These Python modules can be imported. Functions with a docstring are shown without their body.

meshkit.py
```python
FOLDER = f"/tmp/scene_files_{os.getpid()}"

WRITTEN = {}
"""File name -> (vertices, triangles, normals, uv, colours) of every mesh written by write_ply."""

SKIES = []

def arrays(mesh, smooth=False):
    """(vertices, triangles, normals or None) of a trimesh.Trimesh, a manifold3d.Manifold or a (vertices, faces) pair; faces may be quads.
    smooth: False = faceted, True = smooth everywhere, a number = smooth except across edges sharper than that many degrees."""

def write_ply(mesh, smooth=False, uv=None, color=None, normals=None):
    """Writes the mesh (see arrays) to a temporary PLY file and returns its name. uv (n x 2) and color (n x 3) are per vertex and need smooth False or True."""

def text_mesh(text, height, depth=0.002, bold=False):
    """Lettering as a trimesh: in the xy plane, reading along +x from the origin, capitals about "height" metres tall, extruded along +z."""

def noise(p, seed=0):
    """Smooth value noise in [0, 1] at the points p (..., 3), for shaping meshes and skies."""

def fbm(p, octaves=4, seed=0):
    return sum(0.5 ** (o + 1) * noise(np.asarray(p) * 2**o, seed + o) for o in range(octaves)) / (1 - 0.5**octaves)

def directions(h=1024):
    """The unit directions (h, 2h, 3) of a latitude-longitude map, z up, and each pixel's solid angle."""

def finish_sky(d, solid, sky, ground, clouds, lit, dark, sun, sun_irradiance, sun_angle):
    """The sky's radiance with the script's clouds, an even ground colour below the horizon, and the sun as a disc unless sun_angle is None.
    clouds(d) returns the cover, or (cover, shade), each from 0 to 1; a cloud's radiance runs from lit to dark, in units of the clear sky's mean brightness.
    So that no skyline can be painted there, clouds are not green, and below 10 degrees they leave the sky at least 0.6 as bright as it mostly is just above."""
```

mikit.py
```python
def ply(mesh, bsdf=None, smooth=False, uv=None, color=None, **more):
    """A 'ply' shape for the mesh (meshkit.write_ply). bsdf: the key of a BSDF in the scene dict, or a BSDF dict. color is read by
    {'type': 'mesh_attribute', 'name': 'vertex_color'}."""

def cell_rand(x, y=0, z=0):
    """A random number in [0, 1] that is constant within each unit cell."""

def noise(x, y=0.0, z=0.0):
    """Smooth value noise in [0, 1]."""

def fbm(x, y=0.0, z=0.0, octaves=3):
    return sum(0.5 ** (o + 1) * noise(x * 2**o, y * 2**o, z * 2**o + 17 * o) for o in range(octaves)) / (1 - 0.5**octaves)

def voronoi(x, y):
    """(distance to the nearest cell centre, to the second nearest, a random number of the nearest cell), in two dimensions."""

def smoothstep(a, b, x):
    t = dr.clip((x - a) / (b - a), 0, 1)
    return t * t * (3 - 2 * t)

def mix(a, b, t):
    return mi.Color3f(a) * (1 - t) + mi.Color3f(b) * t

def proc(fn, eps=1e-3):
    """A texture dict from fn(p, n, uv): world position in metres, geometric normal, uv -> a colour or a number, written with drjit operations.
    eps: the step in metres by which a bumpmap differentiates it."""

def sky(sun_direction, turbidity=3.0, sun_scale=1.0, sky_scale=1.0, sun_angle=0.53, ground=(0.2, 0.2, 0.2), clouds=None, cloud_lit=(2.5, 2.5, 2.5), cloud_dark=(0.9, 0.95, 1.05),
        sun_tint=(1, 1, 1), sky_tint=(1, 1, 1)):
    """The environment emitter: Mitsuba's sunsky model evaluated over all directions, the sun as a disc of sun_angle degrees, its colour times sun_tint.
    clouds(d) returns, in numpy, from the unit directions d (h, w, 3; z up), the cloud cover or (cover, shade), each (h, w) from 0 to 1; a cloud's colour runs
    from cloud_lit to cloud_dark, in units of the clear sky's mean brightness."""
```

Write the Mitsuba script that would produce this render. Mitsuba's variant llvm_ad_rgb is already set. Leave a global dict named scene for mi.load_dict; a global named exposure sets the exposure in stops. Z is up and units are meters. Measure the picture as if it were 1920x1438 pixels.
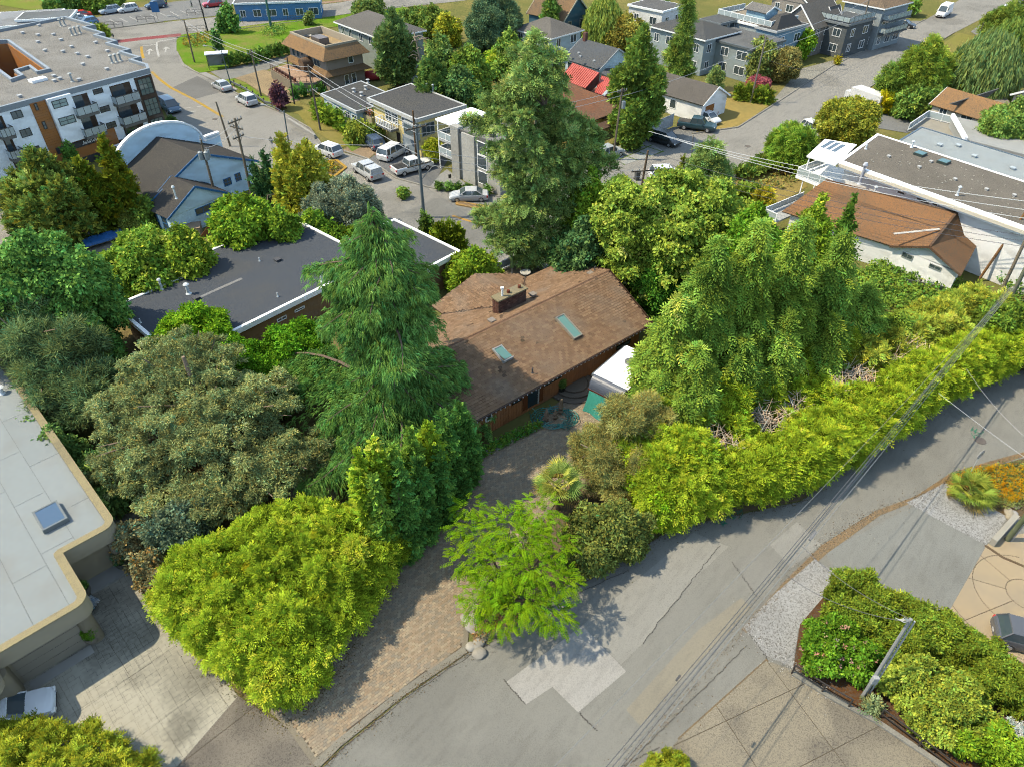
import math, numpy as np, trimesh, shapely, scipy.sparse, scipy.spatial, mitsuba as mi, drjit as dr, mikit, meshkit
from mikit import proc, noise, fbm, smoothstep
T = mi.ScalarTransform4f
scene, labels = {}, {}
# ---------------------------------------------------------------- camera, sky, exposure
TH, FPX, HC = math.radians(39.6), 1331.0, 38.0          # pitch, focal length in photo pixels, height of the drone
FW = np.array([0, math.cos(TH), -math.sin(TH)]); UP = np.array([0, math.sin(TH), math.cos(TH)])
scene['camera'] = {'type': 'perspective', 'fov': math.degrees(2 * math.atan(960 / FPX)), 'fov_axis': 'x', 'near_clip': 0.5, 'far_clip': 2000.0,
                   'to_world': T().look_at(origin=[0, 0, HC], target=[0, math.cos(TH), HC - math.sin(TH)], up=[0, 0, 1])}
def fill_veil(d): return 0.30 + 0.12 * (meshkit.fbm(d * 2.2 + 5.0, 3) - 0.5), 0.15 + 0.0 * d[..., 0]      # thin bright cloud added over the unseen sky to lighten shadows
scene['sky'] = mikit.sky([-0.72, 0.0, 1.0], turbidity=3, sun_scale=0.95, sky_scale=1.65, sky_tint=(1.02, 1.0, 0.95), sun_tint=(0.96, 1.0, 0.98), ground=(0.16, 0.16, 0.13), clouds=fill_veil, cloud_lit=(2.0, 2.4, 2.7))
exposure = 2.5
# ---------------------------------------------------------------- helpers
KX = 2.7
def C(h, k=1.0):
    """sRGB hex as it looks in full sun -> base colour."""
    v = np.array([int(h[i:i + 2], 16) for i in (1, 3, 5)]) / 255.0
    v = np.where(v < 0.04045, v / 12.92, ((v + 0.055) / 1.055) ** 2.4)
    return np.clip(v / KX * k, 0.003, 0.82)
def G(u, v, z=0.0):
    d = np.array([(u - 960) / FPX, 0, 0]) - UP * ((v - 719) / FPX) + FW
    return np.array([0, 0, HC]) + d * ((z - HC) / d[2])
def prj(p):
    q = np.asarray(p, float) - [0, 0, HC]; w = q @ FW
    return np.array([960 + FPX * q[0] / w, 719 - FPX * (q @ UP) / w, w])
def stand(tu, tv, bv):
    """A thing whose top shows at (tu, tv) and which stands on the ground at row bv: (x, y, height, metres per photo pixel)."""
    y = G(960, bv)[1]; a, b = 0.0, 36.0
    for _ in range(40):
        m = (a + b) / 2
        if prj([0, y, m])[1] > tv: a = m
        else: b = m
    w = prj([0, y, a])[2]
    return (tu - 960) / FPX * w, y, a, prj([0, y, a / 2])[2] / FPX
taken = {}
def num(k):
    n = taken.get(k, -1) + 1; taken[k] = n
    return k if n == 0 else f'{k}_{n:03d}'
def thing(name, label, cat, group=None):
    k = num(name); labels[k] = {'label': label, 'category': cat}
    if group: labels[k]['group'] = group
    return k
def part(par, name, mb, mat='matte', smooth=False, label=None, kind=None):
    """One entry of the scene from a mesh builder."""
    if not mb.f: return None
    k = num(par + '__' + name if par else name)
    scene[k] = mb.ply(mat, smooth)
    if label or kind:
        labels.setdefault(k, {})
        if label: labels[k]['label'] = label
        if kind: labels[k]['kind'] = kind
    return k
def whole(name, label, cat, mb, mat='matte', smooth=False, group=None, kind=None):
    k = thing(name, label, cat, group)
    if kind: labels[k]['kind'] = kind
    scene[k] = mb.ply(mat, smooth)
    return k
def struct(name, mb, mat, smooth=False, kind='structure', label=None):
    k = num(name); scene[k] = mb.ply(mat, smooth); labels[k] = {'kind': kind}
    if label: labels[k]['label'] = label
    return k
def frame(x, y, ang, z=0.0):
    a = math.radians(ang); c, s = math.cos(a), math.sin(a)
    return np.array([[c, -s, 0, x], [s, c, 0, y], [0, 0, 1, z], [0, 0, 0, 1.0]])
def wallframe(fr, a, b, z=0.0):
    """u along the wall from a to b, second axis out of it (to the right of a->b), third up."""
    a, b = np.array(a, float), np.array(b, float); d = (b - a) / np.linalg.norm(b - a)
    m = np.eye(4); m[:3, 0] = [d[0], d[1], 0]; m[:3, 1] = [d[1], -d[0], 0]; m[:3, 3] = [a[0], a[1], z]
    return fr @ m
def pack(k):
    """The plain colour of each vertex kept in its two uv numbers (constant over a piece)."""
    k = np.clip(k, 0.0, 0.95); return np.c_[np.floor(k[:, 0] * 1000) + 0.03 + 0.94 * k[:, 1], k[:, 2]]
def as_ply(v, f, k, mat, smooth=False):
    if not smooth: return {'type': 'ply', 'filename': meshkit.write_ply((v, f), False, pack(k)), 'face_normals': True, 'bsdf': {'type': 'ref', 'id': mat}}
    w = np.unique(np.round(v, 4), axis=0, return_inverse=True)[1].ravel()[f].ravel(); nf = len(f); e = v[f]
    fn = np.cross(e[:, 1] - e[:, 0], e[:, 2] - e[:, 0]); u = fn / (np.linalg.norm(fn, axis=1, keepdims=True) + 1e-12)
    A = scipy.sparse.csr_matrix((np.ones(3 * nf), (np.arange(3 * nf), w))); B = scipy.sparse.csr_matrix((np.ones(3 * nf), (w, np.arange(3 * nf) // 3)))
    P = (A @ B).tocoo(); ok = (u[P.row // 3] * u[P.col]).sum(1) > math.cos(math.radians(180 if smooth is True else smooth))
    n = np.zeros((3 * nf, 3)); np.add.at(n, P.row[ok], fn[P.col[ok]]); n /= np.linalg.norm(n, axis=1, keepdims=True) + 1e-12
    return {'type': 'ply', 'filename': meshkit.write_ply((v[f.ravel()], np.arange(3 * nf).reshape(-1, 3)), False, pack(k[f.ravel()]), normals=n), 'face_normals': False, 'bsdf': {'type': 'ref', 'id': mat}}
GREY = np.array([0.3, 0.3, 0.3])
class Mb:
    def __init__(s, fr=None, c=GREY):
        s.fr, s.c, s.v, s.f, s.k, s.n = fr, np.asarray(c), [], [], [], 0
    def add(s, v, f, c=None):
        v = np.asarray(v, float).reshape(-1, 3); f = np.asarray(f, int)
        if f.ndim == 1: f = f[None]
        if f.shape[1] == 4: f = np.vstack([f[:, [0, 1, 2]], f[:, [0, 2, 3]]])
        if s.fr is not None: v = v @ s.fr[:3, :3].T + s.fr[:3, 3]
        c = s.c if c is None else np.asarray(c)
        s.v.append(v); s.f.append(f + s.n); s.k.append(np.broadcast_to(c, v.shape)); s.n += len(v)
        return s
    def quad(s, a, b, c, d, col=None): return s.add([a, b, c, d], [[0, 1, 2, 3]], col)
    def box(s, x0, x1, y0, y1, z0, z1, c=None, m=None):
        q = np.array([[x, y, z] for z in (z0, z1) for y in (y0, y1) for x in (x0, x1)], float)
        fs = [[0, 2, 3, 1], [4, 5, 7, 6], [0, 1, 5, 4], [2, 6, 7, 3], [0, 4, 6, 2], [1, 3, 7, 5]]
        if m is not None: q = q @ m[:3, :3].T + m[:3, 3]
        return s.add(np.vstack([q[f] for f in fs]), np.arange(24).reshape(6, 4), c)
    def poly(s, pts, z, c=None, z1=None):
        """Flat polygon at z, or a prism from z to z1."""
        p = shapely.geometry.polygon.orient(shapely.Polygon(pts)); return s.shp(p, z, c, z1)
    def shp(s, p, z, c=None, z1=None):
        for g in getattr(p, 'geoms', [p]):
            if g.area < 1e-4: continue
            g = shapely.geometry.polygon.orient(g)
            v, f = trimesh.creation.triangulate_polygon(g, engine='earcut')
            e = v[f]; sg = np.cross(e[:, 1] - e[:, 0], e[:, 2] - e[:, 0]); f = np.where(sg[:, None] < 0, f[:, ::-1], f)
            if z1 is None: s.add(np.c_[v, np.full(len(v), z)], f, c); continue
            s.add(np.c_[v, np.full(len(v), z1)], f, c); s.add(np.c_[v, np.full(len(v), z)], f[:, ::-1], c)
            for ring in [g.exterior, *g.interiors]:
                r = np.array(ring.coords); a, b = r[:-1], r[1:]; n = len(a)
                q = np.stack([np.c_[a, np.full(n, z)], np.c_[b, np.full(n, z)], np.c_[b, np.full(n, z1)], np.c_[a, np.full(n, z1)]], 1).reshape(-1, 3)
                s.add(q, np.arange(4 * n).reshape(n, 4), c)
        return s
    def tube(s, pts, r, n=6, c=None, cap=True):
        p = np.asarray(pts, float); m = len(p); r = np.broadcast_to(np.asarray(r, float), (m,))
        t = np.gradient(p, axis=0); t /= np.linalg.norm(t, axis=1, keepdims=True) + 1e-9
        a = np.cross(t, [0, 0, 1.0]); bad = np.linalg.norm(a, axis=1) < 0.05; a[bad] = [1.0, 0, 0]
        a /= np.linalg.norm(a, axis=1, keepdims=True); b = np.cross(t, a); g = np.arange(n) * 2 * np.pi / n
        v = p[:, None] + r[:, None, None] * (np.cos(g)[None, :, None] * a[:, None] + np.sin(g)[None, :, None] * b[:, None])
        i, j = np.meshgrid(np.arange(m - 1), np.arange(n), indexing='ij'); j2 = (j + 1) % n
        f = np.stack([i * n + j, (i + 1) * n + j, (i + 1) * n + j2, i * n + j2], -1).reshape(-1, 4)
        s.add(v.reshape(-1, 3), f, c)
        if cap:
            for e, o in ((0, 1), (m - 1, -1)): s.add(np.vstack([v[e], p[e]]), [[k, (k + 1) % n, n][::o] for k in range(n)], c)
        return s
    def lathe(s, prof, x=0, y=0, n=12, c=None):
        p = np.asarray(prof, float); m = len(p); g = np.arange(n) * 2 * np.pi / n
        v = np.stack([x + p[:, :1] * np.cos(g), y + p[:, :1] * np.sin(g), np.repeat(p[:, 1:], n, 1)], -1).reshape(-1, 3)
        i, j = np.meshgrid(np.arange(m - 1), np.arange(n), indexing='ij'); j2 = (j + 1) % n
        return s.add(v, np.stack([i * n + j, i * n + j2, (i + 1) * n + j2, (i + 1) * n + j], -1).reshape(-1, 4), c)
    def ply(s, mat, smooth=False):
        v, f, k = np.vstack(s.v), np.vstack(s.f), np.vstack(s.k)
        return as_ply(v, f, k, mat, smooth)
def bar(mb, a, b, w, h=None, c=None):
    """A square bar between two points."""
    a, b = np.array(a, float), np.array(b, float); d = b - a; L = np.linalg.norm(d); d /= L
    x = np.cross(d, [0, 0, 1.0]); x = np.array([1.0, 0, 0]) if np.linalg.norm(x) < 0.01 else x / np.linalg.norm(x)
    m = np.eye(4); m[:3, 0], m[:3, 1], m[:3, 2], m[:3, 3] = x, np.cross(d, x), d, a
    h = w if h is None else h
    return mb.box(-w / 2, w / 2, -h / 2, h / 2, 0, L, c, m)
# ---------------------------------------------------------------- materials
def dec(uv):
    r = dr.floor(uv.x); return mi.Color3f(r / 1000, (uv.x - r - 0.03) / 0.94, uv.y)
VC = proc(lambda p, n, uv: dec(uv))
rgb = lambda c: {'type': 'rgb', 'value': [float(x) for x in np.broadcast_to(c, 3)]}
def two(b): return {'type': 'twosided', 'bsdf': b}
def mottled(weight, dark, bright=None):
    """A dull surface of the piece's own colour, mixed by weight(p) with that of its dirt, aggregate or dry grass."""
    return two({'type': 'diffuse', 'reflectance': proc(lambda p, n, uv: mikit.mix(dec(uv), mi.Color3f(*dark), weight(p)))})
scene['matte'] = mottled(lambda p: 0.04 + 0.26 * smoothstep(0.4, 0.85, fbm(p.x * 0.6 + p.z, p.y * 0.6, p.z * 0.9, 2)) + 0.10 * noise(p.x * 5, p.y * 5, p.z * 5), (0.16, 0.15, 0.13))
def w_grnd(p):
    fine = noise(p.x * 27, p.y * 27); st = fbm(p.x * 0.22, p.y * 0.22, 3.0, 3); lg = noise(p.x * 0.9 + p.y * 0.7, p.y * 3.1 - p.x * 3.6, 7.0)
    return 0.05 + 0.34 * fine * fine + 0.26 * smoothstep(0.5, 0.8, st) + 0.12 * smoothstep(0.5, 0.9, lg)
scene['asphalt'] = mottled(w_grnd, (0.07, 0.068, 0.06))
def w_agg(p):
    k = mikit.cell_rand(p.x * 20 + 0.6 * noise(p.y * 17, p.x * 15), p.y * 20 + 0.6 * noise(p.x * 17, p.y * 15)); return dr.clip(0.12 + 0.5 * k * k + 0.3 * smoothstep(0.45, 0.75, noise(p.x * 0.5, p.y * 0.5)), 0, 1)
scene['aggregate'] = mottled(w_agg, (0.06, 0.055, 0.05))
def w_gravel(p):
    k = mikit.cell_rand(p.x * 15 + 0.8 * noise(p.y * 13, p.x * 12), p.y * 15 + 0.8 * noise(p.x * 13, p.y * 12)); return dr.clip(0.75 * k * k + 0.5 * (fbm(p.x * 0.35, p.y * 0.35, 2.0, 2) - 0.4), 0, 1)
scene['gravel'] = mottled(w_gravel, (0.07, 0.065, 0.055))
scene['lawn'] = mottled(lambda p: dr.clip(1.5 * (fbm(p.x * 0.3, p.y * 0.3, 5.0, 3) - 0.38) + 0.5 * (noise(p.x * 3.3, p.y * 3.3) - 0.5), 0, 1), (0.16, 0.135, 0.05))
scene['satin'] = two({'type': 'principled', 'base_color': VC, 'roughness': 0.45, 'specular': 0.4})
scene['paint'] = two({'type': 'principled', 'base_color': VC, 'roughness': 0.28, 'specular': 0.5, 'clearcoat': 0.8, 'clearcoat_gloss': 0.92, 'metallic': 0.15})
scene['metal'] = two({'type': 'principled', 'base_color': VC, 'roughness': 0.38, 'metallic': 0.75})
scene['glass'] = two({'type': 'principled', 'base_color': VC, 'roughness': 0.06, 'specular': 0.8})
scene['pane'] = {'type': 'thindielectric', 'int_ior': 1.5}
scene['leaf'] = {'type': 'principledthin', 'base_color': VC, 'roughness': 0.55, 'diff_trans': 0.5, 'spec_trans': 0.0, 'eta': 1.25}
scene['bark'] = two({'type': 'diffuse', 'reflectance': VC})
# ---------------------------------------------------------------- foliage
def unit(a): return a / (np.linalg.norm(a, axis=-1, keepdims=True) + 1e-9)
def jitcol(c, n, rng, cj=0.16, hue=0.10):
    k = np.exp(cj * np.clip(rng.standard_normal((n, 1)), -2, 2)); h = hue * rng.standard_normal((n, 1))
    return np.clip(np.asarray(c) * k * np.hstack([1 + h * 1.4, 1 + 0 * h, 1 - h]), 0.004, 0.7)
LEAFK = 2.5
def sprays(mb, P, N, k, L, W, spread, droop, col, rng, cj, hue, clump, bend):
    """Feathered sprays (as of cypress or cedar): k short blades along both sides of an axis, all in one plane."""
    n = len(P); D = unit(N + spread * rng.standard_normal((n, 3)) + [0, 0, -droop]); S = unit(np.cross(D, N * 0.6 + [0, 0, 0.5] + 0.35 * rng.standard_normal((n, 3)))); cc = jitcol(np.asarray(col) * LEAFK, n, rng, clump, hue); Ls = L * rng.uniform(0.6, 1.25, (n, 1))
    for j in range(k):
        t = (j + 0.4) / k; sd = 1 if j % 2 else -1; last = j == k - 1
        A = P + D * Ls * t; A[:, 2] -= bend * Ls[:, 0] * t * t; d = unit(D * (0.75 if not last else 1) + (0 if last else sd) * S * 0.8 + 0.12 * rng.standard_normal((n, 3)) + [0, 0, -0.25 * bend])
        l = Ls * (0.62 - 0.28 * t); s = unit(np.cross(d, np.cross(D, S))) * W * rng.uniform(0.8, 1.25, (n, 1)); V = np.stack([A, A + d * l * 0.5 + s, A + d * l, A + d * l * 0.5 - s], 1).reshape(-1, 3); i = np.arange(n)[:, None] * 4
        mb.add(V, np.hstack([i, i + 1, i + 2, i + 3]), np.repeat(cc * jitcol(1.0, n, rng, cj * 0.6, 0.0) * (0.92 + 0.16 * t), 4, 0))
def leaves(mb, P, N, k, L, W, spread, droop, col, rng, flat=0.5, cj=0.16, hue=0.1, clump=0.25, off=0.35, bend=0.25):
    """k pointed blades at each of the clump points P, about the axes N."""
    n = len(P); cc = jitcol(np.asarray(col) * LEAFK, n, rng, clump, hue)
    P, N, cc = np.repeat(P, k, 0), np.repeat(N, k, 0), np.repeat(cc, k, 0); m = n * k
    D = unit(N + spread * rng.standard_normal((m, 3)) + [0, 0, -droop])
    Lr = L * rng.uniform(0.55, 1.2, (m, 1)); S = np.cross(D, N + flat * rng.standard_normal((m, 3))); S = unit(S) * W * rng.uniform(0.7, 1.2, (m, 1))
    A = P + rng.standard_normal((m, 3)) * L * off; B = A + D * Lr * 0.5; E = A + D * Lr; E[:, 2] -= bend * Lr[:, 0] * (0.3 + droop)
    V = np.stack([A, B + S, E, B - S], 1).reshape(-1, 3); i = np.arange(m)[:, None] * 4
    cl = np.repeat(jitcol(1.0, m, rng, cj, hue * 0.4) * cc, 4, 0)
    mb.add(V, np.hstack([i, i + 1, i + 2, i + 3]), cl)
def ico(sub):
    m = trimesh.creation.icosphere(sub); return np.array(m.vertices), np.array(m.faces)
ICO = {s: ico(s) for s in (1, 2, 3)}
HOLES = np.zeros((0, 3))
def inhole(P):
    return ((P[:, None, :2] - HOLES[None, :, :2]) ** 2).sum(2).__lt__(HOLES[None, :, 2] ** 2).any(1) & (P[:, 2] > 1.0) if len(HOLES) else np.zeros(len(P), bool)
def ells(rng, E, n, up=-0.35, rad=False):
    """n points and normals on the outside of the union of the ellipsoids E (rows cx cy cz rx ry rz)."""
    E = np.asarray(E, float); a = (E[:, 3] * E[:, 4] + E[:, 3] * E[:, 5] + E[:, 4] * E[:, 5]); w = a / a.sum()
    i = rng.choice(len(E), int(n * 2.2), p=w); d = unit(rng.standard_normal((len(i), 3))); r = E[i, 3:]
    P = E[i, :3] + d * r; N = unit(d / r); ok = N[:, 2] > up - 0.4 * rng.random(len(i))
    P, N, i = P[ok], N[ok], i[ok]; keep = np.ones(len(P), bool)
    for j, e in enumerate(E):
        keep &= (i == j) | ((((P - e[:3]) / e[3:]) ** 2).sum(1) > 0.80)
    return (P[keep][:n], N[keep][:n], r[ok].min(1)[keep][:n]) if rad else (P[keep][:n], N[keep][:n])
def core(mb, E, col, rng, k=0.84, sub=2):
    for e in np.asarray(E, float):
        v, f = ICO[sub]; v = v * (k + 0.16 * (meshkit.noise(v * 2.7 + rng.random(3) * 50)[:, None] - 0.5)) * e[3:] + e[:3]
        v = v + rng.standard_normal(v.shape) * 0.05 * e[3:].min(); f = f[~inhole(v[f].mean(1))]
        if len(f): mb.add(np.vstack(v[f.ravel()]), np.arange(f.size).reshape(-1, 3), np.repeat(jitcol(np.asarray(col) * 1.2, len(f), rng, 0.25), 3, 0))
def sublobes(rng, main, n, fr, up=-0.2, zs=1.0):
    """Smaller ellipsoids over the surface of the main ones."""
    P, N = ells(rng, main, n, up); r = np.asarray(main)[:, 3:].min() * fr * rng.uniform(0.65, 1.3, (len(P), 1))
    return np.hstack([P - N * r * 0.12, r, r, r * zs])
def revolve_lobes(rng, x, y, z0, H, R, prof, n, fr, zs=1.3):
    """Lobes over a body of revolution; prof(t) gives the relative radius at the height fraction t."""
    t = np.linspace(0.01, 0.99, 60); pr = np.array([prof(a) for a in t]) + 0.02; t = rng.choice(t, n, p=pr / pr.sum()) + rng.uniform(-0.008, 0.008, n)
    a = rng.uniform(0, 2 * np.pi, n); rr = np.array([prof(b) for b in t]) * R; r = np.clip(fr * (0.35 * R + 0.65 * rr) * rng.uniform(0.7, 1.3, n), 0.12 * R, None); o = np.maximum(rr - r * 0.75, 0)
    return np.c_[x + o * np.cos(a), y + o * np.sin(a), np.minimum(z0 + t * H, z0 + H - r * zs * 0.8), r, r, r * zs]
def body(x, y, z0, H, R, prof, n=7):
    t = (np.arange(n) + 0.5) / n; return np.array([[x, y, z0 + H * a, max(prof(a) * R * 0.8, 0.05), max(prof(a) * R * 0.8, 0.05), H / n * 0.95] for a in t])
def trunk(mb, x, y, h, r, rng, c=(0.10, 0.075, 0.055), lean=0.03, limbs=6, spread=0.4):
    z = np.linspace(0, 1, 6); w = np.c_[x + lean * h * z * rng.standard_normal(), y + lean * h * z * rng.standard_normal(), z * h]
    mb.tube(w, r * (1.15 - 0.85 * z), 8, jitcol(c, 1, rng, 0.1))
    for i in range(limbs):
        t = rng.uniform(0.35, 0.9); b = np.array([np.interp(t, z, w[:, j]) for j in range(3)]); a = rng.uniform(0, 6.28); l = h * spread * rng.uniform(0.6, 1.1)
        e = b + [l * math.cos(a), l * math.sin(a), l * 0.6]; mid = (b + e) / 2 + [0, 0, l * 0.1]
        mb.tube([b, mid, e], [r * 0.4, r * 0.28, r * 0.1], 5, c)
PROF = {'cone': lambda t: (1 - t) ** 0.75 * min(1, 0.55 + 3 * t), 'column': lambda t: (1 - t ** 3.2) ** 0.7 * min(1, 0.75 + 2 * t), 'egg': lambda t: math.sqrt(max(0, 1 - (2 * t - 0.75) ** 2 / 1.6)) * (1 - t ** 6) ** 0.5,
        'flame': lambda t: (1 - t) ** 0.55 * min(1, 0.5 + 2.2 * t), 'dome': lambda t: math.sqrt(max(0, 1 - t ** 2.2)), 'ball': lambda t: math.sqrt(max(0.02, 1 - (2 * t - 1) ** 2))}
# leaf styles: blades per clump, length and half width in metres at 40 m, spread, droop, flatness, bend
STYLE = {'cedar': (7, 0.54, 0.040, 0.45, 0.6, 0.35, 0.55), 'plume': (7, 0.44, 0.034, 0.42, 0.05, 0.4, 0.3), 'broad': (6, 0.26, 0.085, 0.75, 0.25, 0.45, 0.2), 'fine': (7, 0.20, 0.036, 0.8, 0.0, 0.7, 0.1),
         'needle': (10, 0.30, 0.016, 0.75, -0.2, 1.0, 0.05), 'thuja': (6, 0.34, 0.055, 0.4, -0.35, 0.35, 0.0), 'laurel': (6, 0.22, 0.055, 0.8, 0.1, 0.4, 0.2)}
SPRAY = ('cedar', 'plume', 'thuja')
def foliage(mb, E, col, style, rng, px, dens=1.0, coremul=0.68, corecol=None, up=-0.35, big=1.0, hue=0.1, clump=0.28, cj=0.16, sub=2, relief=0.85):
    """Leaf clumps over the lobes E, their size and number fitted to the distance (px: metres per photo pixel there)."""
    col0 = col; k, L, W, sp, dp, fl, bd = STYLE[style]; g = max(0.75, px / 0.031) ** 0.8 * big; L, W = L * g, W * g
    E = np.asarray(E, float); area = 2.2 * (E[:, 3] * E[:, 5] + E[:, 4] * E[:, 5] + E[:, 3] * E[:, 4]).sum(); n = int(dens * 2.1 * area / (k * L * W * (0.6 if style in SPRAY else 1.15))) + 20
    P, N, lr = ells(rng, E, n, up, True); ok = ~inhole(P); P, N, lr = P[ok], N[ok], lr[ok]; P = P - N * (rng.random((len(P), 1)) ** 2 * L * 0.9); P[:, 2] = np.maximum(P[:, 2], 0.05)
    rc = 0.50 * g; cen = rng.permutation(len(P))[:max(4, int(area / 2.2 / (rc * rc * 3.2)))]; d, ci = scipy.spatial.cKDTree(P[cen]).query(P); dd = (P - P[cen[ci]]) / rc
    P = P - N * np.minimum(np.clip(d / rc, 0, 1.4) ** 2 * rc * relief, 0.24 * lr)[:, None]; N = unit(N + 0.55 * dd); P[:, 2] = np.maximum(P[:, 2], 0.05); tone = np.exp(0.22 * rng.standard_normal(len(cen)))[ci][:, None]; col = np.asarray(col) * tone
    if style in SPRAY: sprays(mb, P, N, k, L, W, sp, dp, col, rng, cj, hue, clump, bd)
    else: leaves(mb, P, N, k, L, W, sp, dp, col, rng, fl, cj, hue, clump, bend=bd)
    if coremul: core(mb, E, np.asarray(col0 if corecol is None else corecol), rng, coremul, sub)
def tree(name, label, cat, tu, tv, bv, wpx, prof, style, col, seed, group=None, z0=0.06, n=26, fr=0.42, zs=1.15, dens=1.0, rx=1.0, trunkc=(0.10, 0.075, 0.055), big=1.0, hue=0.1, clump=0.28, dx=0.0, dy=0.0, hmul=1.0, coremul=0.68, limbs=5):
    """A tree or shrub whose crown is a body of revolution covered with lobes of leaves."""
    rng = np.random.default_rng(seed); x, y, h, px = stand(tu, tv, bv); x += dx; y += dy; h *= hmul; R = wpx * px / 2; pf = PROF[prof]
    th = thing(name, label, cat, group); zb = h * z0; E = np.vstack([body(x, y, zb, h - zb, R, pf, 6), revolve_lobes(rng, x, y, zb, h - zb, R, pf, n, fr, zs)])
    if rx != 1.0: E[:, 1] = y + (E[:, 1] - y) * rx; E[:, 4] *= rx
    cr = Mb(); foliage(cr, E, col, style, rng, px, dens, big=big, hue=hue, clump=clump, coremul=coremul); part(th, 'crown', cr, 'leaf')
    tb = Mb(); trunk(tb, x, y, h * 0.8, max(0.06, h * 0.022), rng, trunkc, limbs=limbs, spread=min(0.35, R / h * 0.6)); part(th, 'trunk', tb, 'bark', 40)
    return th
def shrub(name, label, cat, E, col, style, seed, group=None, nsub=20, fr=0.5, dens=1.0, px=None, big=1.0, hue=0.1, clump=0.28, partname='foliage', zs=1.0, up=-0.2, stems=True, coremul=0.68, cj=0.16):
    """A shrub or hedge made of given ellipsoids (world), each row cx cy cz rx ry rz."""
    rng = np.random.default_rng(seed); E = np.atleast_2d(np.asarray(E, float)); px = px or prj(E[0, :3])[2] / FPX
    th = thing(name, label, cat, group); A = np.vstack([E, sublobes(rng, E, nsub, fr, up, zs)]) if nsub else E
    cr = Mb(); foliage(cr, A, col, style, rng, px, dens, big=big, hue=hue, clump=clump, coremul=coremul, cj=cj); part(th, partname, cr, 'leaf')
    if stems:
        tb = Mb()
        e = E[0]; tb.tube([[e[0], e[1], 0], [e[0] + 0.1, e[1], e[2]]], [0.09, 0.05], 5, (0.09, 0.07, 0.05))
        part(th, 'stem', tb, 'bark')
    return th
# ---------------------------------------------------------------- ground, roads, drives
def gp(pts): return [tuple(G(u, v)[:2]) for u, v in pts]
def sheet(name, pts, z, col, mat, label=None, kind='structure', sub=0):
    return struct(name, Mb(c=C(col)).poly(gp(pts), z), mat, kind=kind, label=label)
g = Mb(c=C('#8f9158')); g.poly([(-700, -150), (700, -150), (700, 1300), (-700, 1300)], -0.03); struct('ground', g, 'lawn')
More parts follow.
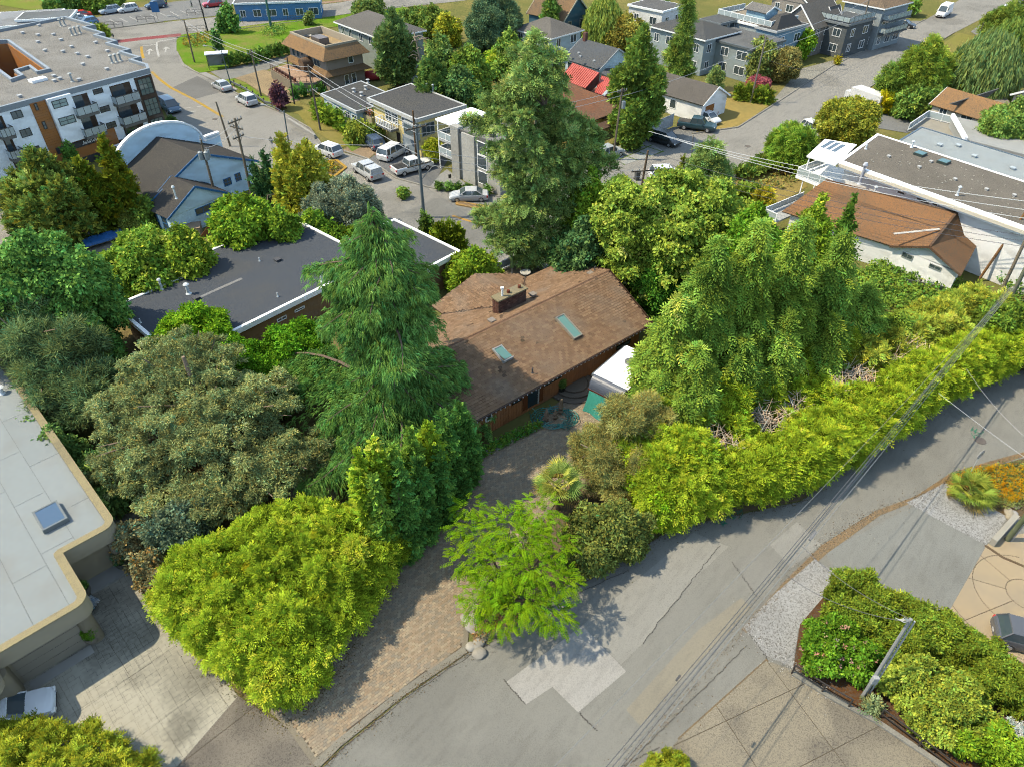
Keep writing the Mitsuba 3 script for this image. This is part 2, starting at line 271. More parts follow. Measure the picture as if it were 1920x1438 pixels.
# front lane
LANE_EDGE = [(600, 1445), (640, 1402), (760, 1306), (880, 1222), (985, 1163), (1060, 1112), (1150, 1062), (1260, 990), (1500, 940), (1720, 778), (1855, 716), (1925, 692)]
sheet('lane', LANE_EDGE + [(2100, 620), (2500, 800), (2500, 1700), (300, 1900)], 0.0, '#b0afa7', 'asphalt')
sheet('lane_patch', [(949, 1278), (986, 1320), (1036, 1287), (1084, 1335), (1174, 1258), (1092, 1172)], 0.008, '#d6d4ce', 'asphalt', 'pale new asphalt patch with a stepped edge')
sheet('lane_patch', [(1092, 1172), (1164, 1246), (1204, 1206), (1290, 1096), (1366, 1024), (1300, 998), (1200, 1082)], 0.004, '#c0bfb7', 'asphalt')
sheet('lane_patch', [(1444, 1021), (1484, 1065), (1540, 1021), (1494, 978)], 0.008, '#c2c1ba', 'asphalt')
sheet('lane_patch', [(1365, 1058), (1409, 1107), (1484, 1065), (1444, 1021)], 0.004, '#b0afa8', 'asphalt')
sheet('lane_patch', [(1174, 1330), (1310, 1180), (1390, 1120), (1410, 1140), (1300, 1250), (1200, 1360)], 0.004, '#bcb5a2', 'asphalt')
sheet('dirt_strip', [(1390, 1180), (1470, 1090), (1540, 1022), (1640, 958), (1716, 930), (1720, 938), (1650, 966), (1552, 1036), (1478, 1102), (1400, 1186)], 0.012, '#b79c78', 'gravel')
sheet('dirt_strip', [(1716, 930), (1785, 885), (1880, 858), (1925, 846), (1925, 854), (1880, 868), (1790, 897), (1722, 940)], 0.012, '#b5966c', 'gravel')
sheet('dirt_strip', [(1270, 1384), (1437, 1234), (1441, 1238), (1276, 1390)], 0.02, '#a08a68', 'gravel')
sheet('side_pad', [(1567, 1068), (1546, 1036), (1720, 944), (1848, 1023), (1774, 1155), (1724, 1126)], 0.006, '#b0b2ad', 'asphalt')
rng = np.random.default_rng(3)
# tan concrete drive with curved joints: panels kept apart
tan = shapely.Polygon(gp([(1848, 1025), (1861, 1008), (1990, 990), (2300, 1100), (2300, 1300), (1925, 1245), (1860, 1216), (1824, 1191), (1774, 1155)]))
ci = G(1925, 1115)[:2]; cuts = [shapely.LineString([(ci[0] + r * math.cos(a), ci[1] + r * math.sin(a)) for a in np.linspace(1.2, 5.2, 30)]) for r in (1.15, 3.0, 5.0)]
cuts += [shapely.LineString([ci + 1.1 * np.array([math.cos(a), math.sin(a)]), ci + 9 * np.array([math.cos(a), math.sin(a)])]) for a in (2.0, 2.75, 3.5, 4.2)]
pan = tan.difference(shapely.union_all([c.buffer(0.022) for c in cuts]))
dk = struct('tan_drive', Mb(c=C('#8e7c66')).shp(tan, 0.004), 'asphalt')
for gq in getattr(pan, 'geoms', [pan]): part(dk, 'slab', Mb(c=C('#dcc7a4') * rng.uniform(0.95, 1.05)).shp(gq, 0.005, None, 0.022), 'matte')
sheet('gravel_bed', [(1699, 942), (1773, 904), (1890, 967), (1858, 1016), (1847, 1021)], 0.016, '#d6d8d8', 'gravel')
sheet('flower_bed', [(1773, 905), (1790, 886), (1885, 868), (1990, 840), (1990, 960), (1895, 972)], 0.02, '#8a6f48', 'gravel')
sheet('gravel_bed', [(1394, 1175), (1450, 1115), (1527, 1048), (1570, 1075), (1547, 1138), (1497, 1178), (1487, 1252), (1430, 1225)], 0.016, '#d2d3d2', 'gravel')
sheet('planting_bed', [(1487, 1252), (1500, 1170), (1560, 1100), (1610, 1075), (1860, 1214), (1990, 1280), (2000, 1560), (1780, 1440), (1640, 1348)], 0.02, '#7a5434', 'gravel')
# exposed aggregate drives, cast in slabs
def slabs(name, pts, z, col, mat, org, ang, sx, sy, gap=0.02, jit=0.05, base='#7b705e', label='slab'):
    pg = shapely.Polygon(gp(pts)).buffer(0); k = struct(name, Mb(c=C(base)).shp(pg, z), 'asphalt'); o = np.array(org); a = math.radians(ang); ex = np.array([math.cos(a), math.sin(a)]); ey = np.array([-ex[1], ex[0]])
    for i in range(-14, 15):
        for j in range(-14, 15):
            q = [o + ex * (i + s) * sx + ey * (j + t) * sy for s, t in ((0, 0), (1, 0), (1, 1), (0, 1))]; c = shapely.Polygon(q).buffer(-gap).intersection(pg)
            if c.area > 0.05: part(k, label, Mb(c=C(col) * rng.uniform(1 - jit, 1 + jit)).shp(c, z + 0.001, None, z + 0.015), mat)
    return k
slabs('aggregate_drive', [(1270, 1388), (1437, 1238), (1487, 1256), (1570, 1313), (1640, 1350), (1780, 1444), (2000, 1580), (1700, 1800), (1100, 1600)], 0.006, '#c3b9a2', 'aggregate', G(1480, 1295)[:2], 23, 4.2, 3.4)
slabs('aggregate_drive', [(447, 1304), (538, 1362), (592, 1441), (480, 1620), (200, 1620), (331, 1438)], 0.006, '#aca496', 'aggregate', G(331, 1438)[:2], 45, 8, 8)
# stamped concrete forecourt of the house on the left
def w_stamp(p):
    c, s = math.cos(0.75), math.sin(0.75); x, y = p.x * c + p.y * s, p.y * c - p.x * s
    def lines(k, seed):
        i, j = dr.floor(x * k), dr.floor(y * k); fx, fy = x * k - i, y * k - j; e = 0.03 * k
        return mi.Float(dr.select((fx < e) & (mikit.cell_rand(i, j, seed) > 0.45), 1.0, 0.0)) + mi.Float(dr.select((fy < e) & (mikit.cell_rand(i, j, seed + 9) > 0.4), 1.0, 0.0))
    return dr.clip(0.35 * lines(1.5, 3) + 0.3 * lines(3.1, 5) + 0.55 * smoothstep(0.42, 0.8, fbm(p.x * 0.4, p.y * 0.4, 1.0, 2)) + 0.3 * (noise(p.x * 7, p.y * 7) - 0.4), 0, 0.9)
scene['stamped'] = mottled(w_stamp, (0.075, 0.072, 0.06))
slabs('stamped_court', [(-60, 1230), (100, 1080), (170, 1000), (260, 930), (320, 1040), (360, 1190), (447, 1304), (331, 1438), (200, 1620), (-300, 1700)], 0.006, '#dad6c4', 'stamped', G(245, 1268)[:2], 46, 2.95, 3.6, 0.008, 0.03)
# concrete edge along the lane and the paved drive
def strip(pts, w, z0, z1, col, mb, side=1):
    q = np.array(gp(pts)); ln = shapely.LineString(q); mb.shp(ln.buffer(w, single_sided=True, cap_style=2) if side > 0 else ln.buffer(-w, single_sided=True, cap_style=2), z0, C(col), z1)
kb = Mb(); strip([(597, 1441), (640, 1398), (760, 1302), (882, 1219)], 0.42, -0.02, 0.035, '#bdb8a8', kb); struct('kerb', kb, 'asphalt')
kb = Mb(); strip([(886, 1216), (985, 1161), (1060, 1110), (1150, 1060)], 0.3, -0.02, 0.10, '#aaa696', kb); struct('kerb', kb, 'asphalt')
PAV = shapely.Polygon(gp([(537, 1363), (590, 1437), (640, 1394), (760, 1298), (876, 1218), (880, 1170), (900, 1110), (960, 1060), (1010, 990), (1060, 915), (1130, 835), (1160, 770), (1130, 690), (1060, 745), (1000, 790), (900, 838), (830, 900), (740, 960), (690, 1050), (600, 1200), (500, 1330)])).buffer(0)
pk = struct('paver_drive', Mb(c=C('#8b7a66')).shp(PAV, 0.002), 'asphalt')
ed = PAV.exterior.buffer(0.33).intersection(PAV); inn = PAV.difference(PAV.exterior.buffer(0.34))
def paver(w, d, h, c):
    m = Mb(c=c); e = 0.012; m.quad([-w, -d, h], [w, -d, h], [w, d, h], [-w, d, h])
    for a, b in (((-w, -d), (w, -d)), ((w, -d), (w, d)), ((w, d), (-w, d)), ((-w, d), (-w, -d))):
        s = 1 + e / max(w, d); m.quad([a[0] * s, a[1] * s, 0], [b[0] * s, b[1] * s, 0], [b[0], b[1], h], [a[0], a[1], h])
    return m
PCOL = ['#cdb79a', '#c2ab8e', '#b8a78f', '#d2c1a4', '#b5a995', '#c8b498']
pv = [paver(0.112, 0.072, 0.030, C(h)).ply('matte') for h in PCOL]; rest = Mb(); cand = []
a0 = G(590, 1437)[:2]; a1 = G(876, 1218)[:2]; ex = (a1 - a0) / np.linalg.norm(a1 - a0); ey = np.array([-ex[1], ex[0]]); pang = math.degrees(math.atan2(ex[1], ex[0]))
shapely.prepare(inn); ii, jj = np.meshgrid(np.arange(-60, 190), np.arange(-10, 290), indexing='ij'); ii, jj = ii.ravel(), jj.ravel()
pp = a0 + (ii + 0.5 * (jj % 2))[:, None] * 0.236 * ex + jj[:, None] * 0.156 * ey; pp = pp[shapely.contains_xy(inn, pp[:, 0], pp[:, 1])]
order = np.argsort(np.hypot(pp[:, 0], pp[:, 1] - 4))
for n_, i in enumerate(order):
    p_, h = pp[i], 0.003 * rng.random()
    if n_ < 300:
        q = prj([p_[0], p_[1], 0.03])
    k = rng.integers(len(pv))
    if n_ < 300: scene[num(pk + '__paver')] = {**pv[k], 'to_world': T().translate([p_[0], p_[1], h]).rotate([0, 0, 1], pang)}
    else: rest.fr = frame(p_[0], p_[1], pang, h); t_ = paver(0.112, 0.072, 0.030, C(PCOL[k]) * rng.uniform(0.9, 1.08)); rest.add(t_.v[0], [[0, 1, 2, 3]]); rest.k[-1] = np.broadcast_to(t_.c, (4, 3)); [rest.add(v_, [[0, 1, 2, 3]], t_.c * 0.9) for v_ in t_.v[1:3]]
part(pk, 'paver', rest, 'matte', kind='stuff')
part(pk, 'border', Mb(c=C('#b3a995')).shp(ed, 0.003, None, 0.03), 'asphalt')
sheet('planting_bed', [(884, 1214), (985, 1160), (1150, 1058), (1250, 990), (1500, 938), (1700, 785), (1650, 700), (1160, 760), (1062, 915), (1010, 992), (962, 1062), (902, 1112)], 0.014, '#9a8462', 'gravel')
sheet('garden_ground', [(300, 1050), (230, 950), (180, 800), (60, 640), (220, 600), (640, 640), (880, 838), (740, 958), (690, 1050), (598, 1200), (500, 1330), (447, 1300), (362, 1190)], -0.012, '#86775a', 'lawn')
# streets behind
R1 = [(215, 112), (268, 138), (318, 225), (345, 262), (430, 290), (470, 300), (520, 345), (620, 415), (700, 445), (800, 466), (930, 505), (1060, 480), (1250, 430), (1330, 380), (1400, 312), (1470, 263), (1600, 187), (1680, 131), (1790, 62), (1900, 5), (1960, -30), (1850, -30), (1800, 0), (1735, 38), (1640, 76), (1560, 126), (1460, 192), (1385, 240), (1300, 252), (1190, 262), (1100, 300), (1040, 345), (960, 372), (850, 362), (800, 352), (740, 335), (690, 300), (640, 285), (600, 270), (580, 242), (535, 216), (470, 190), (440, 175), (400, 152), (345, 126), (331, 98), (331, 72), (215, 90)]
sheet('street', R1, 0.0, '#c3c1ba', 'asphalt')
sheet('main_road', [(120, 108), (215, 96), (331, 76), (560, 42), (700, 20), (870, 2), (1000, -22), (1000, -60), (860, -38), (640, 5), (430, 30), (330, 40), (200, 56), (100, 70)], 0.004, '#c6c4bd', 'asphalt')
sheet('parking_lot', [(100, 70), (200, 55), (310, 40), (430, 28), (440, -4), (330, 3), (230, 20), (150, 42)], 0.008, '#aeb0b0', 'asphalt')
sheet('brick_plaza', [(384, 30), (430, 20), (560, 12), (760, -10), (860, -36), (640, 3), (430, 28)], 0.012, '#c9a488', 'matte')
sheet('street_patch', [(323, 165), (370, 143), (400, 160), (420, 172), (363, 187)], 0.008, '#9f9f9d', 'asphalt')
sheet('street_patch', [(640, 440), (790, 385), (812, 372), (960, 378), (1000, 400), (930, 500), (800, 465), (700, 444)], 0.006, '#b3b3af', 'asphalt')
sheet('parking_pad', [(690, 300), (712, 285), (762, 262), (840, 300), (822, 330), (808, 351), (740, 332)], 0.012, '#96989a', 'asphalt')
sheet('parking_pad', [(806, 352), (824, 328), (838, 318), (874, 345), (868, 360), (850, 361)], 0.014, '#c4c5c2', 'asphalt')
sheet('brick_forecourt', [(640, 284), (672, 262), (700, 258), (720, 275), (690, 299)], 0.012, '#c6ad8e', 'asphalt')
sheet('pavement', [(331, 98), (341, 123), (400, 150), (438, 172), (446, 168), (408, 146), (350, 120), (338, 96)], 0.03, '#d0cec8', 'asphalt')
sheet('side_drive', [(393, 134), (413, 132), (540, 104), (556, 108), (490, 136), (440, 147), (419, 151)], 0.008, '#b4b4ae', 'asphalt')
sheet('bare_yard', [(440, 147), (495, 131), (560, 150), (560, 190), (530, 196), (500, 180), (460, 155)], 0.012, '#d6bd94', 'gravel')
sheet('park_lawn', [(331, 95), (331, 76), (341, 66), (413, 56), (527, 41), (640, 29), (760, 14), (760, 30), (640, 50), (560, 60), (530, 85), (430, 127), (400, 134), (372, 138), (345, 120)], 0.05, '#7fa838', 'lawn')
sheet('verge_lawn', [(419, 151), (437, 148), (459, 155), (487, 177), (510, 188), (529, 199), (520, 206), (495, 197), (435, 160)], 0.05, '#86a63c', 'lawn')
sheet('verge_lawn', [(530, 205), (560, 215), (580, 240), (640, 278), (690, 255), (620, 215), (560, 190)], 0.01, '#a9a05a', 'lawn')
sheet('verge_lawn', [(640, 262), (690, 240), (712, 258), (660, 285)], 0.014, '#88a04a', 'lawn')
sheet('field', [(60, 20), (330, -4), (430, -12), (430, -40), (0, -20), (0, 10)], 0.004, '#9aab52', 'lawn')
sheet('field', [(640, 2), (860, -34), (1000, -56), (1000, -62), (640, -30)], 0.02, '#93a850', 'lawn')
sheet('dry_lawn', [(1295, 150), (1380, 165), (1445, 196), (1385, 239), (1300, 250), (1340, 236), (1318, 222), (1290, 200)], 0.012, '#c7b06c', 'lawn')
sheet('dry_lawn', [(1470, 262), (1600, 188), (1690, 126), (1700, 150), (1650, 190), (1560, 215), (1500, 262)], 0.012, '#b9a868', 'lawn')
sheet('dry_lawn', [(1690, 130), (1800, 62), (1850, 75), (1800, 130), (1740, 150)], 0.012, '#a8a55e', 'lawn')
sheet('dry_lawn', [(1385, 322), (1440, 285), (1500, 330), (1515, 350), (1430, 400), (1370, 395)], 0.012, '#bda968', 'lawn')
sheet('gravel_pad', [(1448, 190), (1500, 130), (1570, 112), (1640, 76), (1560, 126), (1462, 190)], 0.016, '#c4c3b8', 'gravel')
sheet('gravel_pad', [(1560, 100), (1600, 72), (1660, 60), (1636, 76)], 0.016, '#b9b8b0', 'asphalt')
sheet('paved_pad', [(1530, 100), (1580, 78), (1625, 80), (1575, 108)], 0.02, '#c2bfb6', 'asphalt')
sheet('paved_pad', [(1600, 50), (1680, 40), (1730, 40), (1650, 74)], 0.02, '#b2b2ab', 'asphalt')
sheet('paved_pad', [(1820, 60), (1850, 38), (1920, 40), (1990, 60), (1880, 100)], 0.02, '#b4b4ad', 'asphalt')
sheet('paved_pad', [(1240, 286), (1300, 250), (1345, 248), (1330, 225), (1260, 240), (1200, 262)], 0.01, '#a9aaa8', 'asphalt')
sheet('paved_pad', [(1560, 215), (1660, 200), (1760, 235), (1700, 250), (1610, 235)], 0.02, '#a6a8a8', 'asphalt')
# pale slabs with grass joints beside the far street
slabs('slab_pad', [(1150, 285), (1205, 262), (1246, 285), (1170, 310)], 0.012, '#cfd4d2', 'matte', G(1195, 285)[:2], -45, 2.4, 2.4, 0.12, 0.04, '#88a050')
sheet('yard', [(-20, 380), (120, 445), (215, 430), (250, 475), (190, 500), (175, 600), (225, 645), (120, 600), (-20, 520)], 0.002, '#c3beb0', 'asphalt')
sheet('yard', [(-20, 300), (20, 330), (60, 440), (-20, 480)], 0.006, '#c6c0b2', 'asphalt')
# kerbs, lines and arrows
def lines(mb, pts, w, col, z=0.012):
    q = np.array(gp(pts)); mb.shp(shapely.LineString(q).buffer(w / 2, cap_style=2), z, C(col))
ml = Mb(); lines(ml, [(284, 135), (300, 150), (320, 165), (363, 187), (418, 220)], 0.5, '#e8bd55'); lines(ml, [(265, 88), (266, 100), (269, 110)], 0.5, '#e8bd55'); struct('centre_line', ml, 'matte')
ml = Mb(); lines(ml, [(848, 405), (880, 415), (914, 424)], 0.35, '#e8b04a'); struct('centre_line', ml, 'matte')
ml = Mb()
for q in ([(268, 87), (294, 84)], [(294, 80), (294, 92), (298, 107)], [(294, 79), (330, 73)]): lines(ml, q, 0.35, '#e8e8e4')
for u, v in ((281, 97), (312, 93)):
    lines(ml, [(u - 2, v + 6), (u, v - 4)], 0.3, '#e8e8e4'); lines(ml, [(u - 5, v), (u, v - 4), (u + 5, v - 1)], 0.4, '#e8e8e4')
for u, v in ((362, 210), (352, 203), (375, 200)): lines(ml, [(u - 6, v + 1), (u + 6, v - 1)], 0.4, '#deded8')
struct('road_marking', ml, 'matte')
ml = Mb(); lines(ml, [(218, 79), (270, 73), (340, 66)], 2.4, '#b5666a', 0.014); struct('red_crossing', ml, 'matte')
ml = Mb()
for i in range(9): u = 205 + i * 19; lines(ml, [(u, 37 - i * 2.4), (u + 16, 45 - i * 2.4)], 0.18, '#e6e6e2', 0.016)
struct('parking_line', ml, 'matte')
for pts in ([(331, 98), (345, 126), (400, 152), (440, 175), (535, 216), (580, 242), (600, 270), (690, 300), (740, 335), (800, 352), (850, 362), (960, 372)], [(1300, 252), (1385, 240), (1460, 192), (1560, 126), (1735, 38)], [(1470, 263), (1600, 187), (1680, 131), (1790, 62)], [(200, 56), (306, 42)], [(331, 72), (560, 41), (760, 12)]):
    kb = Mb(); strip(pts, 0.22, -0.02, 0.12, '#c9c6bc', kb); struct('kerb', kb, 'asphalt')
# utility locate marks sprayed on the lane
for n_, (u, v) in enumerate(((1352, 978), (1380, 962), (1832, 812))):
    ml = Mb(); r_ = np.random.default_rng(n_)
    for i in range(9):
        a = np.array([u, v]) + r_.uniform(-13, 13, 2) * [1, 0.55]; lines(ml, [tuple(a), tuple(a + r_.uniform(-9, 9, 2) * [1, 0.7]), tuple(a + r_.uniform(-9, 9, 2))], 0.045, '#3f9a7c', 0.03)
    struct('spray_marking', ml, 'matte')
# manhole covers
for i, (u, v, r) in enumerate(((1838, 826, 0.42), (403, 224, 0.4), (1402, 275, 0.4), (1563, 300, 0.3))):
    m = Mb(c=(0.09, 0.08, 0.075)); p_ = G(u, v); m.lathe([(0.001, 0.02), (r * 0.9, 0.02), (r * 0.92, 0.028), (r, 0.026), (r, 0.0)], p_[0], p_[1], 20); struct('manhole_cover', m, 'matte')
# cracks and tar seams in the lane
ml = Mb(c=(0.05, 0.048, 0.045)); r_ = np.random.default_rng(8)
for pts in ([(592, 1450), (640, 1404), (760, 1309), (884, 1225), (985, 1168)], [(990, 1165), (1070, 1118), (1180, 1068)], [(1204, 1207), (1290, 1097), (1350, 1022)], [(943, 1273), (987, 1322)], [(1086, 1337), (1120, 1370)], [(1440, 1236), (1400, 1180)], [(1372, 1052), (1420, 1120)], [(1170, 1438), (1300, 1310), (1400, 1210)], [(1236, 1400), (1150, 1445)]):
    q = np.array(pts, float); t = np.linspace(0, 1, 40); s_ = np.linspace(0, 1, len(q)); q = np.c_[np.interp(t, s_, q[:, 0]), np.interp(t, s_, q[:, 1])] + r_.normal(0, 0.9, (40, 2))
    ml.shp(shapely.LineString(gp(q)).buffer(0.018, cap_style=2), 0.024 if pts[0][0] != 592 else 0.005)
struct('lane_crack', ml, 'bark')
# leaf litter and grit along the lane edges and under the hedges
def litter(label, pts, w, n, cols, seed, z=.03):
    r = np.random.default_rng(seed); q = shapely.LineString(gp(pts)); k = np.abs(r.normal(0, w, n)) * r.choice([-1, 1], n, p=[.35, .65]); P = np.array([q.interpolate(d).coords[0] for d in r.uniform(0, q.length, n)]) + r.normal(0, 1, (n, 2)) * np.abs(k)[:, None] * .7; a = r.uniform(0, 6.28, n); l = r.uniform(.014, .05, n)[:, None]; u = np.c_[np.cos(a), np.sin(a)]; v = np.c_[-u[:, 1], u[:, 0]] * .6
    V = np.stack([np.c_[P - u * l, np.full(n, z)], np.c_[P - v * l, np.full(n, z + .015)], np.c_[P + u * l, np.full(n, z)], np.c_[P + v * l, np.full(n, z + .01)]], 1).reshape(-1, 3); cc = np.array([C(c) for c in cols])[r.integers(0, len(cols), n)] * r.uniform(.6, 1.2, (n, 1)); whole('leaf_litter', label, 'leaf litter', Mb().add(V, np.arange(4 * n).reshape(n, 4), np.repeat(cc, 4, 0)), 'bark', kind='stuff')
litter('brown leaf litter along the foot of the long clipped hedge', [(1150, 1062), (1260, 992), (1500, 942), (1720, 780), (1855, 718)], .5, 2600, ('#8a6a44', '#6d5a40', '#a08452', '#7d7448'), 1); litter('grit and dry needles along the dirt strip of the lane', [(1170, 1440), (1394, 1180), (1540, 1022), (1640, 958), (1716, 932), (1880, 860)], .6, 2400, ('#8f7350', '#b09a78', '#6d6252', '#c9c0ae'), 2); litter('dry leaves along the kerb of the paved drive', [(600, 1440), (760, 1303), (884, 1220), (985, 1162)], .35, 1300, ('#8a6f4c', '#6f6a58', '#a8977a'), 3, .045); litter('needles fallen on the paved drive beside the lime mound', [(560, 1350), (640, 1250), (740, 1080), (800, 960)], .6, 1500, ('#9a8a50', '#7a7a44', '#8a6a48'), 4, .04); litter('pebbles strayed from the white gravel beds', [(1394, 1178), (1487, 1254), (1560, 1310)], .5, 900, ('#d8d8d4', '#b8b6b0', '#efefec'), 5); litter('needles and leaves on the stamped concrete beside the mound', [(310, 1110), (360, 1210), (447, 1304), (540, 1365)], .45, 1300, ('#8f8446', '#7d6a44', '#6f6f4a'), 6)
# ---------------------------------------------------------------- buildings
WHITE, TRIM = C('#f4f6f6', 2.0), C('#e6eaea', 2.0)
CW = lambda h, k=2.0: C(h, k)      # painted walls: their colours were read off in the shade
GLS = np.array([0.035, 0.05, 0.06])
def onwall(W, u, v):
    """Wall coordinates (u along, z) of the place on wall W seen at photo pixel (u, v)."""
    d = np.array([(u - 960) / FPX, 0, 0]) - UP * ((v - 719) / FPX) + FW; n = W[:3, 1]; o = np.array([0, 0, HC]); t = ((W[:3, 3] - o) @ n) / (d @ n); q = o + d * t - W[:3, 3]; return q @ W[:3, 0], q[2]
def window(par, W, u0, u1, z0, z1, nx=1, nz=1, fc=WHITE, fw=0.07, gc=None, name='window', label=None):
    if u1 < u0: u0, u1 = u1, u0
    if z1 < z0: z0, z1 = z1, z0
    m = Mb(W, fc); m.box(u0 - fw, u1 + fw, 0.0, 0.06, z0 - fw, z0); m.box(u0 - fw, u1 + fw, 0.0, 0.06, z1, z1 + fw); m.box(u0 - fw, u0, 0.0, 0.058, z0, z1); m.box(u1, u1 + fw, 0.0, 0.058, z0, z1)
    for i in range(1, nx): x = u0 + (u1 - u0) * i / nx; m.box(x - 0.03, x + 0.03, 0.0, 0.05, z0, z1)
    for i in range(1, nz): z = z0 + (z1 - z0) * i / nz; m.box(u0, u1, 0.0, 0.048, z - 0.03, z + 0.03)
    k = part(par, name, m, 'satin', label=label); part(k, 'pane', Mb(W, GLS if gc is None else gc).box(u0, u1, 0.0, 0.02, z0, z1), 'glass'); return k
def wpx(par, W, a, b, nx=1, nz=1, fc=WHITE, **k):
    """Window by the photo pixels of two opposite corners (upper near end, lower far end)."""
    (u0, z1), (u1, z0) = onwall(W, *a), onwall(W, *b); return window(par, W, u0, u1, max(z0, 0.1), z1, nx, nz, fc, **k)
def slab3(mb, P, t, c=None):
    """A thick sheet under the planar polygon P (3-D points)."""
    P = np.asarray(P, float); n = np.cross(P[1] - P[0], P[2] - P[0]); n /= np.linalg.norm(n); n = n if n[2] > 0 else -n; Q = P - n * t; k = len(P); f = [[0, i, i + 1] for i in range(1, k - 1)]
    mb.add(P, f, c); mb.add(Q, f, c)
    for i in range(k): j = (i + 1) % k; mb.add([P[i], P[j], Q[j], Q[i]], [[0, 1, 2, 3]], c)
    return mb
def walls(par, fr, pts, z0, z1, col, mat='matte', name='wall', label=None):
    return part(par, name, Mb(fr, col).poly(pts, z0, None, z1), mat, label=label)
def rect(x0, x1, y0, y1): return [(x0, y0), (x1, y0), (x1, y1), (x0, y1)]
def flatroof(par, fr, pts, z, col, cap, mat='gravel', capw=0.28, caph=0.28, fas=0.0, fascol=None):
    p = shapely.Polygon(pts); inn = p.buffer(-capw, join_style=2); r = part(par, 'roof', Mb(fr, col).shp(inn, z - 0.25, None, z - 0.02), mat); m = Mb(fr, cap).shp(p.difference(inn), z - 0.3 - fas, None, z + caph - 0.2); part(r, 'parapet', m, 'satin'); return r
def gable(par, fr, x0, x1, y0, y1, ze, zr, axis='y', col=GREY, over=0.4, mat='gravel', trim=None, t=0.14, wallcol=None):
    """Gable roof whose ridge runs along axis, with the wall triangles under it."""
    m = Mb(fr, col); s = (zr - ze) / ((x1 - x0) / 2 if axis == 'y' else (y1 - y0) / 2)
    if axis == 'y':
        xm = (x0 + x1) / 2; zo = ze - s * over
        for xa in (x0 - over, x1 + over): slab3(m, [(xa, y0 - over, zo), (xm, y0 - over, zr), (xm, y1 + over, zr), (xa, y1 + over, zo)], t)
        tri = [[(x0, y, ze - 0.2), (x1, y, ze - 0.2), (xm, y, zr - 0.2)] for y in (y0, y1)]; rk = [[(xa, y, zo), (xm, y, zr)] for y in (y0 - over - 0.03, y1 + over + 0.03) for xa in (x0 - over, x1 + over)]
    else:
        ym = (y0 + y1) / 2; zo = ze - s * over
        for ya in (y0 - over, y1 + over): slab3(m, [(x0 - over, ya, zo), (x0 - over, ym, zr), (x1 + over, ym, zr), (x1 + over, ya, zo)], t)
        tri = [[(x, y0, ze - 0.2), (x, y1, ze - 0.2), (x, ym, zr - 0.2)] for x in (x0, x1)]; rk = [[(x, ya, zo), (x, ym, zr)] for x in (x0 - over - 0.03, x1 + over + 0.03) for ya in (y0 - over, y1 + over)]
    r = part(par, 'roof', m, mat)
    if wallcol is not None:
        g = Mb(fr, wallcol)
        for q in tri: slab3(g, q, 0.1)
        part(par, 'gable_wall', g, 'matte')
    if trim is not None:
        g = Mb(fr, trim)
        for a, b in rk: bar(g, np.array(a) - [0, 0, 0.1], np.array(b) - [0, 0, 0.1], 0.06, 0.24)
        part(r, 'barge_board', g, 'satin')
    return r
def hip(par, fr, x0, x1, y0, y1, ze, zr, col, over=0.5, mat='gravel', inset=None, trim=TRIM):
    x0, x1, y0, y1 = x0 - over, x1 + over, y0 - over, y1 + over; i = (y1 - y0) / 2 if inset is None else inset; ym = (y0 + y1) / 2; a, b, c, d = (x0, y0, ze), (x1, y0, ze), (x1, y1, ze), (x0, y1, ze); e, f = (x0 + i, ym, zr), (x1 - i, ym, zr)
    m = Mb(fr, col)
    for q in ([a, b, f, e], [c, d, e, f], [b, c, f], [d, a, e]): slab3(m, q, 0.12)
    r = part(par, 'roof', m, mat); g = Mb(fr, trim)
    p = shapely.Polygon(rect(x0, x1, y0, y1)); g.shp(p.buffer(0.05, join_style=2).difference(p.buffer(-0.02, join_style=2)), ze - 0.24, None, ze - 0.03); part(r, 'gutter', g, 'satin'); return r
def vent(par, p, h=0.6, r=0.09, cap=True, col=(0.42, 0.46, 0.48), name='vent_pipe'):
    m = Mb(c=np.array(col)); q = np.array(p, float); m.tube([q, q + [0, 0, h]], r, 9)
    if cap: m.tube([q + [0, 0, h * 0.86], q + [0, 0, h], q + [0, 0, h * 1.12]], [r * 1.1, r * 2.0, r * 1.2], 9)
    m.tube([q, q + [0, 0, 0.12]], [r * 2.0, r * 1.2], 9); part(par, name, m, 'satin', 40)
def boxvent(par, p, s=0.22, h=0.16, col=(0.5, 0.5, 0.5), ang=0.0, name='roof_vent'):
    m = Mb(frame(p[0], p[1], ang, p[2]), np.array(col)); m.box(-s, s, -s, s, h * 0.55, h); m.box(-s * 0.75, s * 0.75, -s * 0.75, s * 0.75, -0.05, h * 0.55); part(par, name, m, 'satin')
def railing(par, fr, pts, z, h=1.0, col=WHITE, glass=True, step=1.5, name='railing', r=0.035, balus=False, ploop=False):
    m = Mb(fr, col); g = Mb(fr, np.array([0.25, 0.30, 0.31])); P = [np.array(p, float) for p in pts]
    for a, b in zip(P[:-1], P[1:]):
        L = np.linalg.norm(b - a); n = max(1, round(L / step)); bar(m, [*a, z + h], [*b, z + h], r * 2); bar(m, [*a, z + 0.12], [*b, z + 0.12], r * 1.4)
        for i in range(n + 1): q = a + (b - a) * i / n; m.box(q[0] - r, q[0] + r, q[1] - r, q[1] + r, z, z + h + 0.02)
        if balus:
            for i in range(int(L / 0.16)): q = a + (b - a) * (i + .5) * .16 / L; m.box(q[0] - .012, q[0] + .012, q[1] - .012, q[1] + .012, z + .12, z + h)
        if glass: bar(g, [*a, z + (h + 0.12) / 2], [*b, z + (h + 0.12) / 2], 0.02, h - 0.26)
    k = part(par, name, m, 'satin')
    if glass: part(k, 'pane', g, 'glass')
    return k
def wf(fr, a, b): return wallframe(fr, a, b)
def at(u, v, z): return G(u, v, z)
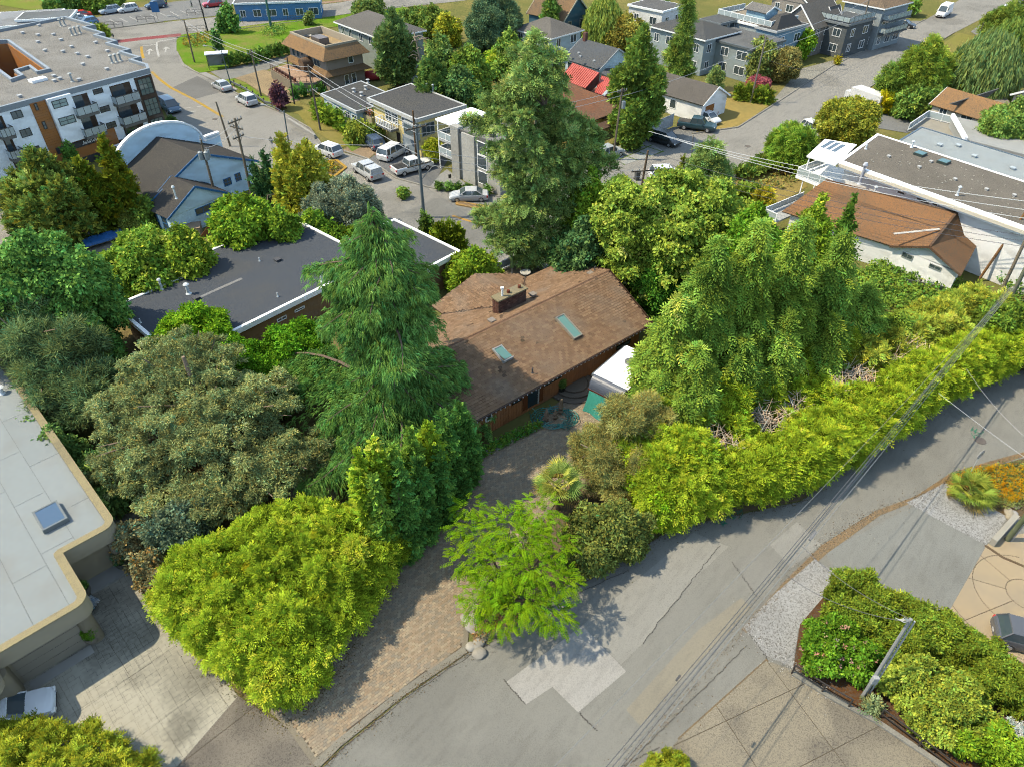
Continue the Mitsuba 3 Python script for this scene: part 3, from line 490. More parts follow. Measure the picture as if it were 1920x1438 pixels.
# ------------------------------------------------ the brown shingled house in the middle
H = frame(-2.86, 38.01, 40.0); hs = thing('shingle_house', 'low brown shingled house with orange brown walls in the middle of the picture', 'house')
HW = CW('#b87a4c', 1.5)
walls(hs, H, [(-3.0, 0.8), (19.0, 0.8), (20.1, 12.0), (15.6, 12.1), (15.6, 13.4), (7.0, 13.4), (7.0, 12.0), (-3.0, 12.0)], 0.0, 2.78, HW * 0.8)
gw = Mb(H, HW * .9)
for x, ym in ((-2.98, 6.05), (19.5, 6.05)): slab3(gw, [(x, .8, 2.78), (x, 11.9, 2.78), (x, ym, 5.0)], .08)
slab3(gw, [(7.0, 13.38, 2.78), (15.6, 13.38, 2.78), (11.2, 13.38, 4.5)], .08); part(hs, 'gable_wall', gw, 'matte')
m = Mb(H, HW)
for i in range(int(22 / 0.27)): m.box(-2.98 + i * 0.27, -2.98 + i * 0.27 + 0.235, 0.755, 0.80, 0.02, 2.76, HW * rng.uniform(0.88, 1.1))
part(hs, 'siding_board', m, 'matte', kind='stuff')
# roof planes with their shingles
S0 = (5.2 - 2.9) / 6.05; planes = []
def plane(o, ex, up, poly): planes.append((np.array(o, float), np.array(ex, float), np.array(up, float) / np.linalg.norm(up), shapely.Polygon(poly)))
sl = math.hypot(6.05, 2.3); kx = sl / 6.05
plane((0, 0, 2.9), (1, 0, 0), (0, 6.05, 2.3), [(-3.4, 0), (19.55, 0), (20.2, sl), (-3.4, sl)])
bk = (2.9 - 5.2) / (12.7 - 6.05); sb = math.hypot(12.7 - 6.05, 2.3); rb = sb / (12.7 - 6.05); yv = 12.7 - (4.65 - 2.9) / abs(bk)
plane((0, 12.7, 2.9), (-1, 0, 0), (0, -(12.7 - 6.05), 2.3), [(-20.9, 0), (-16.0, 0), (-11.2, (12.7 - yv) * rb), (-6.5, 0), (3.4, 0), (3.4, sb), (-20.2, sb)])
sw = math.hypot(4.75, 1.75); yb = 14.3
plane((16.0, 12.7, 2.9), (0, 1, 0), (-4.8, 0, 1.75), [(0, 0), (1.1, 0), (1.3, sw), (yv - 12.7, sw)])
plane((6.5, 12.7, 2.9), (0, -1, 0), (4.7, 0, 1.75), [(0, 0), (-1.8, 0), (-1.4, sw), (12.7 - yv, sw)])
SH = ['#b69373', '#a8866a', '#b08d6e', '#bc9a7a', '#a18063', '#ad8b6d']
dm = Mb(H); rm = Mb(); cnt = 0; th_roof = None; pend = []
for o, ex, up, pg in planes:
    n = np.cross(ex, up); P = np.array([o + ex * a + up * b for a, b in pg.exterior.coords[:-1]]); slab3(dm, P - n * 0.03, 0.14, C('#7b5e4c')); shapely.prepare(pg); x0, y0, x1, y1 = pg.bounds
    for j in range(int((y1 - y0) / 0.245) + 1):
        for i in range(int((x1 - x0) / 0.34) + 2):
            cx, cy = x0 + (i + 0.5 * (j % 2)) * 0.34, y0 + j * 0.245
            if shapely.contains_xy(pg, [cx + 0.05, cx + 0.29], [cy + 0.12, cy + 0.12]).all(): pend.append((o + ex * cx + up * cy, ex, up, n))
roof = part(hs, 'roof', dm, 'matte')
def shingle(c, k=1.0):
    m = Mb(c=np.asarray(c) * k); w, d, h = 0.330, 0.26, 0.045; q = np.array([[0, 0, h], [w, 0, h], [w, d, 0.006], [0, d, 0.006], [0, 0, -0.01], [w, 0, -0.01]]); m.add(q, [[0, 1, 2, 3]]); m.add(q, [[4, 5, 1, 0]], np.asarray(c) * k * .35); m.add(q[[0, 3, 4]], [[0, 1, 2]]); m.add(q[[1, 5, 2]], [[0, 1, 2]]); return m  # butt face coloured darker, a painted shadow line below each course
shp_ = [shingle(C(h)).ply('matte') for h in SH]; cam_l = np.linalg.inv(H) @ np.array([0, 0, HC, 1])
pend.sort(key=lambda t: np.linalg.norm(t[0] - cam_l[:3])); rs = Mb()
bg = np.random.default_rng(4)
for n_, (p, ex, up, n) in enumerate(pend):
    M = np.eye(4); M[:3, 0], M[:3, 1], M[:3, 2], M[:3, 3] = ex, up, n, p; M = H @ M; k = rng.integers(len(SH))
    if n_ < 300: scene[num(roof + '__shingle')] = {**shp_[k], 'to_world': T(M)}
    else:
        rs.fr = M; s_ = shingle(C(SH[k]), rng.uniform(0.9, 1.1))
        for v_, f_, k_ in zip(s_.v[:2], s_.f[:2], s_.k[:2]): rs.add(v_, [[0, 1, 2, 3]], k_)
part(roof, 'shingle', rs, 'matte', kind='stuff')
rc = Mb(H, C('#8f6d58'))
for a, b in (((-3.4, 6.05, 5.22), (20.2, 6.05, 5.22)), ((11.2, yv, 4.67), (11.2, 14.1, 4.67))):
    a, b = np.array(a), np.array(b); L = np.linalg.norm(b - a); d = (b - a) / L; s = np.array([-d[1], d[0], 0])
    for i in range(int(L / 0.25)):
        q = a + d * i * 0.25; c_ = C('#9d7860') * rng.uniform(0.85, 1.1)
        for sg in (1, -1): rc.add([q, q + d * 0.27 + [0, 0, .02], q + d * 0.27 + s * sg * 0.16 - [0, 0, .04], q + s * sg * 0.16 - [0, 0, .06]], [[0, 1, 2, 3]], c_)
part(roof, 'ridge_cap', rc, 'matte', kind='stuff')
vm = Mb(H, C('#6f5a4c'))
for a, b in (((16.0, 12.7, 2.95), (11.3, yv, 4.68)), ((6.5, 12.7, 2.95), (11.1, yv, 4.68))): bar(vm, a, b, 0.16, 0.03)
part(roof, 'valley', vm, 'matte')
gt = Mb(H, C('#5a4436')); gt.box(-3.4, 19.6, -0.12, -0.01, 2.76, 2.9); bar(gt, (19.66, 0, 2.84), (20.3, 6.05, 5.12), 0.05, 0.2); bar(gt, (20.3, 6.05, 5.12), (21.0, 12.7, 2.84), 0.05, 0.2); part(roof, 'gutter', gt, 'satin')
lb = Mb(H, C('#ffffff'))
for i in range(52): x = -3.2 + i * 0.44; lb.box(x - .03, x + .03, -.17, -.12, 2.74, 2.83)
part(hs, 'light_string', lb, 'satin', kind='stuff', label='string of small white bulbs along the gutter')
# chimney of stacked brick courses
ch = Mb(H)
for j in range(19):
    z = 3.9 + j * 0.105
    for i in range(13): x = 8.62 + i * 0.225 + (0.11 if j % 2 else 0); c_ = C(('#8a5f52', '#7a5048', '#9b7160', '#6d4a44')[rng.integers(4)]); ch.box(x, min(x + .21, 11.65), 7.52, 7.62, z, z + .092, c_); ch.box(x, min(x + .21, 11.65), 8.3, 8.4, z, z + .092, c_)
    for y in (7.63, 7.86, 8.09): ch.box(8.6, 8.7, y, y + .2, z, z + .092, C('#835a4e') * rng.uniform(.8, 1.2)); ch.box(11.58, 11.68, y, y + .2, z, z + .092, C('#835a4e') * rng.uniform(.8, 1.2))
ch.box(8.64, 11.62, 7.56, 8.36, 3.8, 5.88, C('#77604f')); ck = part(hs, 'chimney', ch, 'matte'); cp = Mb(H, C('#b3a684')); cp.box(8.52, 11.74, 7.44, 8.46, 5.9, 6.02); part(ck, 'cap', cp, 'matte')
pm = Mb(H); pm.tube([(9.3, 7.9, 6.0), (9.3, 7.9, 6.75)], .09, 9, (.6, .62, .62)); pm.tube([(9.3, 7.9, 6.7), (9.3, 7.9, 6.85)], .15, 9, (.6, .62, .62)); part(ck, 'flue', pm, 'satin')
for x in (10.0, 11.2): part(ck, 'flue_pot', Mb(H, C('#a5563a')).tube([(x, 7.95, 6.0), (x, 7.95, 6.3)], .14, 9), 'matte')
def skylight(par, fr, o, ex, up, n, w, l, fc, gc, label, open_=0.0, h=.16):
    M = np.eye(4); M[:3, 0], M[:3, 1], M[:3, 2], M[:3, 3] = ex, up, n, o; M = fr @ M; m = Mb(M, fc)
    for b in ((0, w, 0, .09), (0, w, l - .09, l), (0, .09, .09, l - .09), (w - .09, w, .09, l - .09)): m.box(b[0], b[1], b[2], b[3], -.02, h)
    k = part(par, 'skylight', m, 'satin', label=label); g = Mb(M, gc); z = h * .7; g.quad((.09, .09, z + open_), (w - .09, .09, z + open_), (w - .09, l - .09, z), (.09, l - .09, z)); part(k, 'pane', g, 'glass')
    if open_:
        s = Mb(M, fc); s.box(0, w, -.02, .06, open_ - .02, open_ + .1); s.box(-.02, .05, .06, l, z + .03, z + open_ * .5); part(k, 'sash', s, 'satin')
o, ex, up, n = planes[0][0], planes[0][1], planes[0][2], np.cross(planes[0][1], planes[0][2])
skylight(roof, H, o + ex * 11.9 + up * 2.0, ex, up, n, .95, 2.5, C('#b5b2a4'), C('#8fc7b8') * .8, 'long fixed skylight with a pale green pane', h=.24)
skylight(roof, H, o + ex * 5.2 + up * 3.0, ex, up, n, .95, 1.5, C('#c9cdcc'), C('#7fb5ab') * .8, 'shorter skylight propped open at its lower edge', open_=.3)
for u, v, z in ((999, 554, 4.9), (922, 603, 5.0), (911, 532, 3.9), (1107, 515, 4.7)): boxvent(roof, at(u, v, z), .27, .2, C('#b3a79b'), 40)
for u, v, z in ((998, 700, 3.3), (1115, 509, 4.7)): vent(roof, at(u, v, z), .5, .06, False, (.06, .06, .06))
W = wf(H, (-5.6, 0.745), (19.0, 0.745))
wpx(hs, W, (911, 779), (921, 784), fc=TRIM); wpx(hs, W, (961, 753), (976, 749), fc=C('#4b3d33')); wpx(hs, W, (1020, 720), (1052, 706), 2, fc=C('#4b3d33')); wpx(hs, W, (1157, 651), (1180, 643), 2, fc=C('#3d332c'))
dk_ = part(hs, 'door', Mb(W, C('#8a4f2c')).box(11.05, 11.55, 0, .05, .35, 2.5).box(12.75, 13.2, 0, .05, .35, 2.5), 'satin'); part(dk_, 'pane', Mb(W, GLS * .5).box(11.56, 12.7, 0, .03, .35, 2.5), 'glass'); part(dk_, 'door_frame', Mb(W, C('#cfd0c8')).box(12.62, 12.74, 0, .07, .3, 2.55), 'satin')
tx = Mb(c=(.03, .025, .02)); 
for i, ch_ in enumerate('810'):
    t = meshkit.text_mesh(ch_, .32, .03, bold=True); v = np.array(t.vertices); M = W @ np.array([[1, 0, 0, onwall(W, 935 + i * 6, 770 - i * 2)[0]], [0, 0, 1, .0], [0, 1, 0, 2.05], [0, 0, 0, 1.0]]); tx.add(v @ M[:3, :3].T + M[:3, 3], np.array(t.faces))
part(hs, 'house_number', tx, 'satin')
# rounded front steps
st = thing('entrance_steps', 'three half round stone steps at the front door of the shingled house', 'steps'); sc = (11.0, 0.7)
for i, (r, z) in enumerate(((2.3, .12), (1.75, .24), (1.2, .36))):
    ar = [(sc[0] + r * math.cos(a), sc[1] + r * math.sin(a)) for a in np.linspace(-math.pi, 0, 22)]; part(st, 'step', Mb(H, C('#9d9385')).poly(ar, 0.0, None, z), 'asphalt')
    e = Mb(H, C('#6b5d50')); e.tube([(x, y, z - .03) for x, y in ar], .045, 5); part(st, 'nosing', e, 'matte')
# deck behind the house
dk = thing('rear_deck', 'deck with white framed glass railing behind the shingled house', 'deck'); part(dk, 'floor', Mb(H, C('#b5a68c')).poly(rect(13.0, 20.2, 12.8, 17.6), 1.0, None, 1.2), 'matte'); railing(dk, H, [(13.0, 15.5), (13.0, 17.5), (20.1, 17.5), (20.1, 13.0)], 1.2, 1.0, WHITE, True, 1.6)
pb = at(960, 516, 1.2); m = Mb(c=C('#9fbf70')); m.tube([pb, pb + [0, 0, 2.4]], .04, 6, (.5, .5, .5)); m.tube([pb + [0, 0, .9], pb + [0, 0, 1.6], pb + [0, 0, 2.4]], [.2, .15, .03], 10); whole('patio_umbrella', 'closed pale green patio umbrella on the rear deck', 'umbrella', m, 'matte', 40)
tb = at(985, 522, 1.2); m = Mb(c=C('#e9e6dc')); m.lathe([(.01, .72), (.55, .72), (.55, .68), (.05, .68), (.05, 0.02), (.3, 0.0)], tb[0], tb[1], 16); m.v = [v + [0, 0, 1.2] for v in m.v]; whole('garden_table', 'round white table on the rear deck', 'table', m, 'satin')
# ------------------------------------------------ grey membrane roofed house on the left
L_ = frame(-40.46, 44.67, -45.75); lh = thing('membrane_roof_house', 'tan house with a rounded parapet and a pale grey membrane roof at the left edge', 'house')
def rounded(pts, r): return shapely.Polygon(pts).buffer(-r, join_style=2).buffer(r, quad_segs=10).buffer(r, quad_segs=10).buffer(-r, join_style=2)
LP = rounded([(-8, 0), (23.5, 0), (23.5, -3.12), (27.85, -3.12), (27.85, -8.1), (29.4, -8.1), (29.6, -22), (-8, -22)], .75)
p_in = LP.buffer(-.38, join_style=2); WL = LP.buffer(-.75, join_style=2)
part(lh, 'wall', Mb(L_, CW('#b9ad92', 1.5)).shp(WL, 0, None, 3.0), 'matte'); fas = part(lh, 'fascia', Mb(L_, CW('#b9ad95', 1.5)).shp(LP.difference(p_in), 2.75, None, 3.9), 'matte'); part(fas, 'coping', Mb(L_, C('#cdbf94')).shp(LP.buffer(.05, join_style=1).difference(LP.buffer(-.42, join_style=1)), 3.905, None, 3.97), 'asphalt')
lr = part(lh, 'roof', Mb(L_, C('#9fa8aa')).shp(p_in, 2.9, None, 3.62), 'matte')
for j in range(12):
    y0 = -.42 - j * 1.82; x = -8.0 - rng.uniform(0, 4)
    while x < 30:
        l = rng.uniform(4, 8); q = shapely.box(x + .012, y0 - 1.8, x + l - .012, y0 - .012).intersection(p_in.buffer(-.03))
        if q.area > .2: part(lr, 'membrane_sheet', Mb(L_, C('#bcc6c8') * rng.uniform(.955, 1.03)).shp(q, 3.622, None, 3.636), 'matte')
        x += l
sk = Mb(L_, C('#8c9698')); sk.shp(shapely.box(19.0, -3.4, 21.0, -1.95).difference(shapely.box(19.12, -3.28, 20.88, -2.07)), 3.6, None, 3.98); kk = part(lr, 'skylight', sk, 'satin'); part(kk, 'pane', Mb(L_, C('#6f92b8') * .7).poly(rect(19.12, 20.88, -3.28, -2.07), 3.9, None, 3.95), 'glass')
vent(lr, at(4, 737, 3.62), .55, .16)
LWf = wf(L_, (26.9, -9.3), (26.9, -3.9)); gd = part(lh, 'garage_door', Mb(L_, CW('#aca391', 1.6)).box(27.08, 27.14, -7.7, -4.3, 0, 2.5), 'matte', label='wide tan garage door under the rounded parapet')
jm = Mb(L_, C('#8d8574')); [jm.box(27.142, 27.15, -7.7, -4.3, z, z + .02) for z in (.62, 1.25, 1.88)]; part(gd, 'panel_joint', jm, 'matte')
part(lh, 'column', Mb(L_, C('#b9ad92')).shp(rounded([(26.0, -4.3), (27.45, -4.3), (27.45, -3.45), (26.0, -3.45)], .35), 0, None, 2.8), 'matte'); part(lh, 'column', Mb(L_, C('#b9ad92')).shp(rounded([(26.2, -9.4), (28.5, -9.4), (28.5, -7.85), (26.2, -7.85)], .4), 0, None, 2.8), 'matte'); part(lh, 'column', Mb(L_, C('#d6c9ae')).shp(rounded([(22.6, -.95), (23.3, -.95), (23.3, -.15), (22.6, -.15)], .25), 0, None, 2.8), 'matte')
part(lh, 'threshold', Mb(L_, C('#d3d2cc')).box(27.3, 27.95, -7.6, -4.3, 0, .05), 'matte'); part(lh, 'step', Mb(L_, C('#cfd0ca')).box(22.4, 23.9, -3.0, -.9, 0, .16), 'matte'); part(lh, 'door', Mb(L_, C('#6f5a45')).box(22.3, 22.38, -2.6, -1.4, .16, 2.3), 'satin')
# ------------------------------------------------ dark flat roofed building
B = frame(-35.12, 52.4, 48.76); fb_ = thing('flat_roof_building', 'brown walled building with a large dark flat roof and white edging left of the spruce', 'building')
FP = [(0, 0), (7, 0), (7, 2.6), (20.6, 2.7), (20.6, -6.05), (27.5, -6.05), (27.2, -16.2), (20.2, -16.2), (20.2, -11.45), (-.3, -11.45)]
part(fb_, 'wall', Mb(B, CW('#a9855c', 1.4)).shp(shapely.Polygon(FP).buffer(-.5, join_style=2), 0, None, 3.0), 'matte'); fr_ = flatroof(fb_, B, FP, 3.45, C('#666e7a'), WHITE, 'asphalt', .3, .27, .12)
part(fr_, 'patch_strip', Mb(c=C('#a8abae')).poly([tuple(at(u, v, 3.44)[:2]) for u, v in ((374, 556), (377, 559), (455, 524), (452, 521))], 3.435, None, 3.445), 'matte')
for u, v, h, r in ((304, 543, 1.0, .1), (354, 551, .95, .14), (522, 441, .7, .13), (604, 528, 1.5, .12), (507, 431, .5, .05), (264, 606, .45, .05), (521, 557, .4, .05), (487, 490, .4, .05), (690, 425, .4, .05)): vent(fr_, at(u, v, 3.43), h, r, r > .08)
for u, v in ((368, 561), (521, 489)): boxvent(fr_, at(u, v, 3.43), .3, .22, (.05, .05, .055), 48)
W = wf(B, (-.3, -10.95), (20.2, -10.95)); wpx(fb_, W, (553, 583), (570, 577), fc=TRIM); wpx(fb_, W, (520, 600), (536, 596), 2, fc=TRIM)
# ------------------------------------------------ pale blue gabled building
U = frame(-40.38, 74.02, 53.02); bb = thing('blue_building', 'pale blue gabled building with a curved white topped false front', 'building'); LB, DB, BR = CW('#c4dfee', 2.3), CW('#2c6ea6', 1.6), C('#5f5e5e')
walls(bb, U, rect(0, 14.07, 0, 8.0), 0, 3.35, LB); gable(bb, U, 0, 14.07, 0, 8.0, 3.35, 6.5, 'y', BR, .35, 'gravel', DB, wallcol=LB)
walls(bb, U, rect(-.6, 7.0, -4.2, -.05), 0, 2.85, LB); gable(bb, U, -.6, 7.0, -4.2, -.35, 2.85, 5.0, 'y', BR, .3, 'gravel', DB, wallcol=LB)
ar = [(-1.2, 0.0), (-1.2, 3.9), (.6, 4.2)] + [(7.0 + 5.9 * math.cos(a), 4.2 + 3.7 * math.sin(a)) for a in np.linspace(math.pi, 0, 20)][1:] + [(13.2, 4.2), (13.2, 4.6), (15.2, 4.6), (15.2, 0.0)]
m = Mb(U @ np.array([[1, 0, 0, 0], [0, 0, 1, 8.15], [0, 1, 0, 0], [0, 0, 0, 1.0]]), LB); m.poly(ar, 0, None, .35); ff = part(bb, 'false_front', m, 'matte'); m = Mb(U, WHITE); m2 = [(a[0], 8.32, a[1]) for a in ar[1:-1]]
for a, b in zip(m2[:-1], m2[1:]): bar(m, a, b, .5, .22)
part(ff, 'coping', m, 'satin')
W = wf(U, (0, 0), (14.07, 0)); 
for a, b in (((344, 313), (367, 320)), ((375, 299), (398, 306))): wpx(bb, W, a, b, 2, 2, DB)
for a, b in (((419, 338), (434, 345)), ((440, 328), (452, 337))): wpx(bb, W, a, b, 2, 2, DB)
W = wf(U, (-.6, -4.2), (7.0, -4.2)); wpx(bb, W, (366, 394), (408, 388), 3, 1, DB); W = wf(U, (-.6, 8), (-.6, -4.2))
W = wf(U, (0, 8.0), (0, 0)); 
for u in (2.0, 4.6, 6.6): window(bb, W, u, u + .8, .9, 2.5, 1, 2, DB)
W = wf(U, (-.6, -.05), (-.6, -4.2)); window(bb, W, .8, 1.7, .4, 2.4, 1, 2, DB); window(bb, W, 2.6, 3.4, .9, 2.3, 1, 2, DB)
for u, v in ((301, 294), (331, 373)): vent(bb, at(u, v, 4.4), 1.3, .09)
# ------------------------------------------------ white apartment block
A = frame(*G(0, 203.7, 9.2)[:2], 53.43); ap = thing('apartment_block', 'white four storey apartment block with timber panels at the upper left', 'apartment building'); AW, WD, DKF = CW('#dfe6ea', 2.4), CW('#a9703c', 1.8), C('#3c3f42')
AP = shapely.Polygon([(-16, 0), (19.6, 0), (20.6, 2), (20.6, 6), (22.0, 6), (22.0, 11), (23.4, 11), (23.4, 17), (24.8, 17), (24.8, 23), (26.2, 23), (26.2, 29), (28.0, 29), (28.0, 38.5), (-16, 38.5)]); CY = shapely.Polygon([tuple((np.linalg.inv(A) @ np.append(at(u, v, 9.2), 1))[:2]) for u, v in ((-40, 80), (14, 77), (90, 131), (72, 135), (57, 124), (27, 133), (40, 143), (23, 149), (-60, 88))]).buffer(0)
part(ap, 'wall', Mb(A, AW).shp(AP.difference(CY), 0, None, 8.9), 'matte'); Ar = AP.difference(CY); ai = Ar.buffer(-.32, join_style=2); r = part(ap, 'roof', Mb(A, C('#bdbcb8')).shp(ai, 8.9, None, 8.95), 'gravel'); part(r, 'parapet', Mb(A, C('#aeb9c2')).shp(Ar.buffer(.06, join_style=2).difference(ai), 8.7, None, 9.35), 'satin')
part(ap, 'courtyard_wall', Mb(A, WD).shp(CY.buffer(-.02, join_style=2).difference(CY.buffer(-.2, join_style=2)), 2.0, None, 8.8), 'matte'); part(ap, 'courtyard_floor', Mb(A, C('#6c7076')).shp(CY.buffer(-.2, join_style=2), 1.0, None, 2.0), 'matte')
part(ap, 'base', Mb(A, C('#4a4d50')).poly(rect(-16, 19.7, -.12, -.01), 0, None, 1.6), 'matte')
AWf = wf(A, (0, 0), (19.6, 0)); WQ = wf(A, (0, -.16), (19.6, -.16))
q0, q1 = onwall(AWf, 52, 190)[0], onwall(AWf, 79, 180)[0]; q2 = onwall(AWf, 190, 265)[0]
tp = part(ap, 'timber_panel', Mb(A, WD).box(q0, q1 + .05, -.14, -.01, 1.0, 8.85).box(q1 + .05, q2 + 2.2, -.14, -.01, 1.0, 3.4), 'matte')
pj = Mb(A, WD * .6); [pj.box(q0, q1, -.15, -.139, z, z + .03) for z in np.arange(3.6, 8.8, .3)]; part(tp, 'board_joint', pj, 'matte', kind='stuff')
part(ap, 'sign_recess', Mb(A, (.03, .03, .035)).box(onwall(WQ, 97, 262)[0], onwall(WQ, 172, 248)[0], -.2, -.141, 2.3, 3.1), 'matte'); sg = Mb(A @ np.array([[1, 0, 0, 0], [0, 1, 0, -.22], [0, 0, 1, 0], [0, 0, 0, 1.0]]), WHITE); s0 = onwall(WQ, 150, 258)[0]
for i in range(9): bar(sg, (s0 + i * .26, 0, 2.5), (s0 + i * .26 + .2, 0, 2.95 - .2 * (i % 2)), .05, .05); bar(sg, (s0 + i * .26 + .2, 0, 2.95 - .2 * (i % 2)), (s0 + i * .26 + .26, 0, 2.5), .05, .05)
part(ap, 'sign_lettering', sg, 'satin')
bay = part(ap, 'bay', Mb(A, CW('#e6ebee', 2.4)).box(q1 + .1, onwall(AWf, 128, 174)[0], -.55, -.02, 3.3, 8.95), 'matte'); WB = wf(A, (0, -.56), (19.6, -.56))
for a, b in (((97, 192), (127, 197)), ((110, 224), (142, 228))): wpx(ap, WB, a, b, 2, 2, DKF, gc=C('#a9c4c4'))
for a, b in (((20, 212), (43, 219)), ((37, 246), (60, 253)), ((53, 280), (76, 284))): wpx(ap, AWf, a, b, 2, 1, DKF)
for a, b in (((174, 170), (193, 173)), ((187, 203), (206, 207)), ((199, 233), (218, 237))): wpx(ap, AWf, a, b, 2, 2, DKF)
WP = wf(A, (0, -.16), (19.6, -.16))
for a, b in (((64, 196), (72, 206)), ((79, 230), (88, 241))): wpx(ap, WP, a, b, 1, 2, DKF)
c0 = onwall(AWf, 251, 150)[0]; part(ap, 'corner_panel', Mb(A, C('#6a5648')).box(c0, 19.55, -.1, -.02, .6, 8.6), 'matte'); WC = wf(A, (0, -.11), (19.6, -.11))
for z0, z1 in ((.8, 2.9), (3.5, 5.6), (6.3, 8.3)): window(ap, WC, c0 + .4, 19.2, z0, z1, 3, 3, DKF, gc=C('#8fb4ae') * .6)
def balcony(par, fr, x0, x1, d, z, open_h=2.3):
    b = part(par, 'balcony', Mb(fr, C('#8f8d88')).box(x0, x1, -d, -.02, z - .35, z), 'matte'); m = Mb(fr, C('#4a4c4e')); g = Mb(fr, np.array([.22, .26, .27]))
    for p, q in (((x0, -.1), (x0, -d)), ((x0, -d), (x1, -d)), ((x1, -d), (x1, -.1))): bar(m, [*p, z + 1.0], [*q, z + 1.0], .06); bar(g, [*p, z + .5], [*q, z + .5], .02, .9)
    for x in np.linspace(x0, x1, 4): m.box(x - .03, x + .03, -d - .02, -d + .02, z, z + 1.0)
    part(b, 'railing', m, 'satin'); part(b, 'glass', g, 'glass'); W = wf(fr, (0, 0), (1, 0)); k = part(par, 'balcony_door', Mb(fr, C('#5d4636')).box(x0 + .25, x1 - .2, -.04, -.005, z, z + open_h), 'matte'); part(k, 'pane', Mb(fr, GLS).box(x0 + .4, x0 + (x1 - x0) * .65, -.06, -.045, z + .1, z + open_h - .1), 'glass')
for (ua, va, ub, vb) in ((133, 203, 172, 192), (207, 182, 249, 166), (0, 262, 22, 252)):
    x0, x1 = onwall(AWf, ua, va)[0], onwall(AWf, ub, vb)[0]
    for z in (.9, 3.6, 6.3): 
        if ua != 133 or z > 1: balcony(ap, A, x0, x1, 1.3, z, 2.1)
for u, v in ((74, 50), (43, 64), (72, 68), (101, 67), (115, 77), (72, 81), (135, 90), (85, 97), (119, 99), (146, 103), (165, 109), (156, 123), (201, 132), (202, 98), (180, 82), (102, 145), (113, 150), (38, 183), (149, 152), (103, 154)): boxvent(r, at(u, v, 8.96), .26, .3, C('#e0e2e2'), 53)
for u, v in ((211, 119), (219, 117), (227, 115), (136, 67), (143, 65), (151, 63), (115, 50), (122, 48), (136, 154)): vent(r, at(u, v, 8.96), 1.0, .14, True, C('#c9d2d2'))
part(r, 'hatch', Mb(A @ frame(0, 0, 0), WHITE).box(*sum(([onwall(AWf, 0, 0)[0] * 0 + x, x + 2.0] for x in (7.3,)), []), 7.2, 8.4, 8.96, 9.3), 'satin')
# ------------------------------------------------ tan mansard house
M_ = frame(*G(542.9, 60, 6.9)[:2], -48.95); mh = thing('mansard_house', 'tan mansard roofed house with a terrace below the park lawn', 'house'); k9 = (38 - 6.9) / (38 - 8); TR_ = C('#c09a70'); TW = CW('#a3978c', 1.6)
X1, Y1 = 11.5 * k9, 5.9 * k9; walls(mh, M_, rect(-.4, X1 + .3, -.4, Y1 + .4), 0, 5.1, TW)
def mansard(par, fr, x0, x1, y0, y1, z0, z1, o, col, inner=True):
    m = Mb(fr, col)
    for (a, b) in (((x0, y0), (x1, y0)), ((x1, y0), (x1, y1)), ((x1, y1), (x0, y1)), ((x0, y1), (x0, y0))):
        f = lambda p: (p[0] + (o if p[0] > (x0 + x1) / 2 else -o), p[1] + (o if p[1] > (y0 + y1) / 2 else -o)); slab3(m, [(*f(a), z0), (*f(b), z0), (*b, z1), (*a, z1)], .1)
    return part(par, 'mansard_roof', m, 'gravel')
mr = mansard(mh, M_, 0, X1, 0, Y1, 4.95, 6.6, 1.35, TR_); p = shapely.Polygon(rect(0, X1, 0, Y1)); part(mr, 'parapet', Mb(M_, C('#e3d6bf')).shp(p.difference(p.buffer(-.3, join_style=2)), 5.7, None, 6.9), 'matte'); part(mh, 'roof', Mb(M_, C('#d5b98d')).shp(p.buffer(-.3, join_style=2), 5.6, None, 5.8), 'matte')
part(mr, 'air_handler', Mb(M_, C('#8a7f78')).box(4.8, 7.6, 1.4, 3.2, 5.8, 6.9), 'satin'); dm_ = Mb(M_, C('#5a5d60')); dm_.lathe([(.02, 0), (.5, .12), (.75, .35)], 3.4, 1.6, 14); dm_.v = [v + [0, 0, 6.3] for v in dm_.v]; dm_.tube([(3.4, 1.6, 5.8), (3.4, 1.6, 6.4)], .05, 6); part(mr, 'dish', dm_, 'satin')
mansard(mh, M_, -.4, X1 + .3, -.4, Y1 + .4, 2.45, 3.2, 1.0, C('#b08c64'))
W = wf(M_, (-.4, -.41), (X1 + .3, -.41)); 
for a, b in (((588, 110), (601, 127)),): wpx(mh, W, a, b, 2, 1, C('#f2f0d8'))
for u in (1.0, 2.6, 4.2): window(mh, W, u, u + .9, 3.4, 4.7, 1, 1, C('#cfd0cc'))
for u in (1.2, 3.2, 8.8, 10.0): window(mh, W, u, u + .8, .6, 2.1, 1, 1, C('#d9d6c8'))
W = wf(M_, (X1 + .31, -.4), (X1 + .31, Y1 + .4)); window(mh, W, 4.2, 5.0, 3.7, 4.6, 1, 1, WHITE); window(mh, W, 3.0, 3.7, .5, 1.9, 1, 1, WHITE); window(mh, W, 4.4, 5.1, .5, 1.9, 1, 1, WHITE)
aw = Mb(M_, C('#8c6f58')); aw.tube([(6.8, -.4, 3.4), (6.8, -2.2, 3.4)], .95, 14); part(mh, 'barrel_awning', aw, 'matte', 40)
te = thing('terrace', 'pink paved terrace with a railing in front of the tan mansard house', 'terrace'); part(te, 'wall', Mb(M_, C('#b3a894')).poly([(-1.5, -.5), (10.5, -.5), (11.2, -2.6), (9.2, -5.2), (-.5, -4.6)], 0, None, 1.5), 'matte'); part(te, 'floor', Mb(M_, C('#dcb89c')).poly([(-1.4, -.5), (10.4, -.5), (11.0, -2.6), (9.1, -5.1), (-.4, -4.5)], 1.5, None, 1.53), 'matte'); railing(te, M_, [(-.4, -4.5), (9.1, -5.1), (11.0, -2.6)], 1.53, .9, C('#7a5a4a'), False, .9)
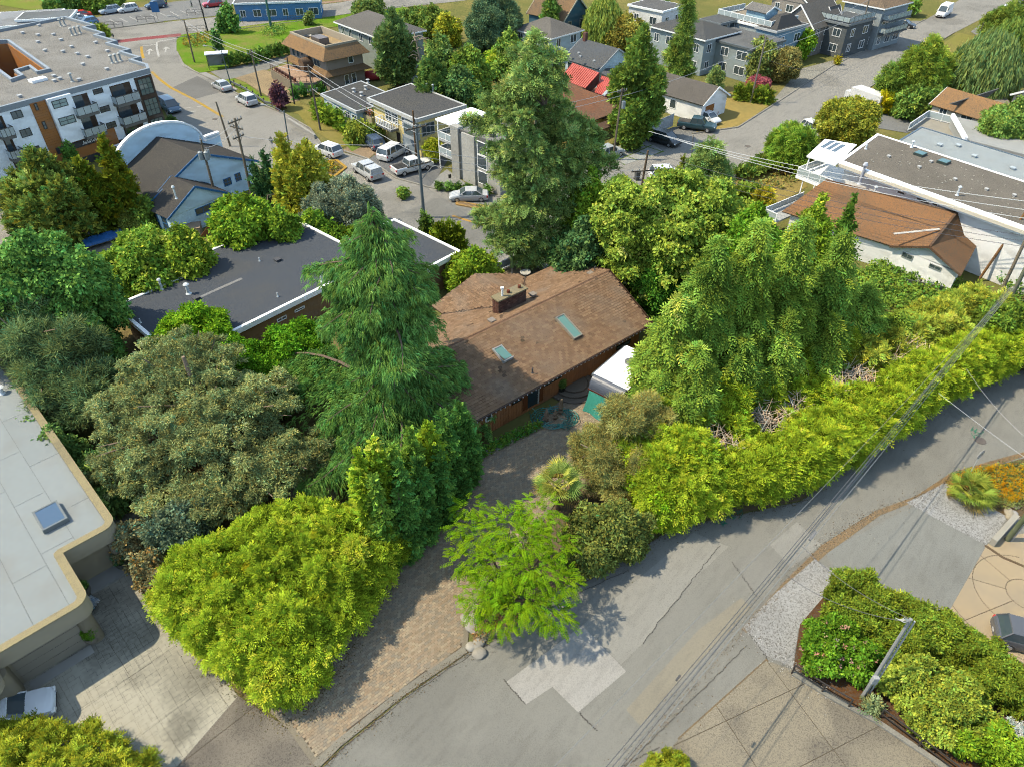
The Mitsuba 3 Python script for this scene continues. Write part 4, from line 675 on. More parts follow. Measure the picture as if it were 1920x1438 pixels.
for i in range(7): m = Mb(M_, C(('#b56a55', '#a8574c', '#7a3f46')[i % 3])); q = (1 + i * 1.25, -4.1 - i * .08); m.lathe([(.01, 1.53), (.2, 1.53), (.26, 1.9), (.2, 2.05), (.01, 2.1)], *q, 9); part(te, 'planter', m, 'matte')
# ------------------------------------------------ long grey hipped house behind it
K = frame(*G(640, 45, 6)[:2], -49.82); gh = thing('grey_hip_house', 'long grey green house with a grey hipped roof above the flat roofed homes', 'house'); walls(gh, K, rect(-2, 13.2, .3, 8.8), 0, 6.0, CW('#9aa7a2', 1.7)); hip(gh, K, -2, 13.2, .3, 8.8, 6.0, 8.0, C('#8e8d8b'))
W = wf(K, (-2, .29), (13.2, .29)); [window(gh, W, u, u + 1.1, 4.2, 5.4, 2, 1) for u in (1.2, 3.8, 7.5, 10.8)]; window(gh, W, 6.2, 6.9, 1.4, 2.6)
W = wf(K, (13.21, .3), (13.21, 8.8)); [window(gh, W, u, u + 1.5, 4.1, 5.4, 3, 1) for u in (.8, 4.6)]; window(gh, W, 1.0, 2.2, 1.0, 2.3, 2, 1)
# ------------------------------------------------ low flat blue house and yellow house
Y_ = frame(*G(692.6, 184.5, 5.4)[:2], -47.98); s = (38 - 5.4) / (38 - 6.5); yh = thing('yellow_house', 'pale yellow two storey house with a dark flat roof', 'house'); X1, Y1 = 11.06 * s, 8.0 * s; YW = CW('#f0dc96', 1.7)
walls(yh, Y_, rect(.3, X1 - .3, .3, Y1 - .3), 0, 5.1, YW); r = flatroof(yh, Y_, [(-.3, -.3), (X1, -.3), (X1, Y1), (-1.5, Y1)], 5.4, C('#6f7072'), C('#eceeea'), 'asphalt', .3, .25, .1)
for u, v in ((812, 172), (801, 170)): vent(r, at(u, v, 5.4), .9, .09)
W = wf(Y_, (.3, .29), (X1 - .3, .29)); part(yh, 'garage_door', Mb(Y_, C('#a9b9c6')).box(7.0, 10.2, .24, .29, 0, 2.2), 'satin'); dk2 = part(yh, 'balcony', Mb(Y_, C('#8f9498')).box(2.6, 6.2, -1.0, .28, 2.5, 2.75), 'matte'); railing(dk2, Y_, [(2.6, .2), (2.6, -1.0), (6.2, -1.0), (6.2, .2)], 2.75, .95, WHITE, False, .4)
for u0, u1 in ((3.0, 4.4), (4.7, 5.9), (7.0, 8.2), (8.8, 9.8)): window(yh, W, u0, u1, 3.2, 4.6, 2, 2)
part(yh, 'door', Mb(Y_, C('#4a4038')).box(5.6, 6.4, .24, .285, 0, 2.1), 'satin'); bw = part(yh, 'bay_window', Mb(Y_, C('#cfd8dc')).box(8.6, X1 - .2, -.5, .28, 2.5, 4.6), 'satin'); part(bw, 'pane', Mb(Y_, C('#7f9fae') * .5).box(8.75, X1 - .35, -.53, -.505, 3.0, 4.4), 'glass')
W = wf(Y_, (X1 - .29, .3), (X1 - .29, Y1 - .3)); window(yh, W, 5.3, 6.0, 3.0, 4.2); k = window(yh, W, .4, 2.4, 2.9, 4.4, 3, 1, C('#d9dfe0')); dm2 = part(yh, 'terrace_wall', Mb(Y_, C('#e9dfb0')).box(-3.2, .2, -.2, 4.5, 0, 2.7), 'matte'); railing(yh, Y_, [(-3.1, 4.4), (-3.1, -.1), (.1, -.1)], 2.7, .8, C('#7d7f80'), False, .8)
for i in range(6): q = np.array([-2.8 + i * .5, .3 + (i % 2) * .4]); m = Mb(Y_, C(('#7f9a45', '#b5664f', '#8fa04a')[i % 3])); leaves(m, np.repeat([[q[0], q[1], 3.0]], 14, 0), np.repeat([[0, 0, 1.0]], 14, 0), 4, .5, .1, .9, 0, C(('#7f9a45', '#c07a5f', '#8fa04a')[i % 3]), rng); part(yh, 'potted_plant', m, 'leaf')
for i in range(4): m = Mb(Y_, C('#efe2b0')); m.box(1.0 + i * 1.5, 2.3 + i * 1.5, -2.4, -2.2, 0, .9); m.box(2.3 + i * 1.5, 2.6 + i * 1.5, -2.5, -2.1, 0, 1.1); part(yh, 'garden_wall', m, 'matte')
N_ = frame(*G(600.4, 176, 3.5)[:2], -49.46); lo = thing('low_blue_house', 'low pale blue house with a dark flat roof beside the yellow house', 'house'); walls(lo, N_, rect(.3, 9.9, .3, 7.6), 0, 3.2, CW('#a9c3d2')); r = flatroof(lo, N_, [(0, 0), (10.3, 0), (10.3, 3.2), (8.6, 3.2), (8.6, 8.0), (-1.5, 8.0)], 3.5, C('#6c6f72'), C('#dfe5e8'), 'asphalt', .25, .2, .1)
for u, v in ((664, 173), (678, 180), (686, 168), (690, 156)): vent(r, at(u, v, 3.5), .5, .16, True, C('#d7dcdf'))
W = wf(N_, (.3, .29), (9.9, .29)); [window(lo, W, u, u + 1.3, 1.3, 2.6, 2, 1) for u in (1.0, 3.6, 6.2, 8.2)]
# ------------------------------------------------ grey modern house by the fir
Q = frame(*G(848.7, 245, 5.9)[:2], -45.6); mo = thing('modern_house', 'tall grey modern house with white glazed balconies in front of the fir', 'house'); GW = CW('#bcbcb6', 1.6)
walls(mo, Q, rect(0, 8.5, .0, 6.5), 0, 5.9, GW); part(mo, 'roof', Mb(Q, C('#a9aaa6')).poly(rect(.1, 8.4, .1, 6.4), 5.9, None, 5.95), 'matte'); part(mo, 'parapet', Mb(Q, C('#8b8d8c')).shp(shapely.box(0, 0, 8.5, 6.5).difference(shapely.box(.2, .2, 8.3, 6.3)), 5.9, None, 6.4), 'matte')
part(mo, 'tower', Mb(Q, CW('#b3b3ad', 1.6)).box(-.15, 1.3, -.3, .6, 0, 6.6), 'matte'); part(mo, 'tower', Mb(Q, CW('#c3c3bd', 1.6)).box(1.9, 4.2, -.25, .3, 0, 6.2), 'matte'); cn = part(mo, 'canopy', Mb(Q, WHITE).box(-3.6, -.3, .2, 6.4, 6.2, 6.4), 'satin')
for z in (2.0, 4.0): b = part(mo, 'balcony', Mb(Q, C('#dfe3e3')).box(-3.2, -.2, .2, 3.0, z - .2, z), 'satin'); railing(b, Q, [(-.2, .25), (-3.2, .25), (-3.2, 3.0)], z, .95, WHITE, True, 1.2)
for x, y in ((-3.2, .25), (-3.2, 3.0), (-.4, .25)): part(mo, 'post', Mb(Q, WHITE).box(x - .06, x + .06, y - .06, y + .06, 0, 6.2), 'satin')
W = wf(Q, (0, 0), (8.5, 0)); [window(mo, W, 4.6, 6.2, z, z + 1.5, 1, 1) for z in (.6, 2.6, 4.3)]; W = wf(Q, (0, 6.5), (0, 0)); [window(mo, W, 3.4, 6.0, z, z + 1.5, 2, 1) for z in (.3, 2.2, 4.2)]
for i in range(6): m = Mb(Q, C('#5a5f63')); x, y = 1.6 + i * .9, 2.0 + (i % 2) * 1.3; m.box(x - .25, x + .25, y - .25, y + .25, 5.95, 6.35); m.box(x - .25, x + .25, y + .2, y + .27, 6.35, 6.75); part(mo, 'roof_chair', m, 'satin')
# ------------------------------------------------ red roofed house and its neighbours
R_ = frame(*G(1067, 158.6, 4.5)[:2], -47.0); rh = thing('red_roof_house', 'house with red ribbed metal roofs and brown lower roofs right of the fir', 'house')
walls(rh, R_, rect(-6, 9.5, -9, 5.5), 0, 2.7, CW('#c2a25a', 1.5))
part(rh, 'lower_roof', Mb(R_, C('#a2745c')).poly(rect(-6.3, 9.8, -9.3, 5.8), 2.7, None, 2.85), 'gravel')
def metal(a, b, c, d, n, par):
    a, b, c, d = (np.array(x, float) for x in (a, b, c, d)); m = Mb(c=C('#e8685a')); slab3(m, [a, b, c, d], .08); r = part(par, 'roof', m, 'satin', label='red ribbed metal roof'); g = Mb(c=C('#e2604f'))
    for i in range(n + 1): t = i / n; bar(g, a + (b - a) * t + [0, 0, .03], d + (c - d) * t + [0, 0, .03], .05, .07)
    part(r, 'rib', g, 'satin', kind='stuff'); return r
r1 = metal(at(1074.4, 118.5, 6.4), at(1123.6, 137, 6.4), at(1097.7, 166, 4.6), at(1050, 148, 4.6), 14, rh); r2 = metal(at(1128.6, 142.7, 5.6), at(1170, 154, 5.6), at(1150, 186, 4.2), at(1115, 173.6, 4.2), 12, rh)
for rr, (a, b, c, d) in ((r1, ((1105, 136), (1110, 138), (1102, 148), (1096, 146))), (r2, ((1139, 167), (1143, 169), (1134, 180), (1129, 178)))): z = 5.6 if rr == r1 else 4.95; m = Mb(c=C('#c9d4d6')); slab3(m, [at(*a, z), at(*b, z), at(*c, z - .45), at(*d, z - .45)], .15); part(rr, 'skylight', m, 'glass')
wm = Mb(c=C('#7a4a40')); slab3(wm, [at(1123.6, 137, 6.35), at(1097.7, 166, 4.5), at(1097.7, 166, 4.5) - [0, 0, 1.2], at(1123.6, 137, 6.35) - [0, 0, 1.6]], .1); part(rh, 'dormer_wall', wm, 'matte')
br = Mb(c=C('#a2745c')); slab3(br, [at(1048, 150, 4.5), at(1160, 192, 4.2), at(1155, 224, 2.5), at(1030, 222, 2.5)], .1); part(rh, 'brown_roof', br, 'gravel'); m = Mb(c=C('#8a6a58')); slab3(m, [at(1085, 246, 2.9), at(1150, 222, 2.9), at(1158, 232, 2.5), at(1090, 260, 2.5)], .1); part(rh, 'porch_roof', m, 'gravel')
W = wf(R_, (-6, -9.01), (9.5, -9.01)); [window(rh, W, u, u + 1.2, .8, 2.1, 2, 1) for u in (8.0, 5.4)]
D_ = frame(*G(1058.5, 108.5, 4)[:2], -49.06); dh = thing('slate_gable_house', 'pale blue house with a dark slate coloured gable roof behind the red roofs', 'house'); walls(dh, D_, rect(0, 7.9, .3, 8.2), 0, 4.0, CW('#b9d0da')); r = gable(dh, D_, 0, 7.9, .2, 8.2, 4.0, 6.3, 'x', C('#757c85'), .35, 'gravel', C('#dfe8ec'), wallcol=CW('#b9d0da'))
W = wf(D_, (7.91, .3), (7.91, 8.2)); window(dh, W, 3.4, 4.3, 4.4, 5.5, 1, 2); W = wf(D_, (0, .29), (7.9, .29)); window(dh, W, 5.4, 7.2, 2.3, 3.4, 2, 1); window(dh, W, .6, 1.6, 2.3, 3.4)
p = at(1097, 77, 6.1); part(dh, 'chimney', Mb(frame(p[0], p[1], -49, 0), C('#8a5a52')).box(-.3, .3, -.3, .3, 5.4, 7.4), 'matte'); [boxvent(r, at(u, v, 5.0), .2, .2, C('#cfd4d6'), -49) for u, v in ((1085, 101), (1088, 108), (1066, 100), (1114, 116))]; lw = Mb(c=C('#83898f')); slab3(lw, [at(1127, 138, 3.6), at(1156, 108, 3.6), at(1180, 118, 3.0), at(1150, 148, 3.0)], .1); part(dh, 'lower_roof', lw, 'gravel')
# white garage house
Z_ = frame(*G(1249, 168, 3.4)[:2], -46.6); wg = thing('white_garage', 'small white house with a wooden door by the two parked cars', 'house'); walls(wg, Z_, rect(-2.5, 6.8, 0, 6.5), 0, 2.9, WHITE); gable(wg, Z_, -2.5, 6.8, 0, 6.5, 2.9, 4.7, 'x', C('#85807c'), .35, 'gravel', WHITE, wallcol=WHITE); part(wg, 'garage_door', Mb(Z_, C('#b5723c')).box(6.8, 6.85, 1.0, 3.2, 0, 2.2), 'satin', label='orange brown wooden door'); W = wf(Z_, (-2.5, -.01), (6.8, -.01)); [window(wg, W, u, u + 1, 1.0, 2.2) for u in (.5, 3.6)]
# ------------------------------------------------ houses along the far street
def plainhouse(key, label, fr, x1, y1, h, wc, rc, kind='flat', rise=2.0, win=((1, .3), (2, .3)), trim=TRIM, side=True, storeys=2, x0=0.0, cat='house', wc2=None, fcol=WHITE):
    t = thing(key, label, cat); wc = np.clip(np.asarray(wc) * 1.8, 0, .82); walls(t, fr, rect(x0, x1, 0, y1), 0, h, wc)
    if kind == 'flat': flatroof(t, fr, rect(x0 - .3, x1 + .3, -.3, y1 + .3), h + .3, rc, trim, 'asphalt', .25, .15, .1)
    elif kind == 'hip': hip(t, fr, x0, x1, 0, y1, h, h + rise, rc, .45, trim=trim)
    else: gable(t, fr, x0, x1, 0, y1, h, h + rise, kind, rc, .4, 'gravel', trim, wallcol=wc)
    for a, b, L in (((x0, -.01), (x1, -.01), x1 - x0), ((x1 + .01, 0), (x1 + .01, y1), y1)):
        W = wf(fr, a, b); n = max(1, int(L / 3.0))
        for s_ in range(storeys):
            z = .9 + s_ * (h - .4) / storeys
            for i in range(n):
                u = L * (i + .5) / n; w_ = .5 + .25 * ((i * 7 + s_ * 3) % 3); window(t, W, u - w_, u + w_, z, z + 1.25, 2, 1, fcol)
    return t
def fa(u, v, z, ang): return frame(*G(u, v, z)[:2], ang)
plainhouse('teal_house', 'dark teal house with a brown gable roof and cream windows by the willow', fa(1056.8, 30, 6, 45.25) , 7.5, 9, 5.4, C('#3d6478'), C('#b08f6c'), 'y', 3.4, trim=C('#e8e6d2'), fcol=C('#ece6c4'))
plainhouse('grey_roof_house', 'pale blue house with a grey roof left of the teal house', fa(966, 52, 5.2, -45), 9, 8, 5.0, C('#b9cbd2'), C('#96938f'), 'hip', 2.0)
h14 = fa(1222, 45, 6.3, -50.9); t14 = plainhouse('grey_house', 'large blue grey house with a dark roof and stacked decks, behind the conifer', h14, 12.2, 9.0, 6.0, C('#9dadb2'), C('#6f7479'), 'hip', 1.5)
fw_ = fa(1347, 76, 3.4, -50.9); t15 = thing('deck_house', 'grey house with dark balconies and large white windows above the cedar hedge', 'house'); walls(t15, fw_, rect(-4, 0, -.5, 6.8), 0, 6.2, CW('#a4b0b3', 1.7)); flatroof(t15, fw_, rect(-4.3, .6, -1, 7.2), 6.5, C('#7d8287'), C('#9aa4a8'), 'asphalt', .2, .12, .2); walls(t15, fw_, rect(0, 2.8, 0, 6.6), 0, 3.3, CW('#b5bfc1', 1.7)); dk3 = part(t15, 'balcony', Mb(fw_, C('#70777a')).box(0, 3.2, -.3, 7.0, 3.3, 3.5), 'matte'); railing(dk3, fw_, [(0, -.2), (3.1, -.2), (3.1, 6.9), (0, 6.9)], 3.5, 1.0, C('#4a4f52'), True, 1.1)
W = wf(fw_, (.01, 0), (.01, 6.6)); [window(t15, W, u, u + 1.4, 3.7, 5.8) for u in (.5, 2.6)]; W = wf(fw_, (2.81, 0), (2.81, 6.6)); [window(t15, W, u, u + 1.3, .8, 2.6, 2, 1) for u in (.5, 2.4, 4.6)]; lf = Mb(fw_, WHITE); lf.box(.03, .05, 4.6, 5.3, 4.4, 5.4); lf.box(.055, .06, 4.78, 5.12, 4.6, 5.2, C('#c23a32')); part(t15, 'flag', lf, 'satin')
plainhouse('flat_grey_house', 'grey house with a wide flat roof next to the deck house', fa(1400, 87, 5.6, -50.9), 1.2, 9, 5.2, C('#95a3a6'), C('#8f9295'), 'flat', x0=-9.5, trim=C('#7c858a'))
b15 = fa(1420, 48, 6.4, -52.9); t16 = plainhouse('slate_blue_house', 'slate blue house with a truncated pyramid roof on the far street', b15, 4.2, 8.7, 6.0, C('#7fa0b4'), C('#6d7073'), 'flat', trim=C('#e3e8ea')); pm_ = Mb(b15, C('#67696c')); q = [(.4, .6), (3.8, .6), (3.8, 7.9), (.4, 7.9)]; q2 = [(1.5, 2.6), (2.7, 2.6), (2.7, 5.9), (1.5, 5.9)]
for i in range(4): j = (i + 1) % 4; slab3(pm_, [(*q[i], 6.3), (*q[j], 6.3), (*q2[j], 8.0), (*q2[i], 8.0)], .08)
slab3(pm_, [(*p, 8.0) for p in q2], .08); part(t16, 'pyramid_roof', pm_, 'gravel'); rd = fa(1345, 30, 6.2, -52.9); t17 = plainhouse('roof_deck_house', 'pale house with a furnished roof deck and white railing at the top of the picture', rd, 12, 8, 6.0, C('#a8b4b8'), C('#c9bca8'), 'flat'); railing(t17, rd, [(0, 7.8), (0, 0.1), (12, .1), (12, 7.8)], 6.3, 1.0, WHITE, True, 1.5); plainhouse('roof_pavilion', 'small blue pavilion on the roof deck', fa(1412, 27, 7.6, -52.9), 2.6, 3.6, 8.4, C('#a9cbdc'), C('#a6a5a3'), 'x', .7, storeys=1, x0=-1.5, cat='pavilion')
plainhouse('dormer_house', 'grey shingled house with white trimmed dormers on the far street', fa(1468, 33, 5.6, -52.9), 7, 9, 5.2, C('#8e8a86'), C('#8b8986'), 'y', 3.2, trim=WHITE)
d2 = fa(1500, 28, 5.2, -52.9)
for x in (1.0, 4.4): t_ = thing('dormer', ('left' if x < 2 else 'right') + ' white edged pointed dormer facing the far street', 'dormer'); walls(t_, d2, rect(x, x + 1.8, 1.0, 4.0), 0, 5.8, C('#8e8a86')); gable(t_, d2, x, x + 1.8, 1.0, 4.0, 5.8, 7.4, 'y', C('#8b8986'), .25, 'gravel', WHITE, wallcol=C('#8e8a86')); window(t_, wf(d2, (x, .99), (x + 1.8, .99)), .5, 1.3, 4.6, 6.2)
b18 = fa(1525, 30, 6, -52.9); t18 = plainhouse('dark_deck_house', 'charcoal house with a deep covered deck left of the white van', b18, 7.5, 8.5, 5.6, C('#5b6266'), C('#7c8287'), 'flat', trim=C('#9aa2a6')); railing(t18, b18, [(0, .1), (7.5, .1), (7.5, 8.4)], 5.9, 1.0, C('#5a6064'), True, 1.3)
b19 = fa(1585, 6, 7, -52.9); t19 = plainhouse('grey_balcony_house', 'tall grey house with glass balconies at the top right of the house row', b19, 8, 9, 7.4, C('#9aa6ac'), C('#a58f78'), 'hip', 1.6)
for z in (2.9, 5.2): b_ = part(t19, 'balcony', Mb(b19, C('#868d91')).box(8.0, 9.4, .5, 8.5, z - .2, z), 'matte'); railing(b_, b19, [(8.0, .6), (9.3, .6), (9.3, 8.4)], z, 1.0, C('#8a9498'), True, 1.3)
plainhouse('white_modern_house', 'white cubic house behind the willow at the top edge', fa(1180, 8, 6.5, -45), 8, 7, 6.2, C('#e9ecec'), C('#8a8d90'), 'flat'); plainhouse('grey_top_house', 'grey roofed house at the top edge above the blue roof deck', fa(1450, -8, 6, -52.9), 9, 8, 5.8, C('#98938e'), C('#7b7875'), 'y', 2.5)
plainhouse('mural_building', 'low building with a blue mural at the top edge beyond the main road', fa(438, 8, 3.5, 9), 18, 8, 3.4, C('#4f86b8'), C('#8c9094'), 'flat', storeys=1)
plainhouse('white_metal_building', 'low pale metal roofed building at the top left corner', fa(-30, 52, 5.2, 15), 11, 12, 5.0, C('#c3ccd2'), C('#c6ccd2'), 'flat'); plainhouse('service_building', 'low grey building with rooftop vents behind the apartment block', fa(30, 36, 6, 15), 9, 6, 5.6, C('#b2bac2'), C('#9aa3aa'), 'flat')
# ------------------------------------------------ right hand houses
V = frame(36.69, 77.17, -53.47); gr = thing('gravel_roof_house', 'white house with a long grey gravel flat roof at the right edge', 'house'); GP = [(0, 0), (27, 0), (27, 11), (-2.2, 11)]
walls(gr, V, rect(.5, 26.5, .7, 10.5), 0, 5.6, WHITE * .95); r = flatroof(gr, V, GP, 6.5, C('#a09a90'), WHITE, 'gravel', .35, .22, .5)
gs = part(gr, 'gutter', Mb(V, CW('#d5cfbf', 1.8)).box(0, 27, -.12, -.01, 5.9, 6.25), 'satin')
pts_ = np.c_[rng.uniform(1, 18, 90), rng.uniform(1, 10, 90)]; lm = Mb(V, C('#e8e6da'))
for x, y in pts_: s_ = rng.uniform(.05, .13); lm.box(x, x + s_, y, y + s_, 6.48, 6.52)
part(r, 'loose_stones', lm, 'matte', kind='stuff')
for u, v in ((1725, 291), (1769, 306)): p = at(u, v, 6.5); m = Mb(frame(p[0], p[1], -53.5, 6.48), C('#4d5a58')); m.box(-.55, .55, -.55, .55, 0, .25); k = part(r, 'skylight', m, 'satin'); part(k, 'pane', Mb(frame(p[0], p[1], -53.5, 6.48), C('#6fa3a0') * .7).box(-.5, .5, -.5, .5, .252, .3), 'glass')
for u, v, h in ((1709, 277, .7), (1794, 367, .9), (1623, 280, .5)): vent(r, at(u, v, 6.5), h, .1, h > .6)
for u, v in ((1666, 295), (1723, 315), (1790, 338), (1849, 357), (1901, 368), (1745, 305)): boxvent(r, at(u, v, 6.5), .18, .2, C('#e4e4e0'), -53)
W = wf(V, (.5, .69), (26.5, .69)); wpx(gr, W, (1684, 358), (1695, 366)); wpx(gr, W, (1721, 373), (1740, 382), 4, 3, C('#8f8a80')); wpx(gr, W, (1750, 379), (1757, 387)); 
cn = part(gr, 'canopy', Mb(V, WHITE).poly([(-3.3, -1.3), (.2, -.9), (-1.9, 6.4), (-5.2, 4.9)], 6.15, None, 6.3), 'satin', label='white patio canopy with dark glazed strips'); sp = Mb(V, C('#5f7078')); [sp.poly([(-4.0 + i * .75, 2.2), (-3.55 + i * .75, 2.3), (-4.0 + i * .75, 5.2), (-4.45 + i * .75, 5.0)], 6.302, None, 6.32) for i in range(3)]; part(cn, 'glazing', sp, 'glass')
ub = part(gr, 'balcony', Mb(V, WHITE).box(-4.2, .45, -1.0, 5.0, 3.3, 3.6), 'satin'); railing(ub, V, [(.4, -.95), (-4.1, -.95), (-4.1, 4.9)], 3.6, 1.0, WHITE, True, 1.3); [part(gr, 'post', Mb(V, WHITE).box(x - .06, x + .06, y - .06, y + .06, 0, 6.15), 'satin') for x, y in ((-3.2, -.8), (-4.6, 4.5))]
mr_ = thing('pale_membrane_house', 'house with a wide pale grey membrane roof behind the gravel roof', 'house'); walls(mr_, V, [(.5, 11.6), (26, 11.6), (26, 18.2), (-.6, 18.2)], 0, 5.5, CW('#cfd6d8')); r = flatroof(mr_, V, [(.1, 11.25), (27, 11.25), (27, 18.9), (-.9, 18.9)], 6.0, C('#c6d2d6'), C('#6d8296'), 'matte', .22, .24, .2)
for u, v in ((1761, 274), (1796, 275), (1826, 295), (1898, 318)): boxvent(r, at(u, v, 6.0), .28, .25, C('#d8e4ea'), -53)
J = fa(1768, 186, 5.4, -58.0); wo = plainhouse('tan_roof_house', 'house with a tan shingle roof and pale roof deck at the far right', J, 16, 5.5, 4.6, C('#cfc6b4'), C('#cf9f6c'), 'x', 1.6, x0=-1.0); wr = thing('white_deck_house', 'pale roofed addition with white railing left of the leafy tree at the right edge', 'house'); q = [tuple(at(u, v, 5.2)[:2]) for u, v in ((1786, 218), (1905, 245), (1960, 300), (1810, 262))]; part(wr, 'wall', Mb(c=C('#d9dcd8')).poly(q, 0, None, 5.0), 'matte'); part(wr, 'roof', Mb(c=C('#cfd3d2')).poly(q, 5.02, None, 5.2), 'matte'); m = Mb(c=WHITE); bar(m, at(1786, 217, 5.4), at(1811, 262, 5.4), .35, .5); part(wr, 'parapet', m, 'satin')
q = [tuple(at(u, v, 3.8)[:2]) for u, v in ((1700, 245), (1736, 220), (1796, 236), (1806, 262), (1728, 240))]; part(wr, 'deck', Mb(c=C('#c9c4b6')).poly(q, 3.6, None, 3.8), 'matte'); railing(wr, np.eye(4), [at(1702, 246, 3.8)[:2], at(1737, 222, 3.8)[:2], at(1792, 236, 3.8)[:2]], 3.8, 1.0, WHITE, True, 1.6)
gx = fa(1795, 195, 5.0, -30); gy = plainhouse('grey_gable_house', 'grey roofed house with a courtyard deck at the right edge, under the willow', fa(1905, 172, 5.2, -56), 8, 9, 5.0, C('#c4bcae'), C('#6b7078'), 'y', 2.2); sr = Mb(c=C('#9fa4a4')); slab3(sr, [at(1780, 195, 5.5), at(1872, 166, 6.4), at(1850, 182, 5.2), at(1806, 200, 4.6)], .12); part(gy, 'wing_roof', sr, 'gravel'); q = [tuple(at(u, v, 3.2)[:2]) for u, v in ((1845, 196), (1885, 180), (1895, 195), (1882, 208))]; part(gy, 'deck', Mb(c=C('#b3a99c')).poly(q, 3.0, None, 3.2), 'matte'); part(gy, 'garden_wall', Mb(c=C('#cdc3b0')).poly([tuple(at(u, v, 3.0)[:2]) for u, v in ((1810, 200), (1845, 190), (1882, 208), (1885, 225))], 0, None, 3.0), 'matte')
# brown roofed house with the white front gable
Bq = frame(29.5, 71.76, -53.89); bh = thing('brown_roof_house', 'low house with a weathered brown shingle roof and white front gable right of the cedars', 'house'); RB = C('#bd8c62'); RB2 = C('#a67c58')
walls(bh, Bq, [(.8, .6), (11.3, 3.4), (17.9, 3.4), (15.0, 13.4), (13.0, 9.8), (1.5, 9.5)], 0, 2.7, WHITE)
A0, A1, R0, R1, B0, B1, AX, P3, TP = (0, 0, 3.0), (11.1, 3.0, 2.75), (.8, 5.6, 5.5), (13.4, 9.6, 5.4), (1.6, 10.4, 3.4), (13.2, 12.0, 3.8), (14.75, 2.95, 4.32), (18.45, 2.95, 2.9), (15.0, 14.4, 2.8)
m = Mb(Bq, RB); slab3(m, [A0, A1, R1, R0], .12); slab3(m, [B1, B0, R0, R1], .12); slab3(m, [A1, AX, R1], .12); rk = part(bh, 'roof', m, 'gravel')
m = Mb(Bq, RB2); slab3(m, [AX, P3, TP], .12); slab3(m, [AX, TP, R1], .12); part(bh, 'roof', m, 'gravel', label='hip end of the brown roof above the white gable'); m = Mb(Bq, WHITE); slab3(m, [(11.4, 3.38, 2.68), (14.75, 3.38, 4.12), (18.0, 3.38, 2.85)], .1); part(bh, 'gable_wall', m, 'matte')
rid = Mb(Bq, C('#7d5d48')); bar(rid, R0, R1, .22, .05); bar(rid, AX, R1, .22, .06); bar(rid, np.array(A1) - [0, .03, .1], np.array(AX) - [0, .03, .1], .08, .2); bar(rid, np.array(AX) - [0, .03, .1], np.array(P3) - [0, .03, .1], .08, .2); part(rk, 'ridge_cap', rid, 'matte'); W = wf(Bq, (11.3, 3.38), (17.9, 3.38)); wpx(bh, W, (1694, 474), (1709, 488), 2, 1, C('#b9c0bf')); wpx(bh, W, (1745, 495), (1762, 508), 2, 1, C('#b9c0bf'))
p = at(1645, 352, 4.6); part(bh, 'chimney', Mb(frame(p[0], p[1], -54), C('#8d8570')).box(-.5, .5, -.3, .3, 3.5, 6.4), 'matte'); vent(bh, at(1638, 366, 4.6), .9, .1); vent(bh, at(1611, 346, 4.9), 2.2, .14, True, (.3, .32, .36)); m = Mb(c=C('#f3ece0')); bar(m, at(1676, 439, 4.4), at(1762, 430, 4.9), .3, .04); part(rk, 'board', m, 'satin', label='long white board lying on the brown roof')
dkb = part(bh, 'side_deck', Mb(Bq, C('#d7d9d6')).box(-1.6, .3, -1.2, 6.0, 2.0, 2.2), 'satin'); railing(dkb, Bq, [(.2, -1.1), (-1.5, -1.1), (-1.5, 5.9)], 2.2, .9, WHITE, True, 1.5)
# ---------------------------------------------------------------- trees, hedges, shrubs
ORD = ['first', 'second', 'third', 'fourth', 'fifth', 'sixth', 'seventh', 'eighth', 'ninth', 'tenth', 'eleventh', 'twelfth', 'thirteenth']
LIME = C('#a8c236')
def gE(u, v, rx, ry, h, lift=0.42):
    p = G(u, v); return [p[0], p[1], h * lift, rx, ry, h * (1 - lift)]
def path(pts, step, off=0.0):
    q = shapely.LineString(gp(pts)); q = q.offset_curve(off) if off else q
    return [np.array(q.interpolate(d).coords[0]) for d in np.arange(0, q.length, step)], q
def hedgeE(pts, w, h, step, rng, off=0.0, jit=0.15, lift=0.5):
    return [[p[0] + rng.normal(0, jit), p[1] + rng.normal(0, jit), h * lift, w * rng.uniform(0.9, 1.1), w * rng.uniform(0.9, 1.1), h * (1 - lift) * rng.uniform(0.94, 1.06)] for p in path(pts, step, off)[0]]
rg = np.random.default_rng(21)
DEADB = ((1340, 842, 120, 1.4), (1432, 798, 150, 1.6), (1480, 775, 80, 1.0), (1600, 720, 150, 1.6), (1562, 742, 80, 1.0), (1690, 670, 80, 1.0), (1668, 692, 60, .9))
HOLES = np.array([[*G(u, v, 2.2)[:2], r] for u, v, n, r in DEADB])
# big golden mound at the front
E = [gE(470, 1135, 4.6, 3.6, 4.6), gE(575, 1075, 4.4, 3.2, 5.0), gE(660, 1065, 3.4, 3.0, 4.6), gE(530, 1225, 3.5, 2.6, 4.3), gE(545, 1290, 1.9, 1.5, 3.2), gE(400, 1130, 2.9, 2.8, 4.0), gE(620, 1150, 3.0, 2.8, 4.2), gE(450, 1200, 2.6, 2.4, 3.6), gE(715, 1030, 1.9, 1.8, 3.6)]
shrub('mound_hedge', 'huge rounded lime green conifer mound between the concrete forecourt and the paved drive', 'hedge', E, LIME, 'plume', 1, nsub=150, fr=0.34, dens=1.35, zs=0.85, hue=.06)
